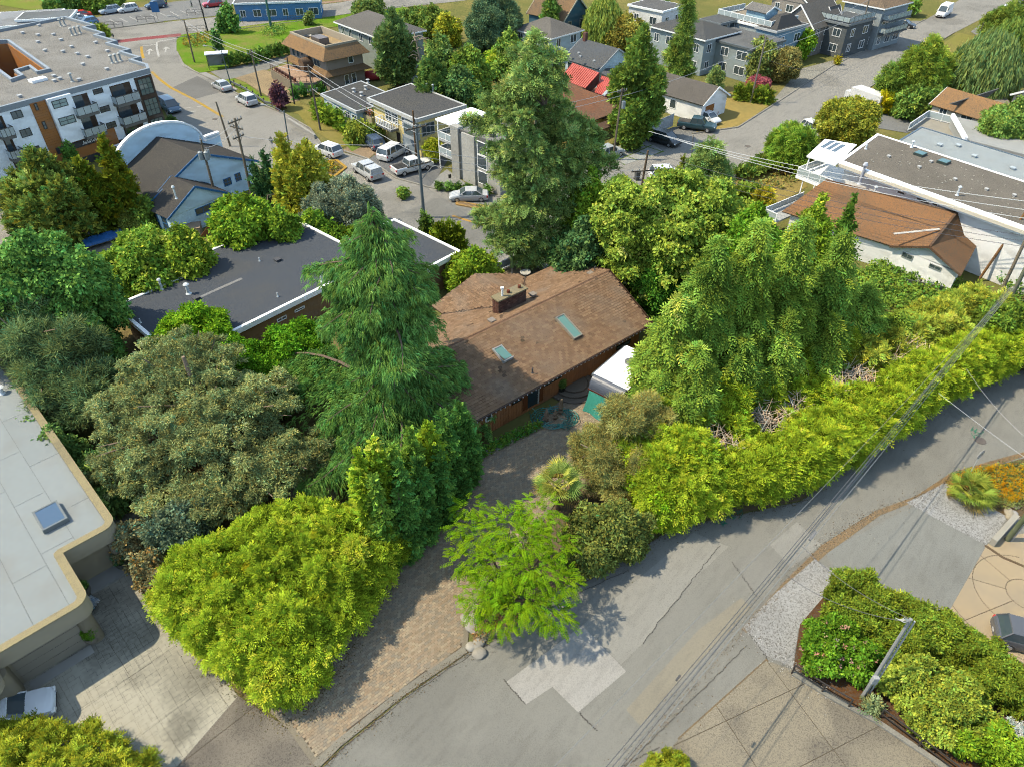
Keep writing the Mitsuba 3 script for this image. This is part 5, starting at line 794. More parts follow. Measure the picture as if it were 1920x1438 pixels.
# long hedge above the lane and the rows behind it
HP = [(1235, 978), (1330, 948), (1500, 902), (1610, 835), (1720, 760), (1800, 722), (1880, 682)]
E = hedgeE(HP, 1.7, 4.1, 1.3, rg) + hedgeE(HP, 1.4, 3.9, 1.5, rg, off=1.4)
shrub('clipped_hedge', 'long lime green clipped conifer hedge along the far edge of the front lane', 'hedge', E, LIME, 'plume', 2, nsub=170, fr=0.4, dens=1.25, zs=0.8, hue=.06)
def row(pts, w, h, seed, label, col=LIME, nsub=60, style='plume', dens=1.2, name='conifer_hedge', group='untrimmed hedge rows'):
    r = np.random.default_rng(seed); E = hedgeE(pts, w, h, w * 0.8, r, jit=0.3)
    return shrub(name, label, 'hedge', E, col, style, seed, nsub=nsub, fr=0.45, dens=dens, zs=1.0)
row([(1200, 895), (1245, 925), (1290, 900)], 2.2, 4.4, 3, 'lime green conifer clump at the driveway end of the long hedge')
row([(1300, 855), (1400, 800), (1480, 755)], 2.0, 4.6, 4, 'lime green conifer row behind the left half of the bare twig gaps')
row([(1250, 830), (1330, 790), (1440, 735), (1560, 680)], 2.4, 5.2, 5, 'taller lime green conifer row at the foot of the pointed cedars', nsub=90)
row([(1590, 730), (1660, 690), (1740, 655), (1820, 625)], 2.0, 4.4, 6, 'yellow green conifer row right of the twig gaps near the guard rail', C('#aebb48'))
row([(1470, 815), (1520, 790), (1555, 765)], 1.3, 4.0, 7, 'short lime conifer tuft between two patches of dead twigs', nsub=30)
row([(1830, 655), (1880, 660), (1930, 690), (1990, 670)], 2.0, 4.2, 8, 'mixed green bramble thicket at the right end of the clipped hedge', C('#7f9c3c'), style='laurel', name='thicket')
# dead branch tangles in the gaps
for i, (u, v, n, hr) in enumerate(DEADB):
    r = np.random.default_rng(60 + i); p = G(u, v, 2.2) * [1, 1, 0]; m = Mb()
    for k in range(n):
        a = p + [r.normal(0, 0.55 * hr), r.normal(0, 0.45 * hr), r.uniform(2.0, 3.5)]; d = unit(r.standard_normal(3) + [0, 0, 0.6]) * r.uniform(0.5, 1.3); m.tube([a - d * 0.4, a + r.normal(0, 0.07, 3), a + d], [0.03, 0.024, 0.01], 4, jitcol((0.46, 0.38, 0.30), 1, r, 0.2)[0])
    m.tube([[p[0], p[1], 0], [p[0], p[1], 2.4]], [0.1, 0.05], 5, (0.15, 0.11, 0.08))
    whole('dead_branch', ('grey brown tangle of dead twigs at the left end of the hedge gaps', 'bare twigs in the gap left of the middle of the hedges', 'small bare twig patch in the middle of the hedges', 'largest pile of bleached dead branches in the hedge gaps', 'dead twig patch under the largest pile of dead branches', 'upper right patch of bare twigs near the guard rail', 'bare twigs below the upper right patch in the hedge')[i], 'branches', m, 'bark', kind='stuff')
# pointed lime cedars
for i, (tu, tv, bv, w, lb) in enumerate(((1272, 570, 795, 165, 'leftmost drooping lime cedar beside the white trailer roof'), (1345, 470, 775, 180, 'tall drooping lime cedar, second from the left of the cedar group'), (1425, 436, 750, 190, 'tallest drooping lime cedar in the middle of the cedar group'), (1505, 428, 720, 170, 'drooping lime cedar right of the tallest one'), (1585, 452, 700, 150, 'drooping lime cedar at the right end in front of the brown roofed house'), (1310, 660, 835, 150, 'lower front cedar at the left of the group'), (1475, 600, 775, 150, 'lower front cedar under the tallest one'), (1632, 540, 690, 130, 'low bushy cedar at the right edge of the group'), (1690, 585, 680, 100, 'lowest cedar at the far right end of the group by the guard rail'), (1560, 600, 735, 140, 'broad low cedar filling the right front of the group'), (1400, 640, 800, 140, 'low front cedar in the middle of the group'))):
    tree('cedar_tree', lb, 'tree', tu, tv, bv, w, 'flame', 'cedar', C(('#8fae46', '#86a846', '#8cab44')[i % 3]), 100 + i, n=46, fr=0.3, dens=1.35, zs=1.2)
# olive juniper, pine and the dark undergrowth on the left
E = [gE(400, 875, 5.2, 4.4, 6.6, 0.55), gE(300, 835, 3.8, 3.6, 6.0, 0.6), gE(475, 835, 4.0, 3.8, 6.4, 0.62), gE(380, 800, 4.4, 3.6, 8.2, 0.66), gE(280, 920, 3.2, 2.8, 4.4, 0.55), gE(500, 920, 4.0, 3.2, 4.6, 0.55), gE(400, 965, 4.2, 2.8, 3.8, 0.55), gE(585, 895, 2.8, 2.4, 3.6, 0.5)]
def spread_tree(name, label, E, col, style, seed, tx, h, nsub, fr, dens=1.1, limbs=22, zs=0.6, coremul=0.6, hue=0.12, big=1.0, limbc=(0.19, 0.145, 0.11)):
    r = np.random.default_rng(seed); E = np.asarray(E, float); px = prj(E[0, :3])[2] / FPX; th = thing(name, label, 'tree')
    A = np.vstack([E * [1, 1, 1, 0.9, 0.9, 0.9], sublobes(r, E, nsub, fr, -0.3, zs)]); cr = Mb(); foliage(cr, A, col, style, r, px, dens, coremul=coremul, hue=hue, clump=0.24, big=big); part(th, 'crown', cr, 'leaf')
    tb = Mb(c=limbc); tb.tube([[tx[0], tx[1], 0], [tx[0] + 0.2, tx[1], h * 0.5], [tx[0], tx[1] + 0.2, h * 0.85]], [0.4, 0.28, 0.12], 8)
    P, N = ells(r, E, limbs, -0.1)
    for p, n in zip(P, N):
        b = np.array([tx[0], tx[1], min(h * 0.75, p[2] * r.uniform(0.45, 0.8))]); md = (b + p) / 2 + r.normal(0, 0.25, 3); tb.tube([b, md, p + n * 0.12], [0.13, 0.09, 0.03], 5)
    part(th, 'trunk', tb, 'bark', 40); return th
spread_tree('juniper_tree', 'broad olive brown conifer with bare grey limbs showing, left of the drooping spruce', E, C('#a2ad70'), 'fine', 31, G(400, 830)[:2], 9.5, 150, 0.26, 1.25)
E = [gE(112, 745, 3.4, 3.0, 8.8, .68), gE(58, 722, 3.0, 2.8, 8.2, .7), gE(165, 760, 2.9, 2.6, 8.0, .66), gE(150, 795, 2.5, 2.2, 6.0, .6), gE(192, 800, 2.3, 2.1, 5.6, .6), gE(15, 700, 2.4, 2.2, 7.4, .7)]
spread_tree('pine_tree', 'dark green long needled pine beside the grey membrane roof', E, C('#7d9560'), 'needle', 32, G(112, 755)[:2], 8.5, 90, 0.34, 1.3, big=1.5)
shrub('undergrowth_shrub', 'dark broad leaved shrubs between the grey membrane roof and the olive conifer', 'shrub', [gE(130, 880, 1.8, 1.6, 3.6), gE(170, 930, 1.8, 1.5, 3.2), gE(205, 905, 1.6, 1.5, 3.0), gE(100, 850, 1.5, 1.3, 3.4), gE(180, 985, 1.5, 1.2, 2.8), gE(215, 960, 1.5, 1.3, 2.6)], C('#7da055'), 'broad', 33, nsub=40)
shrub('flowering_shrub', 'shrub with pinkish tips beside the iron gate of the left house', 'shrub', [gE(265, 1040, 1.4, 1.3, 3.2), gE(290, 1085, 1.2, 1.0, 2.6), gE(310, 1110, 0.9, 0.8, 2.0)], C('#a9a070'), 'laurel', 34, nsub=30, hue=0.22)
shrub('grey_leaved_shrub', 'grey green shrub tucked behind the lime mound, left of the pink tipped shrub', 'shrub', [gE(330, 1035, 1.6, 1.4, 3.2), gE(370, 1010, 1.6, 1.3, 3.0)], C('#7f9372'), 'laurel', 35, nsub=20)
# laurels by the dark flat roof
shrub('laurel', 'bright green laurel between the dark flat roof and the spruce', 'shrub', [gE(490, 745, 2.4, 2.2, 4.6), gE(545, 720, 2.4, 2.2, 4.8), gE(590, 700, 2.0, 2.0, 4.6), gE(450, 720, 2.0, 1.8, 4.2), gE(520, 770, 1.8, 1.6, 3.4)], C('#6fa32c'), 'laurel', 36, nsub=50, dens=1.25)
shrub('leafy_tree', 'bright green laurel top rising over the front corner of the dark flat roof', 'tree', [gE(390, 690, 2.2, 2.0, 5.6, 0.6), gE(420, 700, 1.6, 1.6, 4.8, 0.6), gE(355, 700, 1.7, 1.6, 4.8, 0.6)], C('#86b52f'), 'laurel', 37, nsub=40, dens=1.25)
# maples on the left
def maple(label, tu, tv, bv, w, col, seed, name='maple_tree', style='broad', n=34, prof='egg', **k): return tree(name, label, 'tree', tu, tv, bv, w, prof, style, col, seed, n=n, z0=0.12, **k)
maple('dark green maple at the left edge above the pine', 45, 452, 690, 215, C('#7fae55'), 41, dens=1.2)
maple('yellow green maple left of the dark flat roof, nearest the roof', 262, 446, 565, 150, C('#9dbf4a'), 42, dens=1.2)
maple('yellow green maple behind the parked silver pickup, left of the roofline', 205, 478, 580, 90, C('#98bb48'), 43)
maple('small yellow green maple at the edge of the yard by the pickup', 335, 430, 560, 90, C('#9cb840'), 44)
maple('bright green maple over the back edge of the dark flat roof', 448, 372, 492, 128, C('#8fb33a'), 45, dens=1.2)
maple('low green maple beside the wooden crate by the flat roof', 525, 392, 500, 70, C('#8aad3c'), 46, n=20)
# yews and gold conifers
for i, (tu, tv, bv, w, col, pf, lb) in enumerate(((62, 292, 455, 150, '#8a9c48', 'egg', 'dark bushy yew in front of the white apartment block'), (25, 330, 455, 90, '#84964a', 'egg', 'yew at the left edge beside the yard'), (148, 306, 440, 75, '#7e8c2c', 'egg', 'gold topped yew, middle of the row by the blue house'), (195, 268, 430, 78, '#86902c', 'flame', 'tall gold tipped conifer left of the blue house'))):
    tree('yew_tree', lb, 'tree', tu, tv, bv, w, pf, 'thuja', C(col), 50 + i, n=36, fr=0.32, dens=1.1, z0=0.02, hue=0.16, clump=0.4)
for i, (tu, tv, bv, w, lb) in enumerate(((528, 263, 402, 62, 'taller golden cypress right of the blue house'), (573, 276, 408, 82, 'broad golden cypress nearest the traffic island'), (548, 300, 412, 60, 'small golden cypress in front of the pair'))):
    tree('golden_cypress', lb, 'tree', tu, tv, bv, w, 'column', 'thuja', C('#bcc046'), 56 + i, n=40, fr=0.3, dens=1.15, z0=0.0, hue=0.14, clump=0.32)
for i, (tu, tv, bv, w, lb) in enumerate(((493, 288, 388, 28, 'dark green columnar conifer touching the golden cypress'), (473, 304, 385, 26, 'dark green columnar conifer beside the blue wall'))):
    tree('columnar_conifer', lb, 'tree', tu, tv, bv, w, 'column', 'thuja', C('#5d8752'), 60 + i, n=26, fr=0.35, z0=0.0)
shrub('round_bush', 'large rounded grey green bush left of the street corner', 'shrub', [gE(648, 432, 3.6, 3.2, 5.6), gE(618, 440, 2.6, 2.4, 4.6), gE(675, 425, 2.4, 2.2, 4.6)], C('#9aa888'), 'fine', 64, nsub=60, fr=0.3, dens=1.2)
shrub('green_bush', 'bright green bush between the flat roof corner and the grey bush', 'shrub', [gE(608, 470, 1.8, 1.8, 4.0), gE(640, 480, 2.0, 1.8, 3.6)], C('#86ac3a'), 'broad', 65, nsub=20)
for i, u in enumerate((818, 829, 841, 853, 862)):
    tree('columnar_hedge_tree', ORD[i] + ' from the left of the green gold columnar conifers beside the dark flat roof', 'tree', u, (418, 421, 420, 421, 428)[i], 470, 22, 'column', 'thuja', C('#869a2c'), 66 + i, group='columnar conifers beside the flat roof', n=16, fr=0.4, z0=0.0, limbs=0)
tree('columnar_hedge_tree', 'dark columnar conifer at the foot of the grey steel pole', 'tree', 797, 402, 446, 24, 'column', 'thuja', C('#5f7a34'), 72, n=16, fr=0.4, z0=0.0, limbs=0)
# thuja columns along the paved drive
TH = [(672, 862, 1050, 62, 0), (700, 838, 1035, 66, 0), (735, 850, 1020, 60, 1), (768, 818, 985, 62, 1), (800, 806, 965, 66, 0), (832, 784, 930, 60, 2), (860, 770, 910, 60, 2), (875, 790, 905, 44, 2), (750, 880, 1040, 56, 2), (785, 872, 1010, 54, 2), (820, 850, 975, 52, 2), (850, 838, 940, 50, 2), (700, 905, 1065, 52, 1)]
for i, (tu, tv, bv, w, k) in enumerate(TH):
    tree('thuja_column', (('sunlit', 'green', 'dark green')[k] + ' thuja column along the paved drive, ' + ('left end of back row', 'next to the left end', 'front of the left third', 'tall, left of the middle', 'tall, in the middle', 'tall, right of the middle', 'right of the middle at the back', 'nearest the house wall', 'lower front, left', 'lower front, centre left', 'lower front, centre right', 'lower front, right end', 'lowest, left front')[i]), 'tree', tu, tv, bv, w, 'column', 'thuja', C(('#9cba36', '#84ab45', '#6a9a48')[k]), 75 + i, group='thuja columns along the paved drive', n=34, fr=0.36, dens=1.25, z0=0.0, limbs=0)
# tall drooping spruce: whorled boughs with hanging sprays
def bough_tree(name, label, tu, tv, bv, prof, col, seed, nb, droop, R, sprayk, L, W, sag=0.35, dens=1.0, tc=(0.12, 0.09, 0.07), rise=0.15, z0=0.08, big=0, irregular=0.25, style_droop=0.9, width=0.22, cfill=0.55):
    r = np.random.default_rng(seed); x, y, h, px = stand(tu, tv, bv); th = thing(name, label, 'tree'); cr, tb = Mb(), Mb(c=tc)
    z = np.linspace(0, h, 12); wob = np.cumsum(r.normal(0, 0.03, (12, 2)), 0); tb.tube(np.c_[x + wob[:, 0], y + wob[:, 1], z], h * 0.021 * (1.05 - 0.97 * z / h), 8)
    PP, NN = [], []
    for i in range(nb):
        t = z0 + (1 - z0) * ((i + r.random()) / nb) ** 0.9; a = i * 2.39996 + r.normal(0, 0.4); l = R * prof(t) * np.exp(irregular * r.standard_normal()); zz = h * t
        s = np.linspace(0, 1, 9); rad = l * s; up = l * (rise * np.sin(s * 2.0) - sag * s ** 2 + 0.10 * s ** 6)
        cx, cy = np.interp(zz, z, x + wob[:, 0]), np.interp(zz, z, y + wob[:, 1]); bend = 0.12 * r.standard_normal() * s ** 2
        q = np.c_[cx + rad * np.cos(a + bend), cy + rad * np.sin(a + bend), zz + up]; tb.tube(q, np.linspace(0.06 + 0.012 * l, 0.012, 9), 4, cap=False)
        n = max(4, int(l / L * 3.2 * dens * (0.45 + 0.17 * l))); k = r.uniform(0.12, 1.0, n); c = np.stack([np.interp(k, s, q[:, j]) for j in range(3)], 1)
        lat = np.array([-math.sin(a), math.cos(a), 0.0]); sd = r.choice([-1, 1], n)[:, None] * np.abs(r.standard_normal((n, 1))) * (l * width * (1.15 - k[:, None]) + 0.10)
        fwd = np.array([math.cos(a), math.sin(a), -0.1]); PP.append(c + lat * sd - [0, 0, 0.05] + np.c_[np.zeros((n, 2)), -np.abs(sd[:, 0]) * 0.35 * droop]); NN.append(unit(fwd * 0.8 + lat * np.sign(sd) * 0.55 + [0, 0, 0.12] + 0.15 * r.standard_normal((n, 3))))
    P, N = np.vstack(PP), np.vstack(NN); leaves(cr, P, N, sprayk, L, W, 0.42, style_droop, col, r, 0.25, 0.16, 0.1, 0.26, off=0.25, bend=0.35)
    if cfill:
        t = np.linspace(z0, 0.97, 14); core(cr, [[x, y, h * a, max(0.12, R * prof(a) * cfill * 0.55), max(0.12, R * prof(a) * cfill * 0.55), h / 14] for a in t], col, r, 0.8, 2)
    part(th, 'crown', cr, 'leaf'); part(th, 'trunk', tb, 'bark', 50); return th
bough_tree('drooping_spruce', 'tall dark green spruce with drooping boughs in front of the brown shingle roof', 692, 392, 815, lambda t: (1 - t) ** 0.66 * (0.8 + 0.35 * math.sin(9 * t + 1)), C('#8dbb62'), 90, 185, 1.0, 7.2, 9, 0.40, 0.034, sag=0.36, dens=4.1, rise=0.22, style_droop=0.8, width=0.27, cfill=0.55)
def fir_prof(t): return (0.22 + 0.78 * math.sin(min(1, t * 1.5) * 2.2) ** 2) * (1 - t ** 2.4) ** 0.6 * (0.72 + 0.3 * math.sin(17 * t))
def lobe_tree(name, label, lobes, col, style, seed, trunkpx, h, nsub=5, dens=1.2, clump=0.3, hue=0.1, fr=0.5, zs=0.55, tr=0.45, coremul=0.68, tc=(0.11, 0.085, 0.065)):
    """A tree of irregular leafy masses, each (u, v, radius px, z): placed at its own height over the trunk's distance."""
    r = np.random.default_rng(seed); tx = G(*trunkpx); E = []
    for u, v, rad, dy in lobes:
        y = tx[1] + dy; d = UP * (-(v - 719) / FPX) + FW; t = y / d[1]; z = HC + t * d[2]; x = (u - 960) / FPX * t; R = rad / FPX * t; E.append([x, y, max(z, R * 0.6), R, R, R * 0.75])
    E = np.array(E); th = thing(name, label, 'tree'); A = np.vstack([E * [1, 1, 1, 0.85, 0.85, 0.85]] + [sublobes(r, E[i:i + 1], nsub, fr, -0.5, zs) for i in range(len(E))]); cr = Mb(); px = prj(E[0, :3])[2] / FPX
    foliage(cr, A, col, style, r, px, dens, hue=hue, clump=clump, coremul=coremul, up=-0.6); part(th, 'crown', cr, 'leaf'); tb = Mb(c=tc); z = np.linspace(0, h, 10)
    tb.tube(np.c_[tx[0] + 0 * z, tx[1] + 0 * z, z], tr * (1.1 - 0.95 * z / h), 9)
    for e in E: b = np.array([tx[0], tx[1], np.clip(e[2] - 0.8, 0.5, h * 0.95)]); tb.tube([b, (b + e[:3]) / 2 + [0, 0, 0.2], e[:3]], [0.14, 0.09, 0.04], 5)
    part(th, 'trunk', tb, 'bark', 50); return th
DF = [(1003, 75, 22, 0), (990, 105, 36, -.4), (1025, 112, 34, .6), (1003, 145, 50, -1), (965, 165, 32, 0), (1040, 160, 32, 0), (960, 215, 46, -1), (925, 195, 26, 0), (1010, 210, 52, .8), (905, 240, 24, -.6), (1045, 210, 34, 1), (1050, 255, 44, 0), (985, 265, 46, -1.2), (940, 285, 34, -.6), (1085, 240, 30, .8), (1105, 275, 34, .4), (1130, 305, 30, 0), (1090, 310, 36, -.4), (1020, 310, 52, -1.4), (965, 325, 42, -1), (1055, 340, 40, -.8), (995, 365, 50, -1.4), (1035, 390, 48, -1), (960, 395, 38, -1.2), (915, 415, 26, -.6), (985, 435, 44, -1.6), (945, 450, 34, -1.6), (1040, 440, 44, -1), (1085, 355, 26, .5), (1120, 255, 18, .5), (880, 225, 16, -.4), (905, 400, 18, 0), (1000, 475, 40, -1.5)]
lobe_tree('fir_tree', 'tallest tree, ragged dark green fir with long bare gaps behind the brown shingle roof', [(u, v, rr * .84, dy) for u, v, rr, dy in DF], C('#97b462'), 'plume', 91, (1012, 505), 17.5, nsub=15, dens=1.15, clump=0.38, fr=0.46, zs=.42, coremul=.5)
CH = [(1200, 385, 62, 0), (1270, 372, 60, 1), (1330, 385, 58, 1), (1160, 440, 50, -.5), (1230, 425, 66, -1.5), (1300, 430, 64, -1.5), (1360, 425, 50, 0), (1180, 490, 52, -1.5), (1250, 485, 60, -2.5), (1320, 480, 54, -2), (1215, 540, 46, -2), (1265, 545, 44, -2.5), (1150, 400, 36, 0), (1385, 405, 34, 1.5)]
lobe_tree('chestnut_tree', 'broad domed tree with yellow green blossom tips right of the tall fir', CH, C('#a4c04e'), 'broad', 92, (1260, 560), 9.5, nsub=16, dens=1.25, clump=0.3, fr=0.4, hue=0.08)
tree('leafy_tree', 'bright green leafy tree between the chestnut and the cedar group', 'tree', 1420, 396, 620, 150, 'egg', 'laurel', C('#7fae35'), 93, n=36)
tree('leafy_tree', 'bright green tree under the right side of the tall fir', 'tree', 1110, 330, 520, 105, 'egg', 'broad', C('#8fb23a'), 94, n=30)
tree('leafy_tree', 'dark shaded tree between the tall fir and the chestnut', 'tree', 1095, 415, 560, 95, 'egg', 'broad', C('#6a8f55'), 95, n=30)
tree('leafy_tree', 'dark green leafy tree at the gable end of the brown shingle roof', 'tree', 1240, 462, 588, 100, 'egg', 'laurel', C('#659a38'), 96, n=30, dens=1.2)
tree('leafy_tree', 'yellow green low trees behind the deck, left of the tall fir', 'tree', 890, 470, 560, 95, 'egg', 'laurel', C('#8fae36'), 97, n=26)
tree('leafy_tree', 'small yellow green tree at the right end of the dark flat roof', 'tree', 868, 478, 545, 70, 'egg', 'laurel', C('#93ad36'), 98, n=20)
tree('leafy_tree', 'pointed small leafy tree in front of the brown roofed house', 'tree', 1540, 380, 575, 90, 'egg', 'laurel', C('#93b338'), 99, n=30)
tree('leafy_tree', 'slim dark green sapling right of the pointed leafy tree', 'tree', 1600, 378, 560, 50, 'egg', 'laurel', C('#6f9a3c'), 120, n=24)
tree('leafy_tree', 'dense shade tree behind the tall fir trunk', 'tree', 1068, 430, 525, 90, 'egg', 'broad', C('#6a9450'), 121, n=26)
# golden pine by the forecourt
E = [gE(1128, 905, 1.9, 1.8, 4.8, .6), gE(1160, 880, 2.0, 1.8, 6.2, .66), gE(1108, 880, 1.5, 1.4, 3.8, .6), gE(1185, 920, 1.6, 1.5, 4.2, .6), gE(1150, 935, 1.7, 1.4, 3.0, .55), gE(1198, 868, 1.6, 1.4, 6.0, .7)]
spread_tree('pine_tree', 'pale olive gold pine between the paved forecourt and the lime hedge', E, C('#b0ae66'), 'needle', 122, G(1160, 905)[:2], 5, 70, 0.4, 1.3, limbs=14, coremul=0.5, limbc=(0.24, 0.19, 0.14))
# feathery tree in front
def feather_tree():
    r = np.random.default_rng(123); base = G(955, 1135); th = thing('locust_tree', 'light feathery bright green tree standing in front of the paved drive by the lane', 'tree'); cr, tb = Mb(), Mb(c=(0.13, 0.10, 0.07)); col = C('#92c025')
    for u, v, z, s in ((900, 1000, 4.0, 1.3), (955, 985, 4.6, 1.5), (1010, 960, 4.6, 1.4), (880, 1045, 3.6, 1.2), (935, 1060, 4.2, 1.6), (1000, 1060, 4.4, 1.6), (1045, 1085, 3.8, 1.2), (915, 1110, 3.4, 1.3), (975, 1120, 3.6, 1.5), (1030, 1140, 3.2, 1.2), (880, 950, 4.2, 0.9), (985, 1010, 5.0, 1.3), (940, 1155, 2.8, 1.1), (1040, 1020, 4.0, 1.1), (1050, 1160, 2.6, .8), (868, 985, 3.8, 0.8), (895, 1130, 2.8, .9)):
        c = G(u, v, z); tb.tube([base + [0, 0, 0.5], (base + c) / 2 + [0, 0, 0.7], c], [0.11, 0.07, 0.025], 5)
        for i in range(int(62 * s * s)):
            d = unit(r.standard_normal(3) * [1, 1, 0.35]); p = c + d * s * r.random() ** 0.5 * [1, 1, 0.45]; ax = unit(d * [1, 1, 0.2] + [0, 0, -0.25] + 0.3 * r.standard_normal(3)); l = r.uniform(0.45, 0.75)
            t = np.repeat(np.linspace(0.15, 1, 7), 2); sd = np.tile([1, -1], 7)[:, None]; w = unit(np.cross(ax, [0, 0, 1])); q = p + ax * (t * l)[:, None]; q[:, 2] -= 0.18 * l * t ** 2
            D = unit(w * sd + ax * 0.5); L = 0.15 * (1.15 - 0.5 * t)[:, None]; S = unit(np.cross(D, [0, 0, 1]) + 0.15 * r.standard_normal((14, 3))) * 0.034; cc = jitcol(np.asarray(col) * LEAFK * .66, 1, r, 0.2, 0.08)
            V = np.stack([q, q + D * L * 0.5 + S, q + D * L - [0, 0, 0.03], q + D * L * 0.5 - S], 1).reshape(-1, 3); cr.add(V, np.arange(56).reshape(14, 4), np.repeat(jitcol(1, 14, r, 0.1, 0.03) * cc, 4, 0))
    tb.tube([base, base + [0, 0, 1.0]], [0.16, 0.12], 7); part(th, 'crown', cr, 'leaf'); part(th, 'trunk', tb, 'bark', 50)
feather_tree()
shrub('evergreen_bush', 'dark olive evergreen bush beside the feathery tree at the lane', 'shrub', [gE(1130, 1040, 2.0, 1.6, 3.6), gE(1105, 1020, 1.6, 1.5, 3.2), gE(1170, 1020, 1.6, 1.4, 3.0), gE(1100, 1065, 1.3, 1.1, 2.6)], C('#86924a'), 'laurel', 124, nsub=50, dens=1.3)
shrub('laurel', 'bright yellow green laurel between the olive bush and the clipped hedge', 'shrub', [gE(1225, 985, 1.4, 1.2, 3.0), gE(1200, 955, 1.4, 1.3, 3.0), gE(1250, 965, 1.3, 1.2, 2.8)], C('#9cc42c'), 'laurel', 125, nsub=40, dens=1.25)
# fan palms
def palm(label, u, v, h, nf, L, col, seed, dead=True):
    r = np.random.default_rng(seed); b = G(u, v); th = thing('fan_palm', label, 'palm'); tb = Mb(c=(0.17, 0.12, 0.08)); tb.tube([b, b + [0, 0, h]], [0.16, 0.19], 8); part(th, 'trunk', tb, 'bark', 50); top = b + [0, 0, h]
    for i in range(nf):
        a, el = i * 2.4 + r.normal(0, .2), r.uniform(-0.55, 1.25); d = np.array([math.cos(a) * math.cos(el), math.sin(a) * math.cos(el), math.sin(el)]); l = L * r.uniform(.45, .6); hub = top + d * l; m = Mb(); w = unit(np.cross(d, [0, 0, 1])); n = np.cross(w, d); cc = jitcol(LEAFK * .8 * np.asarray(col if el > -.2 or not dead else C('#b5a05a')), 1, r, .15, .1)[0]
        m.tube([top, hub], [.02, .014], 4, cc * .9)
        for g in np.linspace(-1.9, 1.9, 21):
            e = d * math.cos(g) + w * math.sin(g); q = hub + e * L * (.62 - .05 * abs(g)) * r.uniform(.9, 1.08) - [0, 0, .12 * L * r.random()]; s = np.cross(n, e) * .034; md = hub + e * L * .3 + n * .02; m.add([hub, md + s, q, md - s], [[0, 1, 2, 3]], cc * r.uniform(.85, 1.12))
        part(th, 'frond', m, 'leaf')
palm('fan palm with a tuft of pleated fronds behind the feathery tree', 1045, 955, 2.6, 30, 1.75, C('#bccb6a'), 126)
palm('fan palm on white gravel beside the orange flowers', 1812, 935, 0.7, 28, 1.7, C('#a9b850'), 127)
# bottom right garden
shrub('juniper_shrub', 'long mass of mid green spreading juniper beside the tan concrete drive', 'shrub', [gE(1590, 1125, 1.3, 1.2, 2.6), gE(1640, 1165, 1.5, 1.3, 2.6), gE(1585, 1185, 1.3, 1.2, 2.4), gE(1700, 1195, 1.5, 1.3, 2.5), gE(1760, 1215, 1.5, 1.2, 2.4), gE(1810, 1240, 1.4, 1.2, 2.3), gE(1680, 1225, 1.4, 1.2, 2.2), gE(1860, 1275, 1.3, 1.1, 2.2), gE(1880, 1310, 1.2, 1.0, 2.0), gE(1830, 1300, 1.2, 1.0, 2.0)], C('#8aa038'), 'fine', 128, nsub=90, fr=0.42, dens=1.3, zs=0.7)
rho = shrub('rhododendron', 'rhododendron with pink flower clusters at the end of the black railing', 'shrub', [gE(1555, 1225, 1.4, 1.2, 2.2), gE(1530, 1250, 1.0, .9, 1.8), gE(1595, 1250, 1.1, 1.0, 2.0), gE(1540, 1205, 1.0, .9, 2.0)], C('#75a030'), 'laurel', 129, nsub=40, dens=1.3)
fl = Mb(); r_ = np.random.default_rng(5); P, N = ells(r_, [gE(1555, 1225, 1.45, 1.25, 2.3), gE(1530, 1250, 1.1, 1.0, 1.9), gE(1595, 1250, 1.2, 1.1, 2.1)], 60, 0.0); leaves(fl, P, N, 10, .13, .045, 1.0, -.1, C('#dba79a'), r_, .6, .15, .12); part(rho, 'flowers', fl, 'leaf', label='pink and salmon flower clusters')
shrub('japanese_maple', 'yellow green maple with orange tinged leaves below the service pole', 'tree', [gE(1735, 1320, 1.9, 1.5, 3.0), gE(1690, 1300, 1.3, 1.1, 2.5), gE(1790, 1355, 1.4, 1.2, 2.5), gE(1740, 1370, 1.4, 1.1, 2.0)], C('#a2b548'), 'broad', 130, nsub=50, dens=1.3, hue=.1, big=.7)
shrub('green_shrub', 'bright green shrub at the bottom right under the maple', 'shrub', [gE(1850, 1415, 1.2, 1.0, 2.0), gE(1800, 1405, .9, .8, 1.6)], C('#8fb232'), 'laurel', 131, nsub=24)
shrub('silver_shrub', 'silver grey leaved shrub at the bottom right corner', 'shrub', [gE(1905, 1400, .8, .8, 1.7), gE(1935, 1440, .9, .8, 1.6)], C('#c2cfc6'), 'fine', 132, nsub=24)
shrub('spiky_plant', 'spiky leaved plant by the foot of the service pole', 'plant', [gE(1630, 1330, .35, .3, .8)], C('#9fae78'), 'plume', 133, nsub=5, big=1.2)
shrub('rounded_hedge', 'rounded green hedge with brown patches at the bottom left corner', 'hedge', [gE(120, 1480, 3.6, 2.4, 2.6), gE(30, 1455, 2.6, 2.0, 2.4), gE(210, 1500, 2.4, 1.8, 2.2)], C('#a3ad35'), 'plume', 134, nsub=60, fr=.35, dens=1.3, hue=.09)
shrub('globe_shrub', 'small round clipped shrub at the bottom edge of the lane', 'shrub', [gE(1250, 1460, 1.15, 1.0, 1.5)], C('#a3ae34'), 'laurel', 135, nsub=14, fr=.35, big=.6)
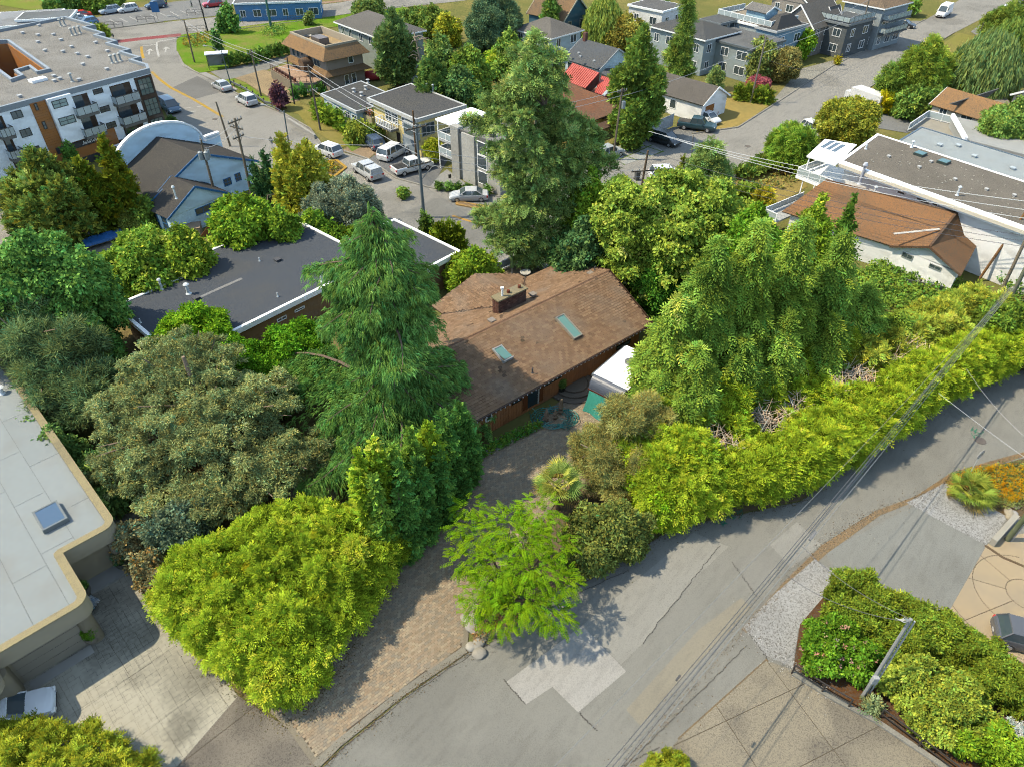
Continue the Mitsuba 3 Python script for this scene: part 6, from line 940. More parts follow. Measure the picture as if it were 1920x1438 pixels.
# flowers and grasses
def patch(name, label, cat, pts, n, col, style, h, seed, big=1.0, kind=None, mat='leaf', hue=.12):
    r = np.random.default_rng(seed); pg = shapely.Polygon(gp(pts)); x0, y0, x1, y1 = pg.bounds; q = r.uniform([x0, y0], [x1, y1], (n * 6, 2)); q = q[shapely.contains_xy(pg, q[:, 0], q[:, 1])][:n]; k, L, W, sp, dp, fl, bd = STYLE[style]; m = Mb()
    P = np.c_[q, h * (0.25 + 0.5 * r.random(len(q)))]; leaves(m, P, np.tile([0, 0, 1.0], (len(P), 1)), k, L * big, W * big, sp, dp, col, r, fl, .2, hue, .25); return whole(name, label, cat, m, mat, kind=kind)
fb = [(1775, 905), (1790, 888), (1885, 870), (1935, 868), (1935, 945), (1890, 960)]
patch('flower_bed_greens', 'grey green poppy leaves under the orange flowers by the lane', 'flower bed', fb, 1000, C('#8f9f60'), 'fine', .35, 7, kind='stuff')
patch('orange_flowers', 'orange poppies covering the bed beside the second fan palm', 'flowers', [(1785, 900), (1800, 888), (1885, 874), (1925, 878), (1915, 950), (1850, 940)], 800, C('#f7a81c'), 'fine', .8, 8, big=.62, kind='stuff', hue=.06)
patch('ornamental_grass', 'tan and blue tufts of ornamental grass at the tip of the stone bed by the lane', 'grass', [(890, 1212), (985, 1160), (980, 1140), (930, 1150), (895, 1180)], 170, C('#c2a877'), 'plume', .3, 9, big=.9, kind='stuff', hue=.2)
patch('flowering_plants', 'green plants with yellow flowers under the feathery tree', 'flower bed', [(900, 1140), (960, 1145), (985, 1110), (930, 1095), (905, 1110)], 200, C('#7fa83a'), 'broad', .5, 10, big=.7, kind='stuff', hue=.25)
patch('border_plants', 'low green plants along the shaded front wall of the house', 'flower bed', [(895, 850), (960, 815), (1010, 795), (1020, 803), (960, 832), (905, 862)], 330, C('#6c9a3e'), 'broad', .6, 11, big=.8, kind='stuff', hue=.2)
patch('weedy_grass', 'rough grass and brambles behind the guard rail', 'brambles', [(1600, 520), (1640, 500), (1720, 512), (1850, 556), (1830, 610), (1700, 590), (1600, 590)], 1700, C('#88ab48'), 'broad', 1.3, 12, big=1.2, kind='stuff')
patch('weedy_grass', 'dense ivy and shrubs on the bank right of the grey pole', 'brambles', [(1860, 480), (1990, 430), (2050, 640), (1900, 640), (1880, 600)], 1100, C('#6d9440'), 'broad', 1.5, 13, big=1.3, kind='stuff')
# ---------------------------------------------------------------- trees and shrubs of the far blocks
FT = [  # name, label, top u, top v, base v, width, shape, style, colour
('conifer', 'tall dense conifer between the two grey roofed houses and the yellow house', 735, 28, 165, 78, 'egg', 'thuja', '#7f9a58'),
('conifer', 'large dark conifer at the top edge, left of the tall fir', 912, -14, 112, 92, 'egg', 'fine', '#76936a'),
('conifer', 'dark conifer right beside the large one at the top edge', 950, -4, 108, 60, 'egg', 'fine', '#7f9a6c'),
('conifer', 'mid green conifer just behind the top of the tall fir', 1034, -12, 92, 52, 'flame', 'thuja', '#7da04a'),
('conifer', 'small round bush at the foot of the teal house', 1068, 52, 78, 26, 'ball', 'broad', '#93b45c'),
('conifer', 'huge bushy cedar between the red roofs and the far street', 1207, 62, 272, 100, 'egg', 'thuja', '#84a047'),
('conifer', 'loose layered conifer beside the white garage', 1294, -12, 168, 66, 'flame', 'plume', '#86a24a'),
('leafy_tree', 'yellow green round tree by the path behind the grey hipped house', 838, 30, 86, 52, 'egg', 'broad', '#b3b83e'),
('leafy_tree', 'dark bush row behind the grey hipped house', 776, 22, 62, 64, 'ball', 'broad', '#7f9c4c'),
('leafy_tree', 'green garden tree left of the large dark conifer', 812, 12, 70, 56, 'egg', 'broad', '#8aa24c'),
('leafy_tree', 'pale green tree beside the bare grey tree', 824, 70, 190, 82, 'egg', 'broad', '#8eab58'),
('leafy_tree', 'rounded green tree in the middle of the garden behind the yellow house', 882, 92, 205, 92, 'egg', 'broad', '#94b44c'),
('leafy_tree', 'dark green cedar behind the corner of the yellow house', 808, 112, 232, 78, 'egg', 'thuja', '#6f8f48'),
('leafy_tree', 'dark shaded tree under the garden trees', 862, 130, 235, 80, 'egg', 'broad', '#6d8f52'),
('leafy_tree', 'bright green bush left of the tall fir', 930, 92, 150, 52, 'egg', 'broad', '#a3c43c'),
('leafy_tree', 'light green tree behind the left side of the fir', 955, 60, 160, 60, 'egg', 'broad', '#93b552'),
('leafy_tree', 'shrub at the right of the yellow house', 880, 160, 240, 56, 'egg', 'broad', '#7fa04c'),
('leafy_tree', 'gold brown leaved tree below the willow', 1178, 34, 102, 72, 'egg', 'broad', '#a9a24c'),
('leafy_tree', 'green tree at the top edge right of the white cubic house', 1228, -6, 56, 66, 'egg', 'broad', '#7f9a54'),
('leafy_tree', 'olive tree in front of the grey deck house', 1432, 76, 150, 66, 'egg', 'broad', '#9aa85a'),
('leafy_tree', 'slim brown tipped tree beside the slate blue house', 1458, 58, 112, 26, 'column', 'thuja', '#9a9a52'),
('leafy_tree', 'bright green maple on the far street', 1506, 60, 112, 50, 'ball', 'broad', '#94bd3c'),
('leafy_tree', 'brown green bush beside the gravel parking pad', 1478, 94, 155, 62, 'ball', 'fine', '#9a9458'),
('leafy_tree', 'light green shrub by the cedar hedge', 1344, 126, 180, 36, 'egg', 'fine', '#a3bd6c'),
('leafy_tree', 'low green tree at the top edge above the parked black car', 1668, -14, 24, 90, 'ball', 'broad', '#8aa24a'),
('leafy_tree', 'small tree at the top edge on the far street', 1712, -8, 30, 36, 'ball', 'broad', '#86a548'),
('leafy_tree', 'green shrub behind the grey suv', 1592, 68, 100, 22, 'egg', 'broad', '#7d9f4c'),
('leafy_tree', 'large cypress clump on the right of the far street, left peak', 1752, 76, 205, 92, 'egg', 'plume', '#93aa42'),
('leafy_tree', 'large cypress clump on the right of the far street, right half', 1800, 104, 200, 88, 'egg', 'plume', '#9aae48'),
('leafy_tree', 'lower left lobe of the cypress clump', 1700, 122, 205, 76, 'ball', 'plume', '#7f9c42'),
('leafy_tree', 'green shrubs in front of the cypress clump', 1728, 160, 216, 100, 'ball', 'broad', '#86a64e'),
('leafy_tree', 'dark hedge at the top right edge', 1906, 8, 80, 80, 'egg', 'plume', '#7f9440'),
('leafy_tree', 'leafy green tree cut by the right edge beside the pale roofs', 1916, 190, 320, 118, 'egg', 'laurel', '#8fb055'),
('leafy_tree', 'gold green rhododendron tree by the white camper van', 1601, 193, 272, 104, 'ball', 'laurel', '#a8ae44'),
('leafy_tree', 'mid green bush by the white canopy', 1500, 245, 318, 94, 'ball', 'plume', '#86a83e'),
('topiary', 'very large clipped green dome by the street corner', 1336, 270, 360, 98, 'dome', 'plume', '#9ab865'),
('topiary', 'small clipped cone beside the large green dome', 1283, 290, 345, 20, 'cone', 'thuja', '#94a43c'),
('topiary', 'clipped golden ball behind the chestnut', 1437, 358, 402, 44, 'ball', 'thuja', '#c4b93c'),
('yellow_bush', 'bright yellow bush at the end of the dry verge', 1664, 178, 212, 38, 'ball', 'thuja', '#d9c828'),
('street_tree', 'green street tree on the park lawn, tallest', 424, 8, 62, 34, 'egg', 'broad', '#74a24e'),
('street_tree', 'slim young tree at the edge of the park lawn', 400, 54, 112, 18, 'egg', 'broad', '#6a8f4c'),
('street_tree', 'small tree in the park lawn next to the tallest one', 412, 28, 62, 20, 'egg', 'broad', '#6f9a4e'),
('street_tree', 'small spindly tree near the mansard house', 576, 22, 48, 18, 'egg', 'broad', '#8a9a54'),
('plum_tree', 'dark purple leaved plum tree by the guard rail', 518, 158, 205, 34, 'ball', 'broad', '#7d5660'),
('street_tree', 'tree at the top left beside the main road', 690, -2, 36, 60, 'ball', 'broad', '#8aa055'),
('leafy_tree', 'trees along the field at the top left edge, left part', 120, -10, 22, 80, 'ball', 'broad', '#6f9448'),
('leafy_tree', 'trees along the field at the top left edge, right part', 185, -12, 18, 80, 'ball', 'broad', '#7f9c44'),
('leafy_tree', 'bushes at the corner of the apartment roof', 180, 46, 78, 40, 'ball', 'broad', '#93a640'),
('garden_tree', 'gold green mop headed tree by the grey modern house', 810, 262, 305, 34, 'ball', 'laurel', '#b5c03c'),
('garden_bush', 'flowering bushes at the forecourt of the yellow house', 668, 230, 268, 46, 'ball', 'broad', '#a0b048'),
('garden_bush', 'green bush by the red flower pot of the yellow house', 700, 236, 268, 34, 'ball', 'broad', '#93a84c'),
('garden_bush', 'small green tree beside the grey house corner', 756, 352, 372, 20, 'ball', 'broad', '#8fb04e'),
('garden_bush', 'green bushes below the blue building, left of the hedge', 262, 375, 430, 60, 'ball', 'broad', '#8aa848'),
('garden_bush', 'olive bush by the side wall of the blue building', 236, 395, 440, 50, 'ball', 'fine', '#94a04c'),
('garden_bush', 'leafy shrub beneath the yew by the pickup', 215, 362, 412, 46, 'ball', 'laurel', '#86a66c'),
('street_tree', 'young green street tree in front of the apartment entrance', 122, 268, 325, 26, 'ball', 'broad', '#6d9a44'),
('street_tree', 'young green street tree at the apartment corner', 240, 236, 275, 22, 'ball', 'broad', '#6d9a44'),
('street_tree', 'young green street tree near the apartment corner window', 285, 228, 262, 20, 'ball', 'broad', '#74a044'),
('garden_bush', 'bush at the foot of the apartment corner', 318, 222, 245, 26, 'ball', 'broad', '#5f7f40'),
('garden_bush', 'shaded shrub beside the grey stub pole at the bottom of the chestnut', 1160, 335, 400, 60, 'ball', 'laurel', '#7fa048'),
('garden_bush', 'red leaved bush by the cedar hedge', 1424, 148, 172, 42, 'ball', 'fine', '#b0616a'),
('garden_bush', 'dark red bush behind the parked grey suv', 1572, 62, 84, 30, 'ball', 'fine', '#8a4f58'),
('garden_bush', 'small yellow bush beside the gravel pad', 1573, 106, 122, 12, 'ball', 'fine', '#d8c23c'),
('garden_bush', 'green bushes left of the pale slab pad', 1186, 236, 268, 46, 'ball', 'broad', '#7da048'),
('garden_bush', 'dry green shrubs behind the grey house on the far street', 1575, 212, 250, 50, 'ball', 'fine', '#98a060')]
for i, (nm, lb, tu, tv, bv, w, pf, stl, col) in enumerate(FT):
    big = nm in ('topiary',); tree(nm, lb, 'bush' if 'bush' in nm or nm == 'topiary' else 'tree', tu, tv, bv, w, pf, stl, C(col), 300 + i, n=22 if w > 40 else 10, fr=0.22 if big else 0.42, dens=1.1, z0=0.0 if 'bush' in nm or nm == 'topiary' else 0.08, limbs=3, big=0.85)
def rowof(name, label, cat, a, b, n, tvh, w, col, seed, group, prof='column', style='thuja'):
    for i in range(n):
        t = i / max(1, n - 1); u, bv = a[0] + (b[0] - a[0]) * t, a[1] + (b[1] - a[1]) * t; tree(name, ORD[i] + ' from left: ' + label, cat, u, bv - tvh * (1 + .08 * math.sin(5.1 * i)), bv, w, prof, style, C(col), seed + i, group=group, n=8, fr=.4, z0=0.0, limbs=0)
rowof('hedge_cypress', 'small cypress in the hedge row below the grey deck house', 'tree', (1385, 188), (1447, 196), 13, 28, 9, '#8fa63c', 500, 'cypress hedge on the far street')
rowof('hedge_cypress', 'tall cypress in the hedge row by the low blue house', 'tree', (586, 222), (642, 250), 12, 36, 10, '#86a238', 520, 'cypress hedge by the low blue house')
rowof('terrace_cypress', 'small dark cypress along the terrace wall of the mansard house', 'tree', (552, 185), (600, 178), 4, 20, 11, '#5f8f42', 540, 'small cypresses by the terrace')
rowof('ball_shrub', 'round shrub by the kerb of the modern house', 'bush', (823, 357), (876, 362), 4, 15, 15, '#6f9445', 550, 'round shrubs by the kerb', 'ball', 'fine'); tree('ball_shrub', 'clipped round shrub behind the silver sedan', 'bush', 913, 350, 366, 15, 'ball', 'fine', C('#6f9445'), 556, n=8, z0=0, limbs=0)
def boxhedge(label, pts, w, h, col, seed, style='thuja'):
    r = np.random.default_rng(seed); E = hedgeE(pts, w, h, w * .9, r, jit=.05); shrub('garden_hedge', label, 'hedge', E, C(col), style, seed, nsub=20, fr=.4, stems=False)
boxhedge('dark clipped hedge between the park lawn and the side drive', [(432, 126), (480, 118), (538, 104)], .9, 1.9, '#6f9040', 560)
boxhedge('clipped green hedge in front of the large dome', [(1385, 335), (1420, 328), (1432, 316)], 1.0, 1.6, '#86a048', 561)
boxhedge('low box hedge right of the large dome', [(1386, 375), (1420, 372)], .9, 1.6, '#86a040', 562)
boxhedge('bright green low hedge below the small blue gable', [(330, 432), (360, 420), (395, 402)], .6, 1.0, '#8fb43c', 563)
boxhedge('brown tipped low hedge on the dry lawn', [(1450, 322), (1478, 330), (1500, 332)], .5, .7, '#8f7a54', 564)
boxhedge('green hedge under the yellow verge bush, along the drive', [(1690, 212), (1712, 216), (1735, 208)], .9, 1.3, '#7fa048', 565)
# willows
def willow(label, tu, tv, bv, w, col, seed, flat=1.0):
    r = np.random.default_rng(seed); x, y, h, px = stand(tu, tv, bv); R = w * px / 2; th = thing('willow_tree', label, 'tree'); m = Mb(); n = 900
    a, q = r.uniform(0, 6.28, n), np.sqrt(r.random(n)); z = h * (1 - .42 * q ** 2 - .1 * r.random(n)); P = np.c_[x + R * q * np.cos(a), y + R * q * np.sin(a) * flat, z]; L = np.minimum(z * .8, h * r.uniform(.25, .6, n))
    for j in range(7):
        t = j / 7; A = P.copy(); A[:, 2] -= L * t; A[:, :2] += np.c_[np.cos(a), np.sin(a)] * (.25 * t * R * .3); leaves(m, A + r.normal(0, .12, A.shape), np.c_[np.cos(a) * .25, np.sin(a) * .25, -np.ones(n)], 2, .9, .09, .22, .3, C(col), r, .4, .15, .08, .22, off=.1)
    core(m, [[x, y, h * .62, R * .8, R * .8 * flat, h * .3], [x, y, h * .35, R * .7, R * .7 * flat, h * .3]], C(col), r, .8); part(th, 'crown', m, 'leaf'); tb = Mb(c=(.12, .09, .06)); tb.tube([[x, y, 0], [x, y, h * .7]], [.4, .2], 8); part(th, 'trunk', tb, 'bark')
willow('pale green weeping willow at the top edge beside the teal house', 1136, -14, 92, 74, '#a9bd5a', 570); willow('large weeping willow at the right edge above the pale roofs', 1876, 50, 205, 130, '#8fa864', 571); willow('second drooping tree behind the willow at the right edge', 1912, 30, 150, 90, '#86a04c', 572)
# bare grey tree
r = np.random.default_rng(9); b = G(792, 172); m = Mb(c=(.2, .17, .14)); m.tube([b, b + [0, 0, 5], b + [-.6, 0, 9.5]], [.3, .2, .06], 6)
for i in range(16): z = r.uniform(3.5, 9); a = r.uniform(0, 6.28); l = r.uniform(1, 2.6); p = b + [-.06 * z, 0, z]; m.tube([p, p + [l * .5 * math.cos(a), l * .5 * math.sin(a), .4], p + [l * math.cos(a), l * math.sin(a), .1]], [.1, .07, .02], 4)
whole('dead_tree', 'bare grey dead tree beside the dark conifer behind the yellow house', 'tree', m, 'bark')
# flower beds of the park and island
patch('park_flowers', 'mixed flower bed at the corner of the park lawn', 'flower bed', [(340, 90), (350, 74), (385, 62), (400, 78), (372, 92)], 120, C('#a39a4c'), 'broad', .9, 20, kind='stuff', hue=.35, big=1.5); patch('park_flowers', 'shrub bed by the teal mast in the park', 'flower bed', [(490, 66), (500, 54), (535, 52), (536, 66), (510, 72)], 90, C('#8fae50'), 'broad', 1.1, 21, kind='stuff', hue=.2, big=1.6)
patch('island_flowers', 'orange and green planting on the traffic island', 'flower bed', [(600, 320), (608, 308), (628, 308), (640, 318), (622, 328)], 70, C('#b5a848'), 'broad', .6, 22, kind='stuff', hue=.3, big=1.2); patch('yard_greens', 'mixed low greenery behind the low fence by the olive shrub', 'plants', [(190, 430), (250, 400), (300, 425), (330, 450), (270, 450)], 220, C('#8fa84c'), 'broad', .8, 23, kind='stuff', hue=.2, big=1.3)
patch('garden_greens', 'low plants on the dry lawn by the golden ball', 'plants', [(1385, 330), (1470, 300), (1520, 330), (1480, 352), (1400, 372)], 160, C('#9aa058'), 'broad', .5, 24, kind='stuff', hue=.2, big=1.3)
m = Mb(); ip = gp([(598, 322), (606, 306), (630, 304), (645, 316), (626, 331)]); p_ = shapely.Polygon(ip).buffer(.4); m.shp(p_.difference(p_.buffer(-.35)), 0, C('#e6b84c'), .16); struct('island_kerb', m, 'matte'); struct('island_soil', Mb(c=C('#9a8a5c')).shp(p_.buffer(-.35), .1), 'gravel')
m = Mb(); q = shapely.LineString(gp([(862, 383), (890, 388), (918, 392)])).buffer(.5); m.shp(q.difference(q.buffer(-.3)), 0, C('#dfaf5c'), .15); struct('island_kerb', m, 'matte'); struct('island_soil', Mb(c=C('#b59a78')).shp(q.buffer(-.3), .12), 'gravel')
# ---------------------------------------------------------------- vehicles
CT = {  # length, width, height, belt, [(x, half width factor, bottom, top) along the body], greenhouse bottom (rear, front), top (rear, front)
'sedan': (4.75, 1.82, 1.44, .93, [(-2.37, .82, .35, .72), (-2.25, .93, .25, .90), (-1.5, 1, .2, .95), (0, 1, .2, .93), (1.1, 1, .2, .93), (1.9, .96, .22, .80), (2.22, .90, .25, .68), (2.33, .78, .30, .58), (2.40, .58, .34, .50)], (-1.75, 1.15), (-.95, .35)),
'suv': (4.6, 1.86, 1.70, 1.05, [(-2.3, .88, .4, .95), (-2.2, .96, .3, 1.06), (-1.4, 1, .25, 1.06), (0, 1, .25, 1.04), (1.05, 1, .25, 1.03), (1.85, .97, .27, .95), (2.2, .9, .3, .80), (2.3, .78, .38, .60)], (-2.15, 1.1), (-1.80, .35)),
'minivan': (5.1, 1.98, 1.78, 1.02, [(-2.55, .9, .35, .95), (-2.45, .97, .25, 1.04), (-1.4, 1, .22, 1.04), (0, 1, .22, 1.02), (1.5, 1, .22, 1.0), (2.1, .96, .25, .88), (2.45, .88, .28, .72), (2.55, .76, .35, .55)], (-2.45, 1.75), (-2.15, .70)),
'hatch': (4.1, 1.74, 1.52, .96, [(-2.05, .86, .36, .85), (-1.95, .95, .26, .97), (-1.2, 1, .22, .98), (0, 1, .22, .96), (1.0, 1, .22, .95), (1.65, .95, .24, .84), (1.95, .87, .28, .68), (2.05, .74, .35, .52)], (-1.90, 1.15), (-1.45, .35)),
'coupe': (4.4, 1.85, 1.27, .85, [(-2.2, .86, .32, .78), (-2.1, .95, .22, .88), (-1.3, 1, .18, .88), (0, 1, .18, .84), (1.0, 1, .18, .82), (1.7, .96, .18, .72), (2.1, .87, .2, .55), (2.2, .72, .25, .42)], (-1.65, 1.0), (-.75, .15)),
'van': (5.8, 2.02, 2.45, 1.25, [(-2.9, .95, .4, 1.25), (-2.85, 1, .32, 1.3), (0, 1, .3, 1.3), (1.6, 1, .3, 1.28), (2.3, .98, .3, 1.15), (2.8, .9, .32, .9), (2.9, .78, .4, .65)], (-2.85, 2.15), (-2.75, 1.15)),
'pickup': (5.6, 1.96, 1.86, 1.12, [(-2.8, .95, .5, 1.1), (-2.75, 1, .42, 1.13), (-.9, 1, .38, 1.13), (.9, 1, .38, 1.12), (1.2, 1, .38, 1.12), (2.1, .98, .38, 1.06), (2.6, .93, .42, .95), (2.8, .82, .5, .75)], (-.95, 1.25), (-.75, .62))}
def vehicle(label, kind, rear, fore, col, cat='car', name='parked_car', canopy=False, rack=False, z=0.0, roofcol=None, tonneau=None, group=None, stripe=False):
    L, Wd, Hh, belt, st, gb, gt_ = CT[kind]; a, b = G(*rear, z), G(*fore, z); c = (a + b) / 2; ang = math.degrees(math.atan2(b[1] - a[1], b[0] - a[0])); F = frame(c[0], c[1], ang, z); w = Wd / 2; col = np.asarray(C(col, 1.5)); th = thing(name, label, cat, group)
    V = []; xs = np.array([s[0] for s in st])
    for x, f, zb, zt in st:
        h = w * f; V.append([(x, -h * .93, zb), (x, -h, zb + .18), (x, -h, zt - .16), (x, -h * .9, zt - .02), (x, -h * .6, zt), (x, h * .6, zt), (x, h * .9, zt - .02), (x, h, zt - .16), (x, h, zb + .18), (x, h * .93, zb)])
    V = np.array(V); n, m_ = V.shape[:2]; i, j = np.meshgrid(np.arange(n - 1), np.arange(m_), indexing='ij'); j2 = (j + 1) % m_; f = np.stack([i * m_ + j, i * m_ + j2, (i + 1) * m_ + j2, (i + 1) * m_ + j], -1).reshape(-1, 4); mb = Mb(F, col).add(V.reshape(-1, 3), f)
    for e in (0, n - 1): mb.add(V[e], [[0, k, k + 1] for k in range(1, m_ - 1)])
    bz = belt - .04
    part(th, 'body', mb, 'paint', 40)
    if kind == 'van':      # tall panelled load space
        hb = Mb(F, col); slab = [(-2.86, 1.3), (-2.8, 2.3), (-2.6, 2.43), (.9, 2.45), (1.3, 2.3), (2.0, 1.28)]
        for sgn in (-1, 1): hb.add([(x, sgn * (w * .98 - max(0, zz - 1.3) * .12), zz) for x, zz in slab], [[0, k, k + 1] for k in range(1, 5)])
        for p, q in zip(slab[:-1], slab[1:]):
            wa, wb = w * .98 - max(0, p[1] - 1.3) * .12, w * .98 - max(0, q[1] - 1.3) * .12; hb.quad((p[0], -wa, p[1]), (q[0], -wb, q[1]), (q[0], wb, q[1]), (p[0], wa, p[1]))
        part(th, 'load_space', hb, 'paint', 40); g = Mb(F, GLS); g.quad((2.0, -w * .8, 1.32), (2.0, w * .8, 1.32), (1.36, w * .74, 2.22), (1.36, -w * .74, 2.22)); g.v = [v + F[:3, 0] * .03 for v in g.v]; part(th, 'windscreen', g, 'glass')
        for sgn in (-1, 1): g = Mb(F, GLS); g.quad((1.75, sgn * (w + .005), 1.4), (.75, sgn * (w + .005), 1.4), (.75, sgn * (w - .06), 2.0), (1.38, sgn * (w - .06), 2.0)); part(th, 'side_window', g, 'glass')
        if stripe: part(th, 'side_graphic', Mb(F, C('#e0703a')).box(-2.3, -1.1, -w - .006, -w - .001, .8, 1.25), 'satin')
    else:
        wb, wt = w * .93, w * .76; q = lambda xr, xf, ww, zz: [(xr, -ww, zz), (xf, -ww, zz), (xf, ww, zz), (xr, ww, zz)]; lo, hi = q(gb[0], gb[1], wb, bz), q(gt_[0], gt_[1], wt, Hh - .05); nm = ('side_window', 'windscreen', 'side_window', 'rear_window')
        for k in range(4): g = Mb(F, GLS); kk = (k + 1) % 4; g.quad(lo[k], lo[kk], hi[kk], hi[k]); part(th, nm[k], g, 'glass')
        rm_ = Mb(F, col if roofcol is None else C(roofcol)); a_, b_ = gt_; rr = [q(a_ - .06, b_ + .08, wt + .02, Hh - .07), q(a_ - .02, b_ + .04, wt - .02, Hh - .02), q(a_ + .15, b_ - .12, wt - .14, Hh)]
        for u_, v_ in zip(rr[:-1], rr[1:]):
            for k in range(4): kk = (k + 1) % 4; rm_.quad(u_[k], u_[kk], v_[kk], v_[k])
        rm_.quad(*rr[-1])
        for k in range(4): bar(rm_, lo[k], hi[k], .07)
        for sgn in (-1, 1): xm = (gb[0] + gb[1]) / 2; bar(rm_, (xm - .1, sgn * wb, bz), (xm - .1, sgn * wt, Hh - .06), .08)
        if kind in ('suv', 'minivan'):
            for sgn in (-1, 1): bar(rm_, (gb[0] + .75, sgn * wb, bz), (gt_[0] + .7, sgn * wt, Hh - .06), .1)
        part(th, 'roof', rm_, 'paint', 40)
        if rack:
            k_ = Mb(F, (.05, .05, .05)); [bar(k_, (x, -wt, Hh + .05), (x, wt, Hh + .05), .05) for x in (gt_[0] + .4, gt_[1] - .3)]; part(th, 'roof_rack', k_, 'satin')
    if kind == 'pickup':
        if canopy:
            cm = Mb(F, col); lo, hi = [(-2.72, -w * .92, 1.1), (-1.0, -w * .92, 1.1), (-1.0, w * .92, 1.1), (-2.72, w * .92, 1.1)], [(-2.6, -w * .76, 1.78), (-1.05, -w * .76, 1.78), (-1.05, w * .76, 1.78), (-2.6, w * .76, 1.78)]
            for k in range(4): kk = (k + 1) % 4; cm.quad(lo[k], lo[kk], hi[kk], hi[k])
            cm.quad(*hi); ck_ = part(th, 'canopy', cm, 'paint'); g = Mb(F, GLS)
            for sgn in (-1, 1): g.quad((-2.4, sgn * w * .9, 1.25), (-1.2, sgn * w * .9, 1.25), (-1.2, sgn * w * .815, 1.62), (-2.4, sgn * w * .815, 1.62))
            part(ck_, 'canopy_window', g, 'glass')
        else: part(th, 'cargo_bed', Mb(F, C(tonneau or '#4a4c4e')).box(-2.62, -1.02, -w * .82, w * .82, 1.135, 1.145), 'matte')
    wx = L * .29
    for x in (-wx - .1, wx + .05):
        for sgn in (-1, 1):
            r = .36 if kind in ('suv', 'van', 'pickup') else .32; m = Mb(F @ np.array([[1, 0, 0, x], [0, 0, -sgn, sgn * (w - .2)], [0, 1, 0, r], [0, 0, 0, 1.0]]), (.025, .025, .026)); t = m.lathe([(.02, 0), (r, 0), (r, -.19), (r * .94, -.22), (r * .62, -.22), (r * .6, -.2), (.01, -.2)], 0, 0, 14); k_ = part(th, 'wheel', m, 'satin', 40); m = Mb(m.fr, (.45, .46, .47)); m.lathe([(r * .6, -.2), (r * .55, -.222), (r * .2, -.21), (.01, -.225)], 0, 0, 10); part(k_, 'rim', m, 'metal')
    xf, xr = st[-2][0], st[1][0]; zf, zr = st[-2][3] - .12, st[1][3] - .2
    for sgn in (-1, 1):
        part(th, 'headlight', Mb(F, (.6, .62, .62)).box(xf - .12, xf + .05, min(sgn * w * .55, sgn * w * .89), max(sgn * w * .55, sgn * w * .89), zf - .06, zf + .09), 'glass'); part(th, 'taillight', Mb(F, (.4, .03, .03)).box(xr - .06, xr + .12, min(sgn * w * .7, sgn * w * .975), max(sgn * w * .7, sgn * w * .975), zr - .14, zr + .1), 'satin'); part(th, 'mirror', Mb(F, col).box(gb[1] - .45, gb[1] - .28, min(sgn * (w - .02), sgn * (w + .17)), max(sgn * (w - .02), sgn * (w + .17)), belt - .02, belt + .12), 'paint')
    gr_ = Mb(F, (.03, .03, .032)); gr_.box(st[-1][0] - .04, st[-1][0] + .015, -w * .5, w * .5, st[-1][2] + .04, st[-1][3] - .03); part(th, 'grille', gr_, 'satin'); part(th, 'number_plate', Mb(F, C('#e8ebee')).box(st[0][0] - .015, st[0][0] + .01, -.16, .16, st[0][2] + .12, st[0][2] + .24), 'satin'); return th
for a in [
('silver sedan behind the guard rail on the curving street', 'sedan', (433, 176), (402, 160), '#c3c8cc'), ('silver suv with a dark sunroof below the silver sedan', 'suv', (479, 203), (449, 187), '#d3d8db'), ('dark blue minivan at the corner of the apartment block', 'minivan', (306, 196), (336, 218), '#4f7088'),
('white coupe shaped suv turning at the street bend', 'suv', (634, 297), (597, 284), '#eef0f0'), ('white minivan parked in front of the yellow house', 'minivan', (713, 307), (762, 280), '#f2f4f4'), ('dark blue suv in the brick forecourt of the yellow house', 'suv', (714, 285), (689, 266), '#4c5f7c'),
('silver sedan seen side on by the round shrubs', 'sedan', (912, 374), (847, 375), '#c9cdd0'), ('black minivan in front of the white fence right of the cedar', 'minivan', (1223, 262), (1264, 275), '#2f3438'), ('white hatchback by the white garage', 'hatch', (1308, 222), (1345, 236), '#eef2f4'),
('pale car half hidden by fir branches at the slab pad', 'suv', (1122, 300), (1158, 290), '#b9c0c4'), ('white suv half hidden behind the chestnut crown', 'suv', (1226, 336), (1272, 334), '#e9edf0'), ('white suv nosed in beside the green bush on the verge', 'suv', (1505, 242), (1546, 262), '#eceff0'),
('grey suv on the paved pad left of the far street', 'suv', (1570, 95), (1534, 80), '#6f777f'), ('black sedan on the verge of the far street', 'sedan', (1676, 48), (1711, 54), '#2b2e31'), ('grey suv with a roof box between the blue pickup and the black sedan', 'suv', (1648, 42), (1670, 62), '#8b9296'),
('white sports car by the tan roof', 'coupe', (1750, 205), (1726, 219), '#f0f0f0'), ('dark grey sedan parked at the top right edge', 'sedan', (1903, 26), (1870, 28), '#4f5a64'), ('white sedan behind the dark grey one at the top right', 'sedan', (1917, 16), (1887, 17), '#e6e9ec'), ('white suv at the very top right corner', 'suv', (1932, 2), (1897, 3), '#e9eef2'),
('pale blue suv parked in the lot at the top left', 'suv', (220, 24), (195, 28), '#b9c9d6'), ('white suv parked in the lot at the top left', 'suv', (254, 21), (228, 25), '#eef0f0'), ('dark blue suv under the blue sign in the lot', 'suv', (306, 14), (280, 18), '#3f5870'), ('red car behind the apartment roof', 'sedan', (164, 32), (140, 35), '#d3382f'), ('white car behind the apartment roof', 'sedan', (158, 39), (132, 42), '#e6eaee'), ('blue car behind the apartment roof next to the planting', 'hatch', (178, 45), (155, 49), '#5f93c0'),
('red suv on the brick plaza at the top', 'suv', (414, 12), (386, 15), '#c4303a'), ('dark blue suv driving on the main road', 'suv', (519, 33), (556, 31), '#2c3f5c'), ('black car in the shade under the bush by the white balcony', 'sedan', (1488, 322), (1530, 318), '#20262c')]: vehicle(*a)
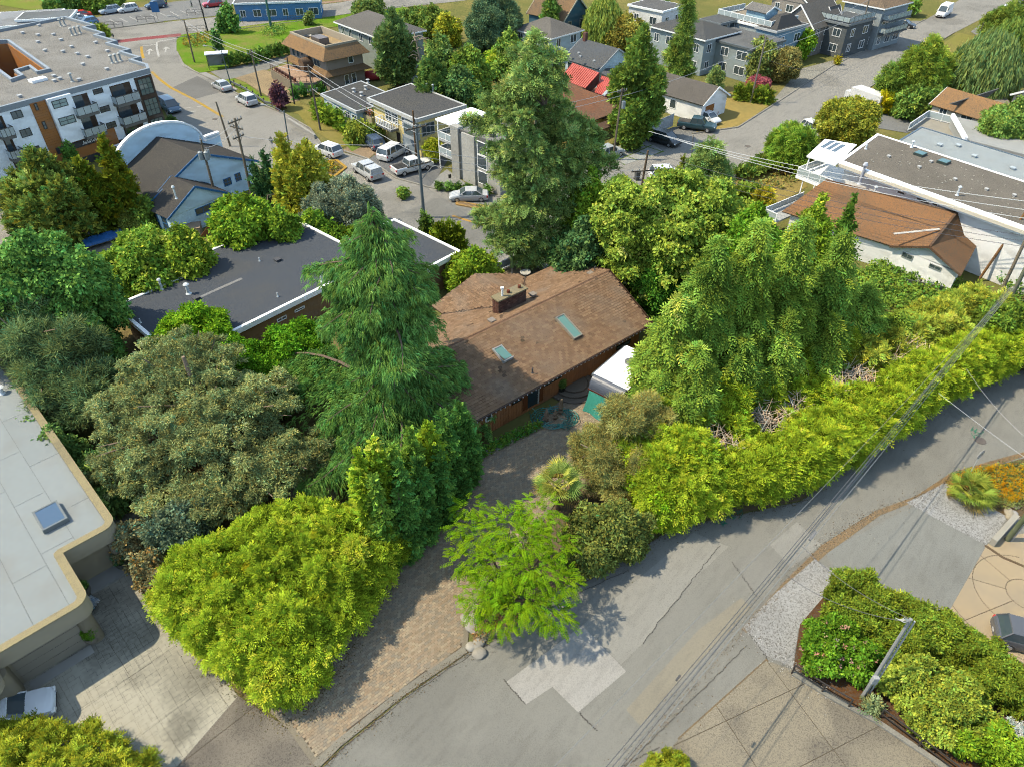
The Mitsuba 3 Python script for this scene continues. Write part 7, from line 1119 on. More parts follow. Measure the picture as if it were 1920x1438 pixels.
vehicle('white car with a pale blue reflection parked under the bush at the lower left', 'sedan', (-60, 1385), (92, 1325), '#eef4f8'); vehicle('dark grey car with a red tail light on the tan concrete at the right edge', 'hatch', (1868, 1192), (1990, 1225), '#63666c')
vehicle('white van beside the curved false front of the blue building', 'minivan', (262, 286), (212, 305), '#f2f4f4', 'van', 'parked_van'); vehicle('white delivery van driving down the far street', 'van', (1782, 22), (1752, 40), '#f2f4f4', 'van', 'delivery_van', stripe=True)
P_ = 'pickup truck'
vehicle('silver pickup with a canopy turning at the street bend', 'pickup', (707, 341), (672, 318), '#c6cacc', P_, 'pickup_truck', canopy=True); vehicle('white pickup with a dark open bed in front of the modern house', 'pickup', (738, 331), (810, 312), '#eef0f0', P_, 'pickup_truck'); vehicle('silver pickup with a canopy parked in the yard on the left', 'pickup', (147, 456), (218, 430), '#bcc9d3', P_, 'pickup_truck', canopy=True)
vehicle('dark green pickup beside the white hatchback', 'pickup', (1280, 240), (1332, 247), '#2f4f58', P_, 'pickup_truck'); vehicle('blue pickup under the carport on the far street', 'pickup', (1622, 52), (1652, 68), '#2f6fae', P_, 'pickup_truck')
# ---------------------------------------------------------------- poles and wires
POLE = {}
WOODC, STEELC = C('#9a8b78'), C('#8d9a9c')
def polept(tu, tv, bu, bv, t=1.0):
    b = G(bu, bv); _, y, h, _ = stand(tu, tv, bv); w = prj([0, y, h])[2]; x = (tu - 960) / FPX * w; return np.array([b[0] + (x - b[0]) * t, b[1], h * t])
def pole(key, label, tu, tv, bu, bv, r=.14, col=WOODC, arms=(), drums=(), lamp=None, cat='utility pole', name='utility_pole', thin=.72):
    th = thing(name, label, cat); b = polept(tu, tv, bu, bv, 0); t = polept(tu, tv, bu, bv, 1); POLE[key] = (b, t); part(th, 'pole', Mb(c=col).tube([b - [0, 0, .2], (b + t) / 2, t], [r, r * (1 + thin) / 2, r * thin], 9), 'matte', 40)
    for f, L, ang in arms:
        p = b + (t - b) * f; d = np.array([math.cos(math.radians(ang)), math.sin(math.radians(ang)), 0]); m = Mb(c=C('#7d7263')); bar(m, p - d * L / 2 + [0, -.12, 0], p + d * L / 2 + [0, -.12, 0], .11, .13); bar(m, p - [0, 0, .7], p + d * L * .35, .04); bar(m, p - [0, 0, .7], p - d * L * .35, .04); k = part(th, 'crossarm', m, 'matte')
        for s in (-.46, -.2, .2, .46): part(k, 'insulator', Mb(c=C('#b9c3c6')).tube([p + d * L * s + [0, -.12, .05], p + d * L * s + [0, -.12, .3]], .06, 6), 'satin')
    for f, ang in drums:
        p = b + (t - b) * f + np.array([math.cos(math.radians(ang)), math.sin(math.radians(ang)), 0]) * .42; m = Mb(c=C('#b9c4c9')); m.tube([p - [0, 0, .45], p + [0, 0, .4], p + [0, 0, .5]], [.27, .27, .12], 12); k = part(th, 'transformer', m, 'satin', 40); part(k, 'bushing', Mb(c=C('#6b6a66')).tube([p + [.1, 0, .5], p + [.1, 0, .75]], .05, 6), 'satin')
    if lamp:
        L, ang = lamp; d = np.array([math.cos(math.radians(ang)), math.sin(math.radians(ang)), 0]); s = np.linspace(0, 1, 8)[:, None]; q = t - [0, 0, .3] + d * L * s + np.array([0, 0, 1]) * (.9 * np.sin(s * 1.7)); m = Mb(c=C('#9aa0a2')); m.tube(q, .045, 6); k = part(th, 'lamp_arm', m, 'satin', 40); part(th, 'lamp_head', Mb(c=C('#c9cdcf')).tube([q[-1] - d * .1, q[-1] + d * .3, q[-1] + d * .65], [.06, .14, .08], 8), 'satin', 40)
    return th
pole('a', 'wooden pole topped with a tangle of insulators behind the blue building', 440, 222, 476, 385, .17, arms=((.97, 2.0, 60), (.9, 2.0, -30), (.8, 1.6, 60)))
pole('b', 'wooden pole with three grey transformers in front of the blue building', 376, 262, 412, 398, .17, arms=((.98, 1.8, 110),), drums=((.80, -140), (.80, -40), (.80, 60)))
pole('c', 'plain wooden pole at the far side of the blue building', 405, 192, 432, 275, .15); pole('e', 'slim pole with a lamp at the street bend', 532, 208, 546, 300, .12, STEELC, lamp=(2.4, 170))
pole('f', 'wooden pole on the verge lawn below the park', 470, 93, 490, 181, .15, arms=((.92, 1.4, 45),)); pole('g', 'brown wooden pole at the corner of the park lawn', 345, 38, 365, 118, .15, lamp=(2.2, 180)); pole('h', 'dark mast at the upper corner of the park', 372, -4, 390, 61, .16, (.03, .03, .03))
pole('i', 'tall teal mast on the park lawn', 497, -10, 509, 55, .3, C('#5f9488'), cat='mast', name='mast'); pole('j', 'teal grey street lamp post by the bus shelter', 415, 96, 434, 162, .1, C('#6d8a88'), lamp=(2.6, 165), cat='street lamp', name='street_lamp')
pole('k', 'dark pole in front of the terrace of the mansard house', 538, 108, 552, 196, .13, C('#5a5650')); pole('l', 'wooden pole between the terrace and the low blue house', 577, 122, 601, 245, .15, WOODC, arms=((.62, 1.6, 40),)); pole('l2', 'old brown pole stub beside the grey steel pole', 774, 208, 781, 300, .16, C('#8a6e52'))
pole('m', 'grey steel pole with two crossarms and a lamp at the street corner', 780, 236, 795, 408, .2, C('#8f9ea3'), arms=((.98, 2.6, 35), (.60, 3.0, 35)), lamp=None, thin=.6); b_, t_ = POLE['m']; m = Mb(c=C('#a2a8a8')); p0 = b_ + (t_ - b_) * .42; m.tube([p0, p0 + [1.4, -.2, 1.7], p0 + [1.9, -.3, 1.9]], .05, 6); part([k for k in labels if labels[k].get('label', '').startswith('grey steel pole with two')][0], 'lamp_arm', m, 'satin')
pole('n', 'wooden pole with a white transformer in front of the big cedar', 1167, 166, 1149, 300, .16, WOODC, drums=((.78, 0),), arms=((.96, 1.5, 30),)); pole('o', 'short wooden pole with a long crossarm behind the chestnut', 1215, 283, 1203, 350, .17, C('#8a745c'), arms=((.45, 3.4, 10),)); pole('o2', 'thin grey pole at the corner of the far street beside the dome', 1300, 254, 1296, 302, .08, C('#8d8a84'))
pole('p', 'wooden pole in front of the grey deck house', 1437, 68, 1407, 193, .15, C('#a59d92')); pole('q', 'wooden pole near the small black car on the far street', 1631, -6, 1606, 98, .15, C('#a09684')); pole('r', 'short wooden pole beside the cypress clump', 1725, 133, 1709, 182, .14, C('#b0a594')); pole('s', 'dark slim pole on the verge below the white awning', 1845, 42, 1824, 97, .1, C('#7a7468')); pole('t', 'wooden pole at the top right edge', 1900, 6, 1875, 62, .12, C('#a09684'))
pole('u', 'grey service pole standing in the shrubs at the lower right', 1708, 1160, 1618, 1305, .12, C('#c3c8c9')); b_, t_ = POLE['u']; uk = [k for k in labels if labels[k].get('label', '').startswith('grey service pole')][0]; m = Mb(c=C('#dfe3e4')); m.tube([b_ + [.25, 0, .1], t_ + [.25, 0, -.2]], .05, 6); part(uk, 'conduit', m, 'satin'); p = b_ + (t_ - b_) * .28; part(uk, 'meter_box', Mb(c=C('#cfd4d5')).box(p[0] - .25, p[0] + .05, p[1] - .3, p[1] - .08, p[2] - .25, p[2] + .3), 'satin'); m = Mb(c=C('#e3e6e6'))
for i in range(4): m.tube([t_ + [0, 0, -.1], t_ + [-.35, -.05 * i, .12 - .06 * i], t_ + [-.5 - .05 * i, .05 * i, -.12]], .018, 5)
part(uk, 'weatherhead', m, 'satin')
# big poles at the right edge and the guy pole
def rawpole(key, label, b, t, r, col, cat='utility pole'):
    POLE[key] = (np.array(b), np.array(t)); th = thing('utility_pole', label, cat); part(th, 'pole', Mb(c=col).tube([b, (np.array(b) + t) / 2, t], [r, r * .9, r * .75], 10), 'matte', 40); return th
bA, bB = G(1880, 588), G(1868, 566); rawpole('R1', 'thick green grey utility pole at the right edge by the guard rail', bA, bA + np.array([-.1, .1, 11.5]), .19, C('#9aa088')); rawpole('R2', 'second weathered utility pole just behind the thick one at the right edge', bB, bB + np.array([.1, .6, 11.0]), .16, C('#a89c86')); bC = G(1834, 527); rawpole('R3', 'orange brown leaning brace pole behind the guard rail', bC, bC + np.array([2.2, .8, 8.5]), .13, C('#a87c4e'), 'brace pole')
bD = G(1888, 1012); rawpole('R4', 'green stained utility pole cut by the right edge below the flowers', bD, bD + np.array([.6, .1, 9]), .17, C('#7f8a62')); part([k for k in labels if labels[k].get('label', '').startswith('green stained')][0], 'conduit', Mb(c=C('#c9cccb')).tube([bD + [.2, -.12, 0], bD + [.75, -.02, 8]], .05, 6), 'satin')
def wire(label, a, b, sag=.3, r=.017, col=(.08, .08, .085), group=None, cat='cable', n=26):
    a, b = np.array(a, float), np.array(b, float); s = np.linspace(0, 1, n)[:, None]; q = a + (b - a) * s - np.array([0, 0, 1]) * (4 * sag * s * (1 - s)); return whole('overhead_cable', label, cat, Mb(c=col).tube(q, r, 5), 'satin', group=group)
GC_ = 'cables of the bundle over the front lane'
A1 = G(1893, 540, 7.6); 
for i, (du, z, u1, r, c) in enumerate(((0, 7.6, 1133, .018, (.07, .07, .075)), (3, 7.4, 1146, .022, (.09, .09, .095)), (6, 7.2, 1158, .014, (.14, .145, .145)), (-4, 7.9, 1166, .016, (.06, .06, .065)), (9, 7.0, 1176, .018, (.16, .165, .165)))):
    wire(('middle black', 'thicker dark grey', 'thin grey', 'leftmost black', 'rightmost grey')[i] + ' cable of the bundle over the front lane', G(1893 + du, 540, z), G(u1 - 120, 1583, z - .6), .25, r, c, GC_)
wire('single thin cable running left of the bundle over the hedge and lane', G(1880, 560, 8.0), G(1036, 1440, 6.6), .2, .012, (.16, .165, .165))
m = Mb(c=(.12, .12, .12)); p = G(1518, 1012, 7.1); bar(m, p, p + [.5, .55, .03], .12); whole('splice_box', 'black splice box on the cable bundle over the lane', 'splice box', m, 'satin'); m = Mb(c=(.05, .05, .05)); p = G(1268, 1275, 6.9); bar(m, p, p + [.22, .25, 0], .09); whole('splice_box', 'small black clamp on the cable bundle lower down', 'splice box', m, 'satin')
wire('white service cable crossing to the right edge over the hedge end', G(1760, 737, 7.0), G(1990, 905, 5.5), .1, .014, (.34, .35, .36)); wire('grey service cable right of the white one at the hedge end', G(1812, 692, 7.2), G(1935, 830, 5.5), .3, .012, (.25, .25, .26)); wt = POLE['u'][1]; wire('black service cable from the bundle to the grey service pole, upper', G(1505, 1025, 7.1), wt, .5, .016); wire('black service cable from the bundle to the grey service pole, lower', G(1478, 1080, 7.0), wt + [-.2, 0, -.2], .6, .014)
g2 = 'cables running from the right edge poles past the brown roof'; R1t, R2t = POLE['R1'][1], POLE['R2'][1]; on = POLE['o'][1]
for i in range(3): wire(ORD[i] + ' from the top of the pale cables strung across the gravel roof', R2t + [0, 0, -1.0 - .8 * i], np.array([on[0] + 2 * i, on[1] + 1, 6.6 - .6 * i]), .8, .028, (.40, .42, .43), g2)
for i in range(3): wire(ORD[i] + ' from the top of the dark cables across the brown roof', R1t + [0, 0, -3.6 - .5 * i], np.array([on[0], on[1] - 2 - i, 5.2 - .4 * i]), .9, .022, (.06, .06, .07), 'dark cables over the brown roof')
def span(p, q, dz=(0,), col=(.30, .31, .32), label='', grp=None, r=.025, sag=.5):
    for i, z in enumerate(dz): wire(label if len(dz) == 1 else ORD[i] + ' from the top: ' + label, POLE[p][1] + [0, 0, -z], POLE[q][1] + [.0, 0, -z], sag, r, col, grp)
for p, q, dz, lb in (('m', 'l', (.1, .8, 3.2), 'cable from the grey steel pole to the low blue house'), ('l', 'f', (.3, .9), 'cable between the low blue house and the verge lawn'), ('f', 'g', (.2, .8), 'cable along the edge of the park lawn'), ('m', 'n', (.2, .9), 'cable passing behind the tall fir'), ('m', 'o', (2.6, 3.4, 4.2), 'cable from the steel pole lower crossarm behind the fir'), ('a', 'b', (.2, 1.0), 'cable between the two poles behind the blue building'), ('a', 'm', (2.0,), 'cable from the tangled pole across the street bend'), ('n', 'p', (1.0,), 'cable crossing in front of the big cedar to the far street'), ('p', 'q', (.6, 2.4), 'cable along the left side of the far street')): span(p, q, dz, label=lb, grp=lb if len(dz) > 1 else None)
wire('dark service wire lying over the gravel pad of the far street', POLE['p'][1] + [0, 0, -3], G(1590, 130, 5), 1.0, .02)
# ---------------------------------------------------------------- rails, fences, signs
def guardrail(label, pts, z=.65, col=C('#d5d9da'), step=1.9, hgt=.3, post=WOODC, px=True):
    q = [np.array([*p, 0]) for p in (gp(pts) if px else pts)]; th = thing('guard_rail', label, 'guard rail'); m = Mb(c=col)
    for a, b in zip(q[:-1], q[1:]):
        d = (b - a) / np.linalg.norm(b - a); n = np.array([d[1], -d[0], 0]); e = .03 * d
        for zz, o in ((z + .11, .06), (z - .11, .06)): bar(m, a - e + n * o + [0, 0, zz], b + e + n * o + [0, 0, zz], .07, .1)
        bar(m, a - e + [0, 0, z], b + e + [0, 0, z], .03, .18); L = np.linalg.norm(b - a)
        for i in range(max(1, int(L / step))): p = a + d * (i + .5) * L / max(1, int(L / step)) - n * .12; part(th, 'post', Mb(c=post).box(p[0] - .08, p[0] + .08, p[1] - .08, p[1] + .08, 0, z + .35), 'matte')
    part(th, 'rail', m, 'metal'); return th
guardrail('pale metal guard rail curving along the verge lawn behind the silver cars', [(433, 160), (458, 172), (480, 186), (500, 200), (520, 204), (538, 203)]); guardrail('double beam guard rail with wooden posts at the right edge above the hedge', [(1690, 537), (1750, 549), (1830, 566), (1905, 577), (1990, 590)], .75)
m = Mb(c=C('#d3d2cc')); q = [np.array(p) for p in gp([(541, 229), (592, 261)])]; bar(m, [*q[0], .3], [*q[1], .3], .35, .6); whole('concrete_barrier', 'low concrete barrier on the dry verge at the street bend', 'barrier', m, 'matte')
def tuberail(label, pts, h, step, col, name='railing'):
    q = [np.array([*p, 0]) for p in gp(pts)]; th = thing(name, label, 'railing'); m = Mb(c=col)
    for a, b in zip(q[:-1], q[1:]):
        bar(m, a + [0, 0, h], b + [0, 0, h], .06); bar(m, a + [0, 0, h * .5], b + [0, 0, h * .5], .05); n = max(1, round(np.linalg.norm(b - a) / step))
        for i in range(n + 1): p = a + (b - a) * i / n; part(th, 'post', Mb(c=col).box(p[0] - .035, p[0] + .035, p[1] - .035, p[1] + .035, 0, h + .02), 'satin')
    part(th, 'rail', m, 'satin')
tuberail('black railing along the aggregate drive beside the rhododendron', [(1484, 1262), (1540, 1298), (1590, 1326)], .9, 1.4, (.03, .026, .024)); tuberail('black railing at the bottom right below the maple', [(1648, 1345), (1720, 1400), (1800, 1462)], .9, 1.7, (.03, .026, .024))
m = Mb(c=C('#bcbab0')); strip([(1484, 1266), (1560, 1314), (1640, 1356), (1780, 1450), (1900, 1530)], .28, 0, .14, '#c0beb4', m); struct('garden_kerb', m, 'asphalt')
def ironfence(label, a, b, h, name='iron_fence', col=(.025, .025, .025), z=0.0):
    a, b = G(*a), G(*b); m = Mb(c=col); L = np.linalg.norm(b - a); d = (b - a) / L; bar(m, a + [0, 0, h], b + [0, 0, h], .04); bar(m, a + [0, 0, .12], b + [0, 0, .12], .04)
    for i in range(int(L / .16) + 1): p = a + d * i * .16; m.tube([p, p + [0, 0, h + .05]], .014, 4)
    whole(name, label, 'fence' if 'gate' not in name else 'gate', m, 'satin')
ironfence('small black iron railing on the raised bed behind the fan palm', (1066, 942), (1102, 950), .8); ironfence('black iron gate beside the left house', (222, 1046), (262, 1030), 1.5, 'iron_gate'); ironfence('chain fence gate at the entrance of the left yard', (50, 436), (76, 456), 1.5, 'yard_gate', (.3, .32, .33))
def sign(label, u, v, bu, bv, shape, s, col, post=(.35, .36, .36), ang=-80, txt=None, tcol=(.05, .05, .05)):
    th = thing('road_sign', label, 'sign'); t = polept(u, v, bu, bv); b = polept(u, v, bu, bv, 0); part(th, 'post', Mb(c=post).tube([b, t + [0, 0, s * .3]], .035, 6), 'satin'); a = math.radians(ang); F = np.eye(4); F[:3, 0] = [-math.sin(a), math.cos(a), 0]; F[:3, 1] = [0, 0, 1]; F[:3, 2] = [math.cos(a), math.sin(a), 0]; F[:3, 3] = t + F[:3, 2] * .05; g = np.linspace(0, 2 * np.pi, 20, endpoint=False)
    P = {'disc': np.c_[np.cos(g), np.sin(g)], 'diamond': np.array([[1, 0], [0, 1], [-1, 0], [0, -1.0]]), 'rect': np.array([[-.8, -1], [.8, -1], [.8, 1], [-.8, 1.0]]), 'octagon': np.c_[np.cos(g[:8 * 2:2] + .39), np.sin(g[:8 * 2:2] + .39)][:8]}[shape] * s; pl = part(th, 'plate', Mb(F, C(col)).poly([tuple(p) for p in P], -.01, None, .01), 'satin')
    if txt == 'bike':
        m = Mb(F, tcol); ring = shapely.Point(0, 0).buffer(s * .92).difference(shapely.Point(0, 0).buffer(s * .78)); m.shp(ring, .011, None, .013)
        for x in (-.4, .4): m.shp(shapely.Point(x * s, -.12 * s).buffer(s * .26).difference(shapely.Point(x * s, -.12 * s).buffer(s * .17)), .011, None, .014)
        m.shp(shapely.LineString([(-.4 * s, -.12 * s), (-.1 * s, .25 * s), (.3 * s, .25 * s), (.4 * s, -.12 * s)]).buffer(s * .05), .011, None, .014); part(pl, 'symbol', m, 'satin')
    return th
sign('white round road sign with a dark symbol on the lane verge beside the poppies', 1838, 851, 1816, 893, 'disc', .38, '#f0f0ee', ang=-60, txt='bike'); sign('back of a grey diamond sign at the street bend', 508, 264, 514, 295, 'diamond', .55, '#9a9c9a', ang=60); sign('small rectangular sign on the traffic island', 609, 307, 612, 322, 'rect', .35, '#b9bdbd', ang=60); sign('small round sign post behind the golden cypress', 612, 328, 620, 355, 'disc', .35, '#a9aeae', ang=60); sign('dark sign post beside the red crossing', 211, 67, 215, 80, 'diamond', .45, '#5a5d60', ang=60); sign('small sign at the brick plaza', 418, 95, 421, 112, 'rect', .3, '#cfd2d0', ang=-60)
sign('large blue sign board over the parking lot', 290, 14, 297, 40, 'rect', 1.0, '#3f86c8', (.03, .03, .03), -80); sign('sign on the forecourt of the modern house', 843, 331, 845, 345, 'rect', .25, '#55524c', ang=-60)
# bus shelter, benches, hydrant, bins
th = thing('bus_shelter', 'bus shelter with a white flat roof by the clipped hedge of the park', 'bus shelter'); F = frame(*G(412, 128)[:2], 18); part(th, 'roof', Mb(F, WHITE).box(-2.0, 2.0, -.9, .9, 2.5, 2.65), 'satin'); m = Mb(F, C('#5a6266')); [m.box(x, x + .08, y, y + .08, 0, 2.5) for x in (-1.8, 1.72) for y in (-.7, .62)]; part(th, 'frame', m, 'satin'); part(th, 'pane', Mb(F, (.12, .15, .16)).box(-1.7, 1.7, .64, .67, .3, 2.3), 'glass')
def bench(label, u, v, ang):
    F = frame(*G(u, v)[:2], ang); th = thing('fence_rail', label, 'rail'); m = Mb(F, C('#77706a')); [m.box(x - .04, x + .04, -.04, .04, 0, 1.1) for x in (-1.8, 0, 1.8)]; bar(m, (-1.8, 0, 1.08), (1.8, 0, 1.08), .06); bar(m, (-1.8, 0, .6), (1.8, 0, .6), .06); whole_ = part(th, 'rail', m, 'satin')
bench('tube rail at the kerb left of the parking lot entrance', 275, 42, 10); bench('tube rail at the end of the kerb by the lot', 215, 52, 8); bench('tube rail at the crossing beside the park', 370, 60, 10); bench('tube rail beside the brick plaza', 440, 47, 9); bench('tube rail at the park path near the mansard house', 556, 40, 9); bench('tube rail at the crossing island', 367, 29, 10)
b = G(1344, 217); m = Mb(c=C('#d9542e')); m.lathe([(.02, .75), (.1, .7), (.14, .6), (.12, .5), (.12, .1), (.17, .08), (.17, 0)], b[0], b[1], 10); m.tube([b + [-.22, 0, .45], b + [.22, 0, .45]], .06, 6); whole('fire_hydrant', 'red fire hydrant on the dry verge by the white garage', 'hydrant', m, 'satin', 40)
def wheelie(label, u, v, col, ang=20, h=1.05, z=0.0):
    F = frame(*G(u, v)[:2], ang, z); th = thing('wheeled_bin', label, 'bin'); m = Mb(F, C(col)); a, b = .24, .3; lo = [(-a, -a, .05), (a, -a, .05), (a, a, .05), (-a, a, .05)]; hi = [(-b, -b, h), (b, -b, h), (b, b, h), (-b, b, h)]
    for i in range(4): j = (i + 1) % 4; m.quad(lo[i], lo[j], hi[j], hi[i])
    part(th, 'body', m, 'satin'); part(th, 'lid', Mb(F, C(col) * .85).box(-.33, .33, -.34, .32, h, h + .08), 'satin'); [part(th, 'wheel', Mb(F, (.03, .03, .03)).tube([(s * .3, .28, .1), (s * .24, .28, .1)], .1, 8), 'satin') for s in (-1, 1)]
for lb, u, v, c in (('leftmost of the blue bins under the yews', 97, 432, '#2f66c4'), ('second blue bin from the left under the yews', 106, 429, '#2f66c4'), ('third blue bin from the left under the yews', 116, 421, '#2f66c4'), ('tall blue bin at the right end of the row', 131, 412, '#2f62b4'), ('red bin beside the tall blue bin', 138, 409, '#b9382f'), ('small red bin in the shade right of the row', 163, 402, '#c23f34'), ('dark bin at the kerb of the top right driveway', 1855, 32, '#3a3c3a'), ('dark bin left of the white camper van', 1607, 184, '#2f332f'), ('second dark bin left of the white camper van', 1612, 186, '#3a3c38'), ('grey bin behind the short pole at the chestnut', 1194, 338, '#6c7072'), ('black bin in the shade at the end of the thuja columns', 888, 866, '#202225'), ('blue bin beside the black car in the shade', 1483, 312, '#2f5aa0')): wheelie(lb, u, v, c)
# boat and camper things
th = thing('covered_boat', 'blue tarpaulin covered boat beside the silver pickup in the left yard', 'boat'); F = frame(*G(200, 455)[:2], 40); m = Mb(F, C('#3f86d8')); xs = np.linspace(-2.2, 2.2, 9); V = []
for x in xs: w = .95 * (1 - max(0, x / 2.3) ** 2.2); V.append([(x, -w, .55), (x, -w * .9, .8), (x, 0, 1.15 + .05 * math.sin(4 * x)), (x, w * .9, .8), (x, w, .55)])
V = np.array(V); i, j = np.meshgrid(range(8), range(4), indexing='ij'); m.add(V.reshape(-1, 3), np.stack([i * 5 + j, i * 5 + j + 1, i * 5 + j + 6, i * 5 + j + 5], -1).reshape(-1, 4)); part(th, 'tarpaulin', m, 'satin', 40); part(th, 'trailer', Mb(F, (.2, .2, .2)).box(-2.0, 2.3, -.5, .5, .25, .5), 'satin')
th = thing('camper_van', 'long white camper with a rounded front parked behind the gold green rhododendron', 'camper'); a, b = G(1650, 214), G(1590, 192); c = (a + b) / 2; F = frame(c[0], c[1], math.degrees(math.atan2(b[1] - a[1], b[0] - a[0]))); m = Mb(F, C('#f0f2f2', 1.3)); m.poly(rect(-3.2, 2.4, -1.1, 1.1), .5, None, 2.7); m.poly(rect(2.4, 3.4, -1.0, 1.0), .5, None, 1.9); part(th, 'body', m, 'satin'); part(th, 'windscreen', Mb(F, GLS).box(2.41, 2.46, -.9, .9, 1.95, 2.5), 'glass'); [part(th, 'wheel', Mb(F, (.03, .03, .03)).tube([(x, s * 1.1, .35), (x, s * .85, .35)], .35, 10), 'satin', 40) for x in (-2, 2) for s in (-1, 1)]
b = G(765, 160); m = Mb(c=C('#e3eaee')); v, f = ICO[2]; m.add(v * [2.6, 1.2, .9] + b + [0, 0, 1.0], f); whole('covered_boat', 'white shrink wrapped boat behind the back edge of the yellow house roof', 'boat', m, 'satin', True); b = G(700, 150); m = Mb(c=C('#d63a44')); v, f = ICO[2]; m.add(v * [2.0, 1.0, .8] + b + [0, 0, .7], f); whole('covered_car', 'small car under a red cover between the grey hipped house and the flat roofs', 'car', m, 'matte', True)
# trailer with white roof and rolled grey cover in the forecourt
e0, e1 = G(1111, 707, 2.9), G(1167, 734, 2.9); n0 = (e0 + e1) / 2; d = (e1 - e0)[:2] / np.linalg.norm((e1 - e0)[:2]); ax = np.array([-d[1], d[0]]); ax = ax if ax[0] > 0 else -ax; wd = np.linalg.norm((e1 - e0)[:2]) / 2 + .15; F = np.eye(4); F[:2, 0] = ax; F[:2, 1] = [-ax[1], ax[0]]; F[:2, 3] = n0[:2]
th = thing('camper_trailer', 'white roofed camper trailer with a rounded grey front cover beside the front door', 'trailer'); part(th, 'body', Mb(F, C('#d9dcda')).poly(rect(.5, 5.2, -wd, wd), .6, None, 2.75), 'satin'); rf = part(th, 'roof', Mb(F, WHITE * 1.1).poly(rect(.45, 5.25, -wd - .05, wd + .05), 2.75, None, 2.88), 'satin')
m = Mb(F, C('#6d7688')); s = np.linspace(0, 1, 9); prof = [(.5 - .75 * math.sin(t * 1.57), 2.86 - 1.0 * (1 - math.cos(t * 1.57))) for t in s]
for (xa, za), (xb, zb) in zip(prof[:-1], prof[1:]): m.quad((xa, -wd, za), (xb, -wd * .96, zb), (xb, wd * .96, zb), (xa, wd, za))
for sg in (-1, 1): m.add([(x, sg * wd, z) for x, z in prof] + [(.5, sg * wd, 1.86)], [[k, k + 1, 9] for k in range(8)])
part(th, 'front_cover', m, 'satin', 40, label='rounded dark grey front cover'); m = Mb(F, C('#6a3f34')); bar(m, (-.26, -wd, 1.82), (-.26, wd, 1.82), .1, .1); part(th, 'trim', m, 'satin'); m = Mb(F, C('#8b8d90')); m.lathe([(.01, .12), (.5, .1), (.62, 0)], 3.6, 0, 16); m.v = [v + [0, 0, 2.88] for v in m.v]; part(rf, 'roof_hatch', m, 'satin', 40); part(rf, 'awning_rail', Mb(F, C('#8a939c')).box(.4, 5.2, wd + .06, wd + .2, 2.6, 2.8), 'satin'); [part(th, 'wheel', Mb(F, (.03, .03, .03)).tube([(3.4, sg * wd, .35), (3.4, sg * (wd - .25), .35)], .35, 10), 'satin', 40) for sg in (-1, 1)]
m = Mb(F, C('#4fb5a4')); N = 9; V = []
for i in range(N):
    t = i / (N - 1); y = wd * .9 - t * wd * 1.5; V.append([(-.3, y, 1.75), (-.55 - .1 * math.sin(5 * t), y, 1.0), (-1.0 + .12 * math.sin(7 * t), y + .05, .05)])
V = np.array(V); i, j = np.meshgrid(range(N - 1), range(2), indexing='ij'); m.add(V.reshape(-1, 3), np.stack([i * 3 + j, (i + 1) * 3 + j, (i + 1) * 3 + j + 1, i * 3 + j + 1], -1).reshape(-1, 4)); whole('tarpaulin', 'teal tarpaulin hanging from the front of the camper trailer', 'tarpaulin', m, 'satin', True)
# fountain of three stones with a teal net
r = np.random.default_rng(77); b = G(1040, 788); th = thing('stone_fountain', 'ring of teal netting around three upright stones in the forecourt', 'fountain'); 
for (u, v, h) in ((1024, 790, 1.3), (1041, 786, 1.0), (1051, 775, 1.5)):
    p = G(u, v); m = Mb(c=C('#a8927a')); z = np.linspace(0, h, 6); m.tube(np.c_[p[0] + r.normal(0, .03, 6), p[1] + r.normal(0, .03, 6), z], [.22, .21, .19, .18, .15, .08], 7); part(th, 'stone', m, 'matte', 30)
m = Mb(c=C('#2f9a94')); g = np.linspace(0, 2 * np.pi, 40)
for k in range(5): rr = .7 + .14 * k; m.tube(np.c_[b[0] + rr * 1.5 * np.cos(g), b[1] + rr * np.sin(g) + .1, .12 + .08 * np.sin(7 * g + k) + .03 * k], .035, 4, cap=False)
for i in range(90): a = r.uniform(0, 6.28); rr = r.uniform(.65, 1.3); p = np.array([b[0] + rr * 1.5 * math.cos(a), b[1] + rr * math.sin(a) + .1, .1]); m.tube([p, p + [r.normal(0, .2), r.normal(0, .2), r.uniform(.05, .25)]], .025, 4, C(('#3fb5aa', '#2a8f8a', '#7fd0c4')[i % 3]))
part(th, 'net', m, 'satin', kind='stuff')
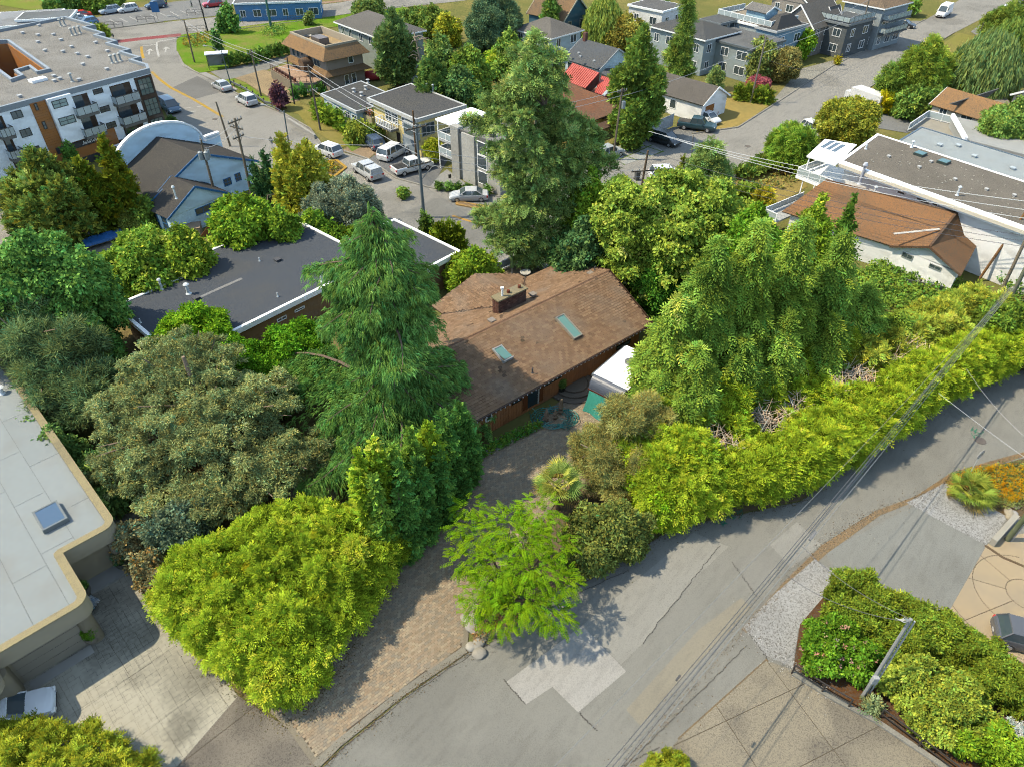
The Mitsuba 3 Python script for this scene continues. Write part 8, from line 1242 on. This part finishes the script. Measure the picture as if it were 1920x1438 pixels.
# edging stones and boulders
def stones(label, pts, n, s, cols, seed, name='edging_stone', group=None, spread=.12):
    r = np.random.default_rng(seed); q = shapely.LineString(gp(pts))
    for i in range(n):
        p = np.array(q.interpolate((i + .5) / n, normalized=True).coords[0]) + r.normal(0, spread, 2); v, f = ICO[1]; k = s * r.uniform(.6, 1.4); v = v * [k * r.uniform(.8, 1.5), k, k * .6] * (1 + .25 * (meshkit.noise(v * 2 + i * 7.3) - .5)[:, None]); whole(name, label if n > 5 else ORD[i] + ' from the left: ' + label, 'stone', Mb(frame(p[0], p[1], r.uniform(0, 180), k * .25), C(cols[i % len(cols)]) * r.uniform(.85, 1.1)).add(v, f), 'matte', 40, group=group)
stones('pale stone in the edging of the planting bed along the house front', [(903, 856), (960, 824), (990, 808), (1015, 797)], 26, .22, ('#cfd4d2', '#bfc4c0', '#dfe3e0'), 1, group='pale edging stones in front of the house'); stones('rough rock in the retaining bank by the golden pine', [(1088, 890), (1110, 905), (1140, 925), (1165, 945)], 16, .42, ('#c2ad8c', '#a8967c', '#b8a48a'), 2, 'boulder', 'rocks of the bank by the golden pine', .3); stones('flat stone at the rounded tip of the planting bed by the lane', [(884, 1205), (888, 1212), (900, 1212), (888, 1170), (890, 1140)], 9, .3, ('#c9c4b8', '#d8d4c8'), 3, 'edging_stone', 'stones at the tip of the lane bed', .2); stones('large grey rock in the shade below the spruce', [(575, 925), (610, 930)], 3, .9, ('#b5ab9c',), 4, 'boulder', 'rocks below the spruce', .4); stones('pale rock at the corner of the white gravel and low wall', [(1888, 960), (1900, 975), (1905, 950)], 5, .25, ('#d8ccb4', '#e8e4dc'), 5, 'edging_stone', 'rocks by the low wall', .2)
# sculpture in the bed, mailbox, low wall, planters
b = G(905, 1178); th = thing('garden_sculpture', 'twisted dark metal bird legs sculpture in the lane bed', 'sculpture'); m = Mb(c=(.06, .045, .04)); m.tube([b + [-.1, 0, 0], b + [.1, .1, .6], b + [.25, .1, 1.0], b + [.2, .2, 1.4]], .035, 6); m.tube([b + [.5, 0, 0], b + [.42, .1, .6], b + [.25, .1, 1.0]], .035, 6); m.tube([b + [-.1, 0, .02], b + [-.35, -.1, .02]], .03, 5); part(th, 'frame', m, 'satin', 40)
b = G(902, 1165); th = thing('mailbox', 'purple brown mailbox on two pale posts in the lane bed', 'mailbox'); part(th, 'box', Mb(frame(b[0], b[1], 35, 1.0), C('#8a6a68')).box(-.28, .28, -.18, .18, 0, .34), 'satin'); [part(th, 'post', Mb(c=C('#c9bda8')).tube([b + [x, 0, 0], b + [x * .5, 0, 1.0]], .04, 6), 'matte') for x in (-.2, .25)]
m = Mb(c=C('#d6d2c4')); q = [np.array([*p, .3]) for p in gp([(1858, 1022), (1900, 975)])]; bar(m, q[0], q[1], .35, .6); whole('low_wall', 'low concrete wall between the white gravel and the tan drive', 'wall', m, 'matte'); m = Mb(c=C('#7f6a50')); q = gp([(1849, 1024), (1880, 1045), (1925, 1064)]); m.shp(shapely.LineString(q).buffer(.09), .005, None, .05); struct('drain_channel', m, 'matte')
def pot(label, u, v, r_, h, col, plant, ps, seed, ph=.8):
    p = G(u, v); th = thing('planter_pot', label, 'planter'); m = Mb(c=C(col)); m.lathe([(r_ * .85, h * .9), (r_ * .9, h), (r_, h), (r_ * .95, h * .5), (r_ * .7, 0), (.01, 0)], p[0], p[1], 14); part(th, 'pot', m, 'matte', 40); rr = np.random.default_rng(seed); g = Mb(); foliage(g, [[p[0], p[1], h + ph * .35, ps, ps, ph * .6]], C(plant), 'laurel', rr, .025, 1.4, big=.55); part(th, 'plant', g, 'leaf')
pot('round pot with a clipped conical bush beside the garage door', 176, 1200, .42, .55, '#bdb3a0', '#6f9a2e', .5, 1, 1.1); pot('grey pot with a small green plant at the corner of the rounded parapet', 163, 1112, .36, .6, '#a8a69e', '#7fa04c', .36, 2, .6); pot('pot with a leafy plant beside the sunlit entrance column', 232, 1062, .38, .55, '#8f9488', '#6f9a44', .42, 3, .8); pot('white flowering plant in the shade below the rounded parapet', 172, 1142, .3, .35, '#6d6f70', '#c6d2dc', .5, 4, .7); pot('dark pot by the front door with a leafy plant', 1072, 712, .35, .6, '#3c3a36', '#5f8a3c', .55, 5, 1.3); pot('hanging flower plant pot left of the front steps', 1052, 735, .35, .6, '#2f2d2a', '#7fa050', .45, 6, .9)
# crate, dumpster and yard clutter behind the flat roof
th = thing('wooden_crate', 'open grey wooden crate enclosure behind the flat roof', 'crate'); F = frame(*G(532, 400)[:2], 15); cw = C('#b9ad98')
for (x0, x1, y0, y1) in ((-1.5, 1.5, 1.1, 1.16), (1.44, 1.5, -1.1, 1.1), (-1.5, -1.44, -1.1, 1.1)):
    for z in np.arange(.1, 1.8, .24): part(th, 'plank', Mb(F, cw * rng.uniform(.85, 1.1)).box(x0, x1, y0, y1, z, z + .2), 'matte')
th = thing('dumpster', 'pale dumpster with a dark lid behind the two blue building gables', 'dumpster'); F = frame(*G(478, 398)[:2], 20); part(th, 'body', Mb(F, C('#c9cdd0')).box(-1.1, 1.1, -.7, .7, .1, 1.4), 'satin'); part(th, 'lid', Mb(F, C('#3f5a70')).box(-1.15, 1.15, -.75, .75, 1.4, 1.5), 'satin'); th = thing('storage_box', 'low beige box with a reddish lid by the maple in the yard', 'box'); F = frame(*G(357, 442)[:2], 15); part(th, 'body', Mb(F, C('#dccdb0')).box(-1.3, 1.3, -.8, .8, 0, 1.1), 'matte'); part(th, 'lid', Mb(F, C('#c9b39a')).box(-1.35, 1.35, -.85, .85, 1.1, 1.18), 'matte'); m = Mb(c=C('#b57a4c')); p = G(378, 448); bar(m, p, p + [1.2, .5, 1.3], .05, .5); whole('plank', 'brown board leaning beside the beige box', 'board', m, 'matte')
F = frame(*G(1655, 55)[:2], 38); th = thing('carport', 'light blue grey canopy roof over the blue pickup on the far street', 'carport'); part(th, 'roof', Mb(F, C('#b5c6d0')).box(-3.6, 1.2, -1.0, 2.6, 2.5, 2.6), 'satin'); [part(th, 'post', Mb(F, WHITE).box(x, x + .1, y, y + .1, 0, 2.5), 'satin') for x in (-3.4, .9) for y in (-.8, 2.3)]
F = frame(*G(1818, 104)[:2], 35); th = thing('awning', 'small white awning on posts on the dry verge at the upper right', 'awning'); part(th, 'roof', Mb(F, WHITE).box(-1.3, 1.3, -.8, .8, 1.9, 2.0), 'satin'); [part(th, 'post', Mb(F, (.3, .3, .3)).box(x, x + .07, y, y + .07, 0, 1.9), 'satin') for x in (-1.2, 1.1) for y in (-.7, .6)]
# picket fence by the black minivan, white garden chairs, blue swimming tarp under the juniper
th = thing('picket_fence', 'white board fence behind the black minivan', 'fence'); a, b = G(1206, 264), G(1262, 238); L = np.linalg.norm(b - a); F = np.eye(4); F[:3, 0] = (b - a) / L; F[:3, 1] = [-F[1, 0], F[0, 0], 0]; F[:3, 3] = a
for i in range(int(L / .3)): part(th, 'board', Mb(F, C('#dfe8ec')).box(i * .3, i * .3 + .27, 0, .04, .1, 2.0), 'satin')
def chair(label, u, v, ang, col='#eef0f0'):
    F = frame(*G(u, v)[:2], ang); th = thing('garden_chair', label, 'chair'); c = C(col); part(th, 'seat', Mb(F, c).box(-.3, .3, -.3, .3, .36, .42), 'satin'); part(th, 'backrest', Mb(F, c).box(-.3, .3, .26, .32, .42, 1.0), 'satin'); [part(th, 'leg', Mb(F, c).box(x - .03, x + .03, y - .03, y + .03, 0, .36), 'satin') for x in (-.26, .26) for y in (-.26, .26)]; [part(th, 'armrest', Mb(F, c).box(x - .04, x + .04, -.3, .28, .58, .63), 'satin') for x in (-.33, .33)]
chair('white garden chair between the white minivan and the steel pole', 762, 290, 30); chair('second white garden chair closer to the steel pole', 772, 285, -20)
m = Mb(c=C('#2f9fd4')); r = np.random.default_rng(3)
for u, v, z, s in ((248, 735, 1.2, .5), (222, 742, 1.0, .6), (195, 750, .8, .6), (232, 752, .9, .4)): p = G(u, v, z); k = ico(1)[0] * [s, s * .7, s * .35] + p; m.add(k, ICO[1][1])
whole('blue_tarpaulin', 'bright blue tarpaulin showing through the branches left of the olive conifer', 'tarpaulin', m, 'satin', kind='stuff')
# a pedestrian at the crossing, far away at the top edge
def person(label, u, v, ang, cloth, legs):
    b = G(u, v); th = thing('person', label, 'person'); F = frame(b[0], b[1], ang, 0)
    J = dict(pel=(0, 0, .95, .15), che=(0, 0, 1.35, .17), nek=(0, 0, 1.52, .06), hed=(.02, 0, 1.65, .105), kl=(.14, .1, .52, .07), fl=(.05, .1, .07, .05), kr=(.05, -.1, .5, .07), fr=(-.22, -.1, .09, .05), tl=(.2, .1, .04, .035), tr=(-.08, -.1, .05, .035), sl=(0, .2, 1.42, .07), sr=(0, -.2, 1.42, .07), el=(-.08, .25, 1.14, .05), er=(.06, -.25, 1.14, .05), hl=(.05, .27, .9, .045), hr=(.22, -.26, .95, .045))
    import manifold3d as m3
    def ball(k): x, y, z, r = J[k]; return m3.Manifold.sphere(r, 14).translate((x, y, z))
    B = m3.Manifold()
    for a, c in (('pel', 'che'), ('che', 'nek'), ('nek', 'hed'), ('pel', 'kl'), ('kl', 'fl'), ('fl', 'tl'), ('pel', 'kr'), ('kr', 'fr'), ('fr', 'tr'), ('che', 'sl'), ('che', 'sr'), ('sl', 'el'), ('el', 'hl'), ('sr', 'er'), ('er', 'hr')): B = B + m3.Manifold.batch_hull([ball(a), ball(c)])
    M = B.refine_to_length(.06).to_mesh(); v, f = np.array(M.vert_properties[:, :3]), np.array(M.tri_verts); z = v[:, 2]; col = np.where((z > 1.5)[:, None], C('#d9a98c'), np.where((z > .92)[:, None], C(cloth), np.where((z > .1)[:, None], C(legs), (.05, .05, .05)))); part(th, 'body', Mb(F).add(v, f, col), 'matte', 60)
    hm = Mb(F, (.05, .035, .025)); v, f = ICO[2]; v = v * [.115, .108, .1] + [0, 0, 1.69]; f = f[(v[f].mean(1)[:, 2] > 1.655)]; hm.add(v, f); part(th, 'hair', hm, 'matte', True)
person('person in a dark blue top walking by the blue sign at the top edge', 314, 11, 200, '#3f5f8f', '#39404c'); person('person in light clothes on the crossing at the top edge', 360, 14, 20, '#d9d6cf', '#3b4148')
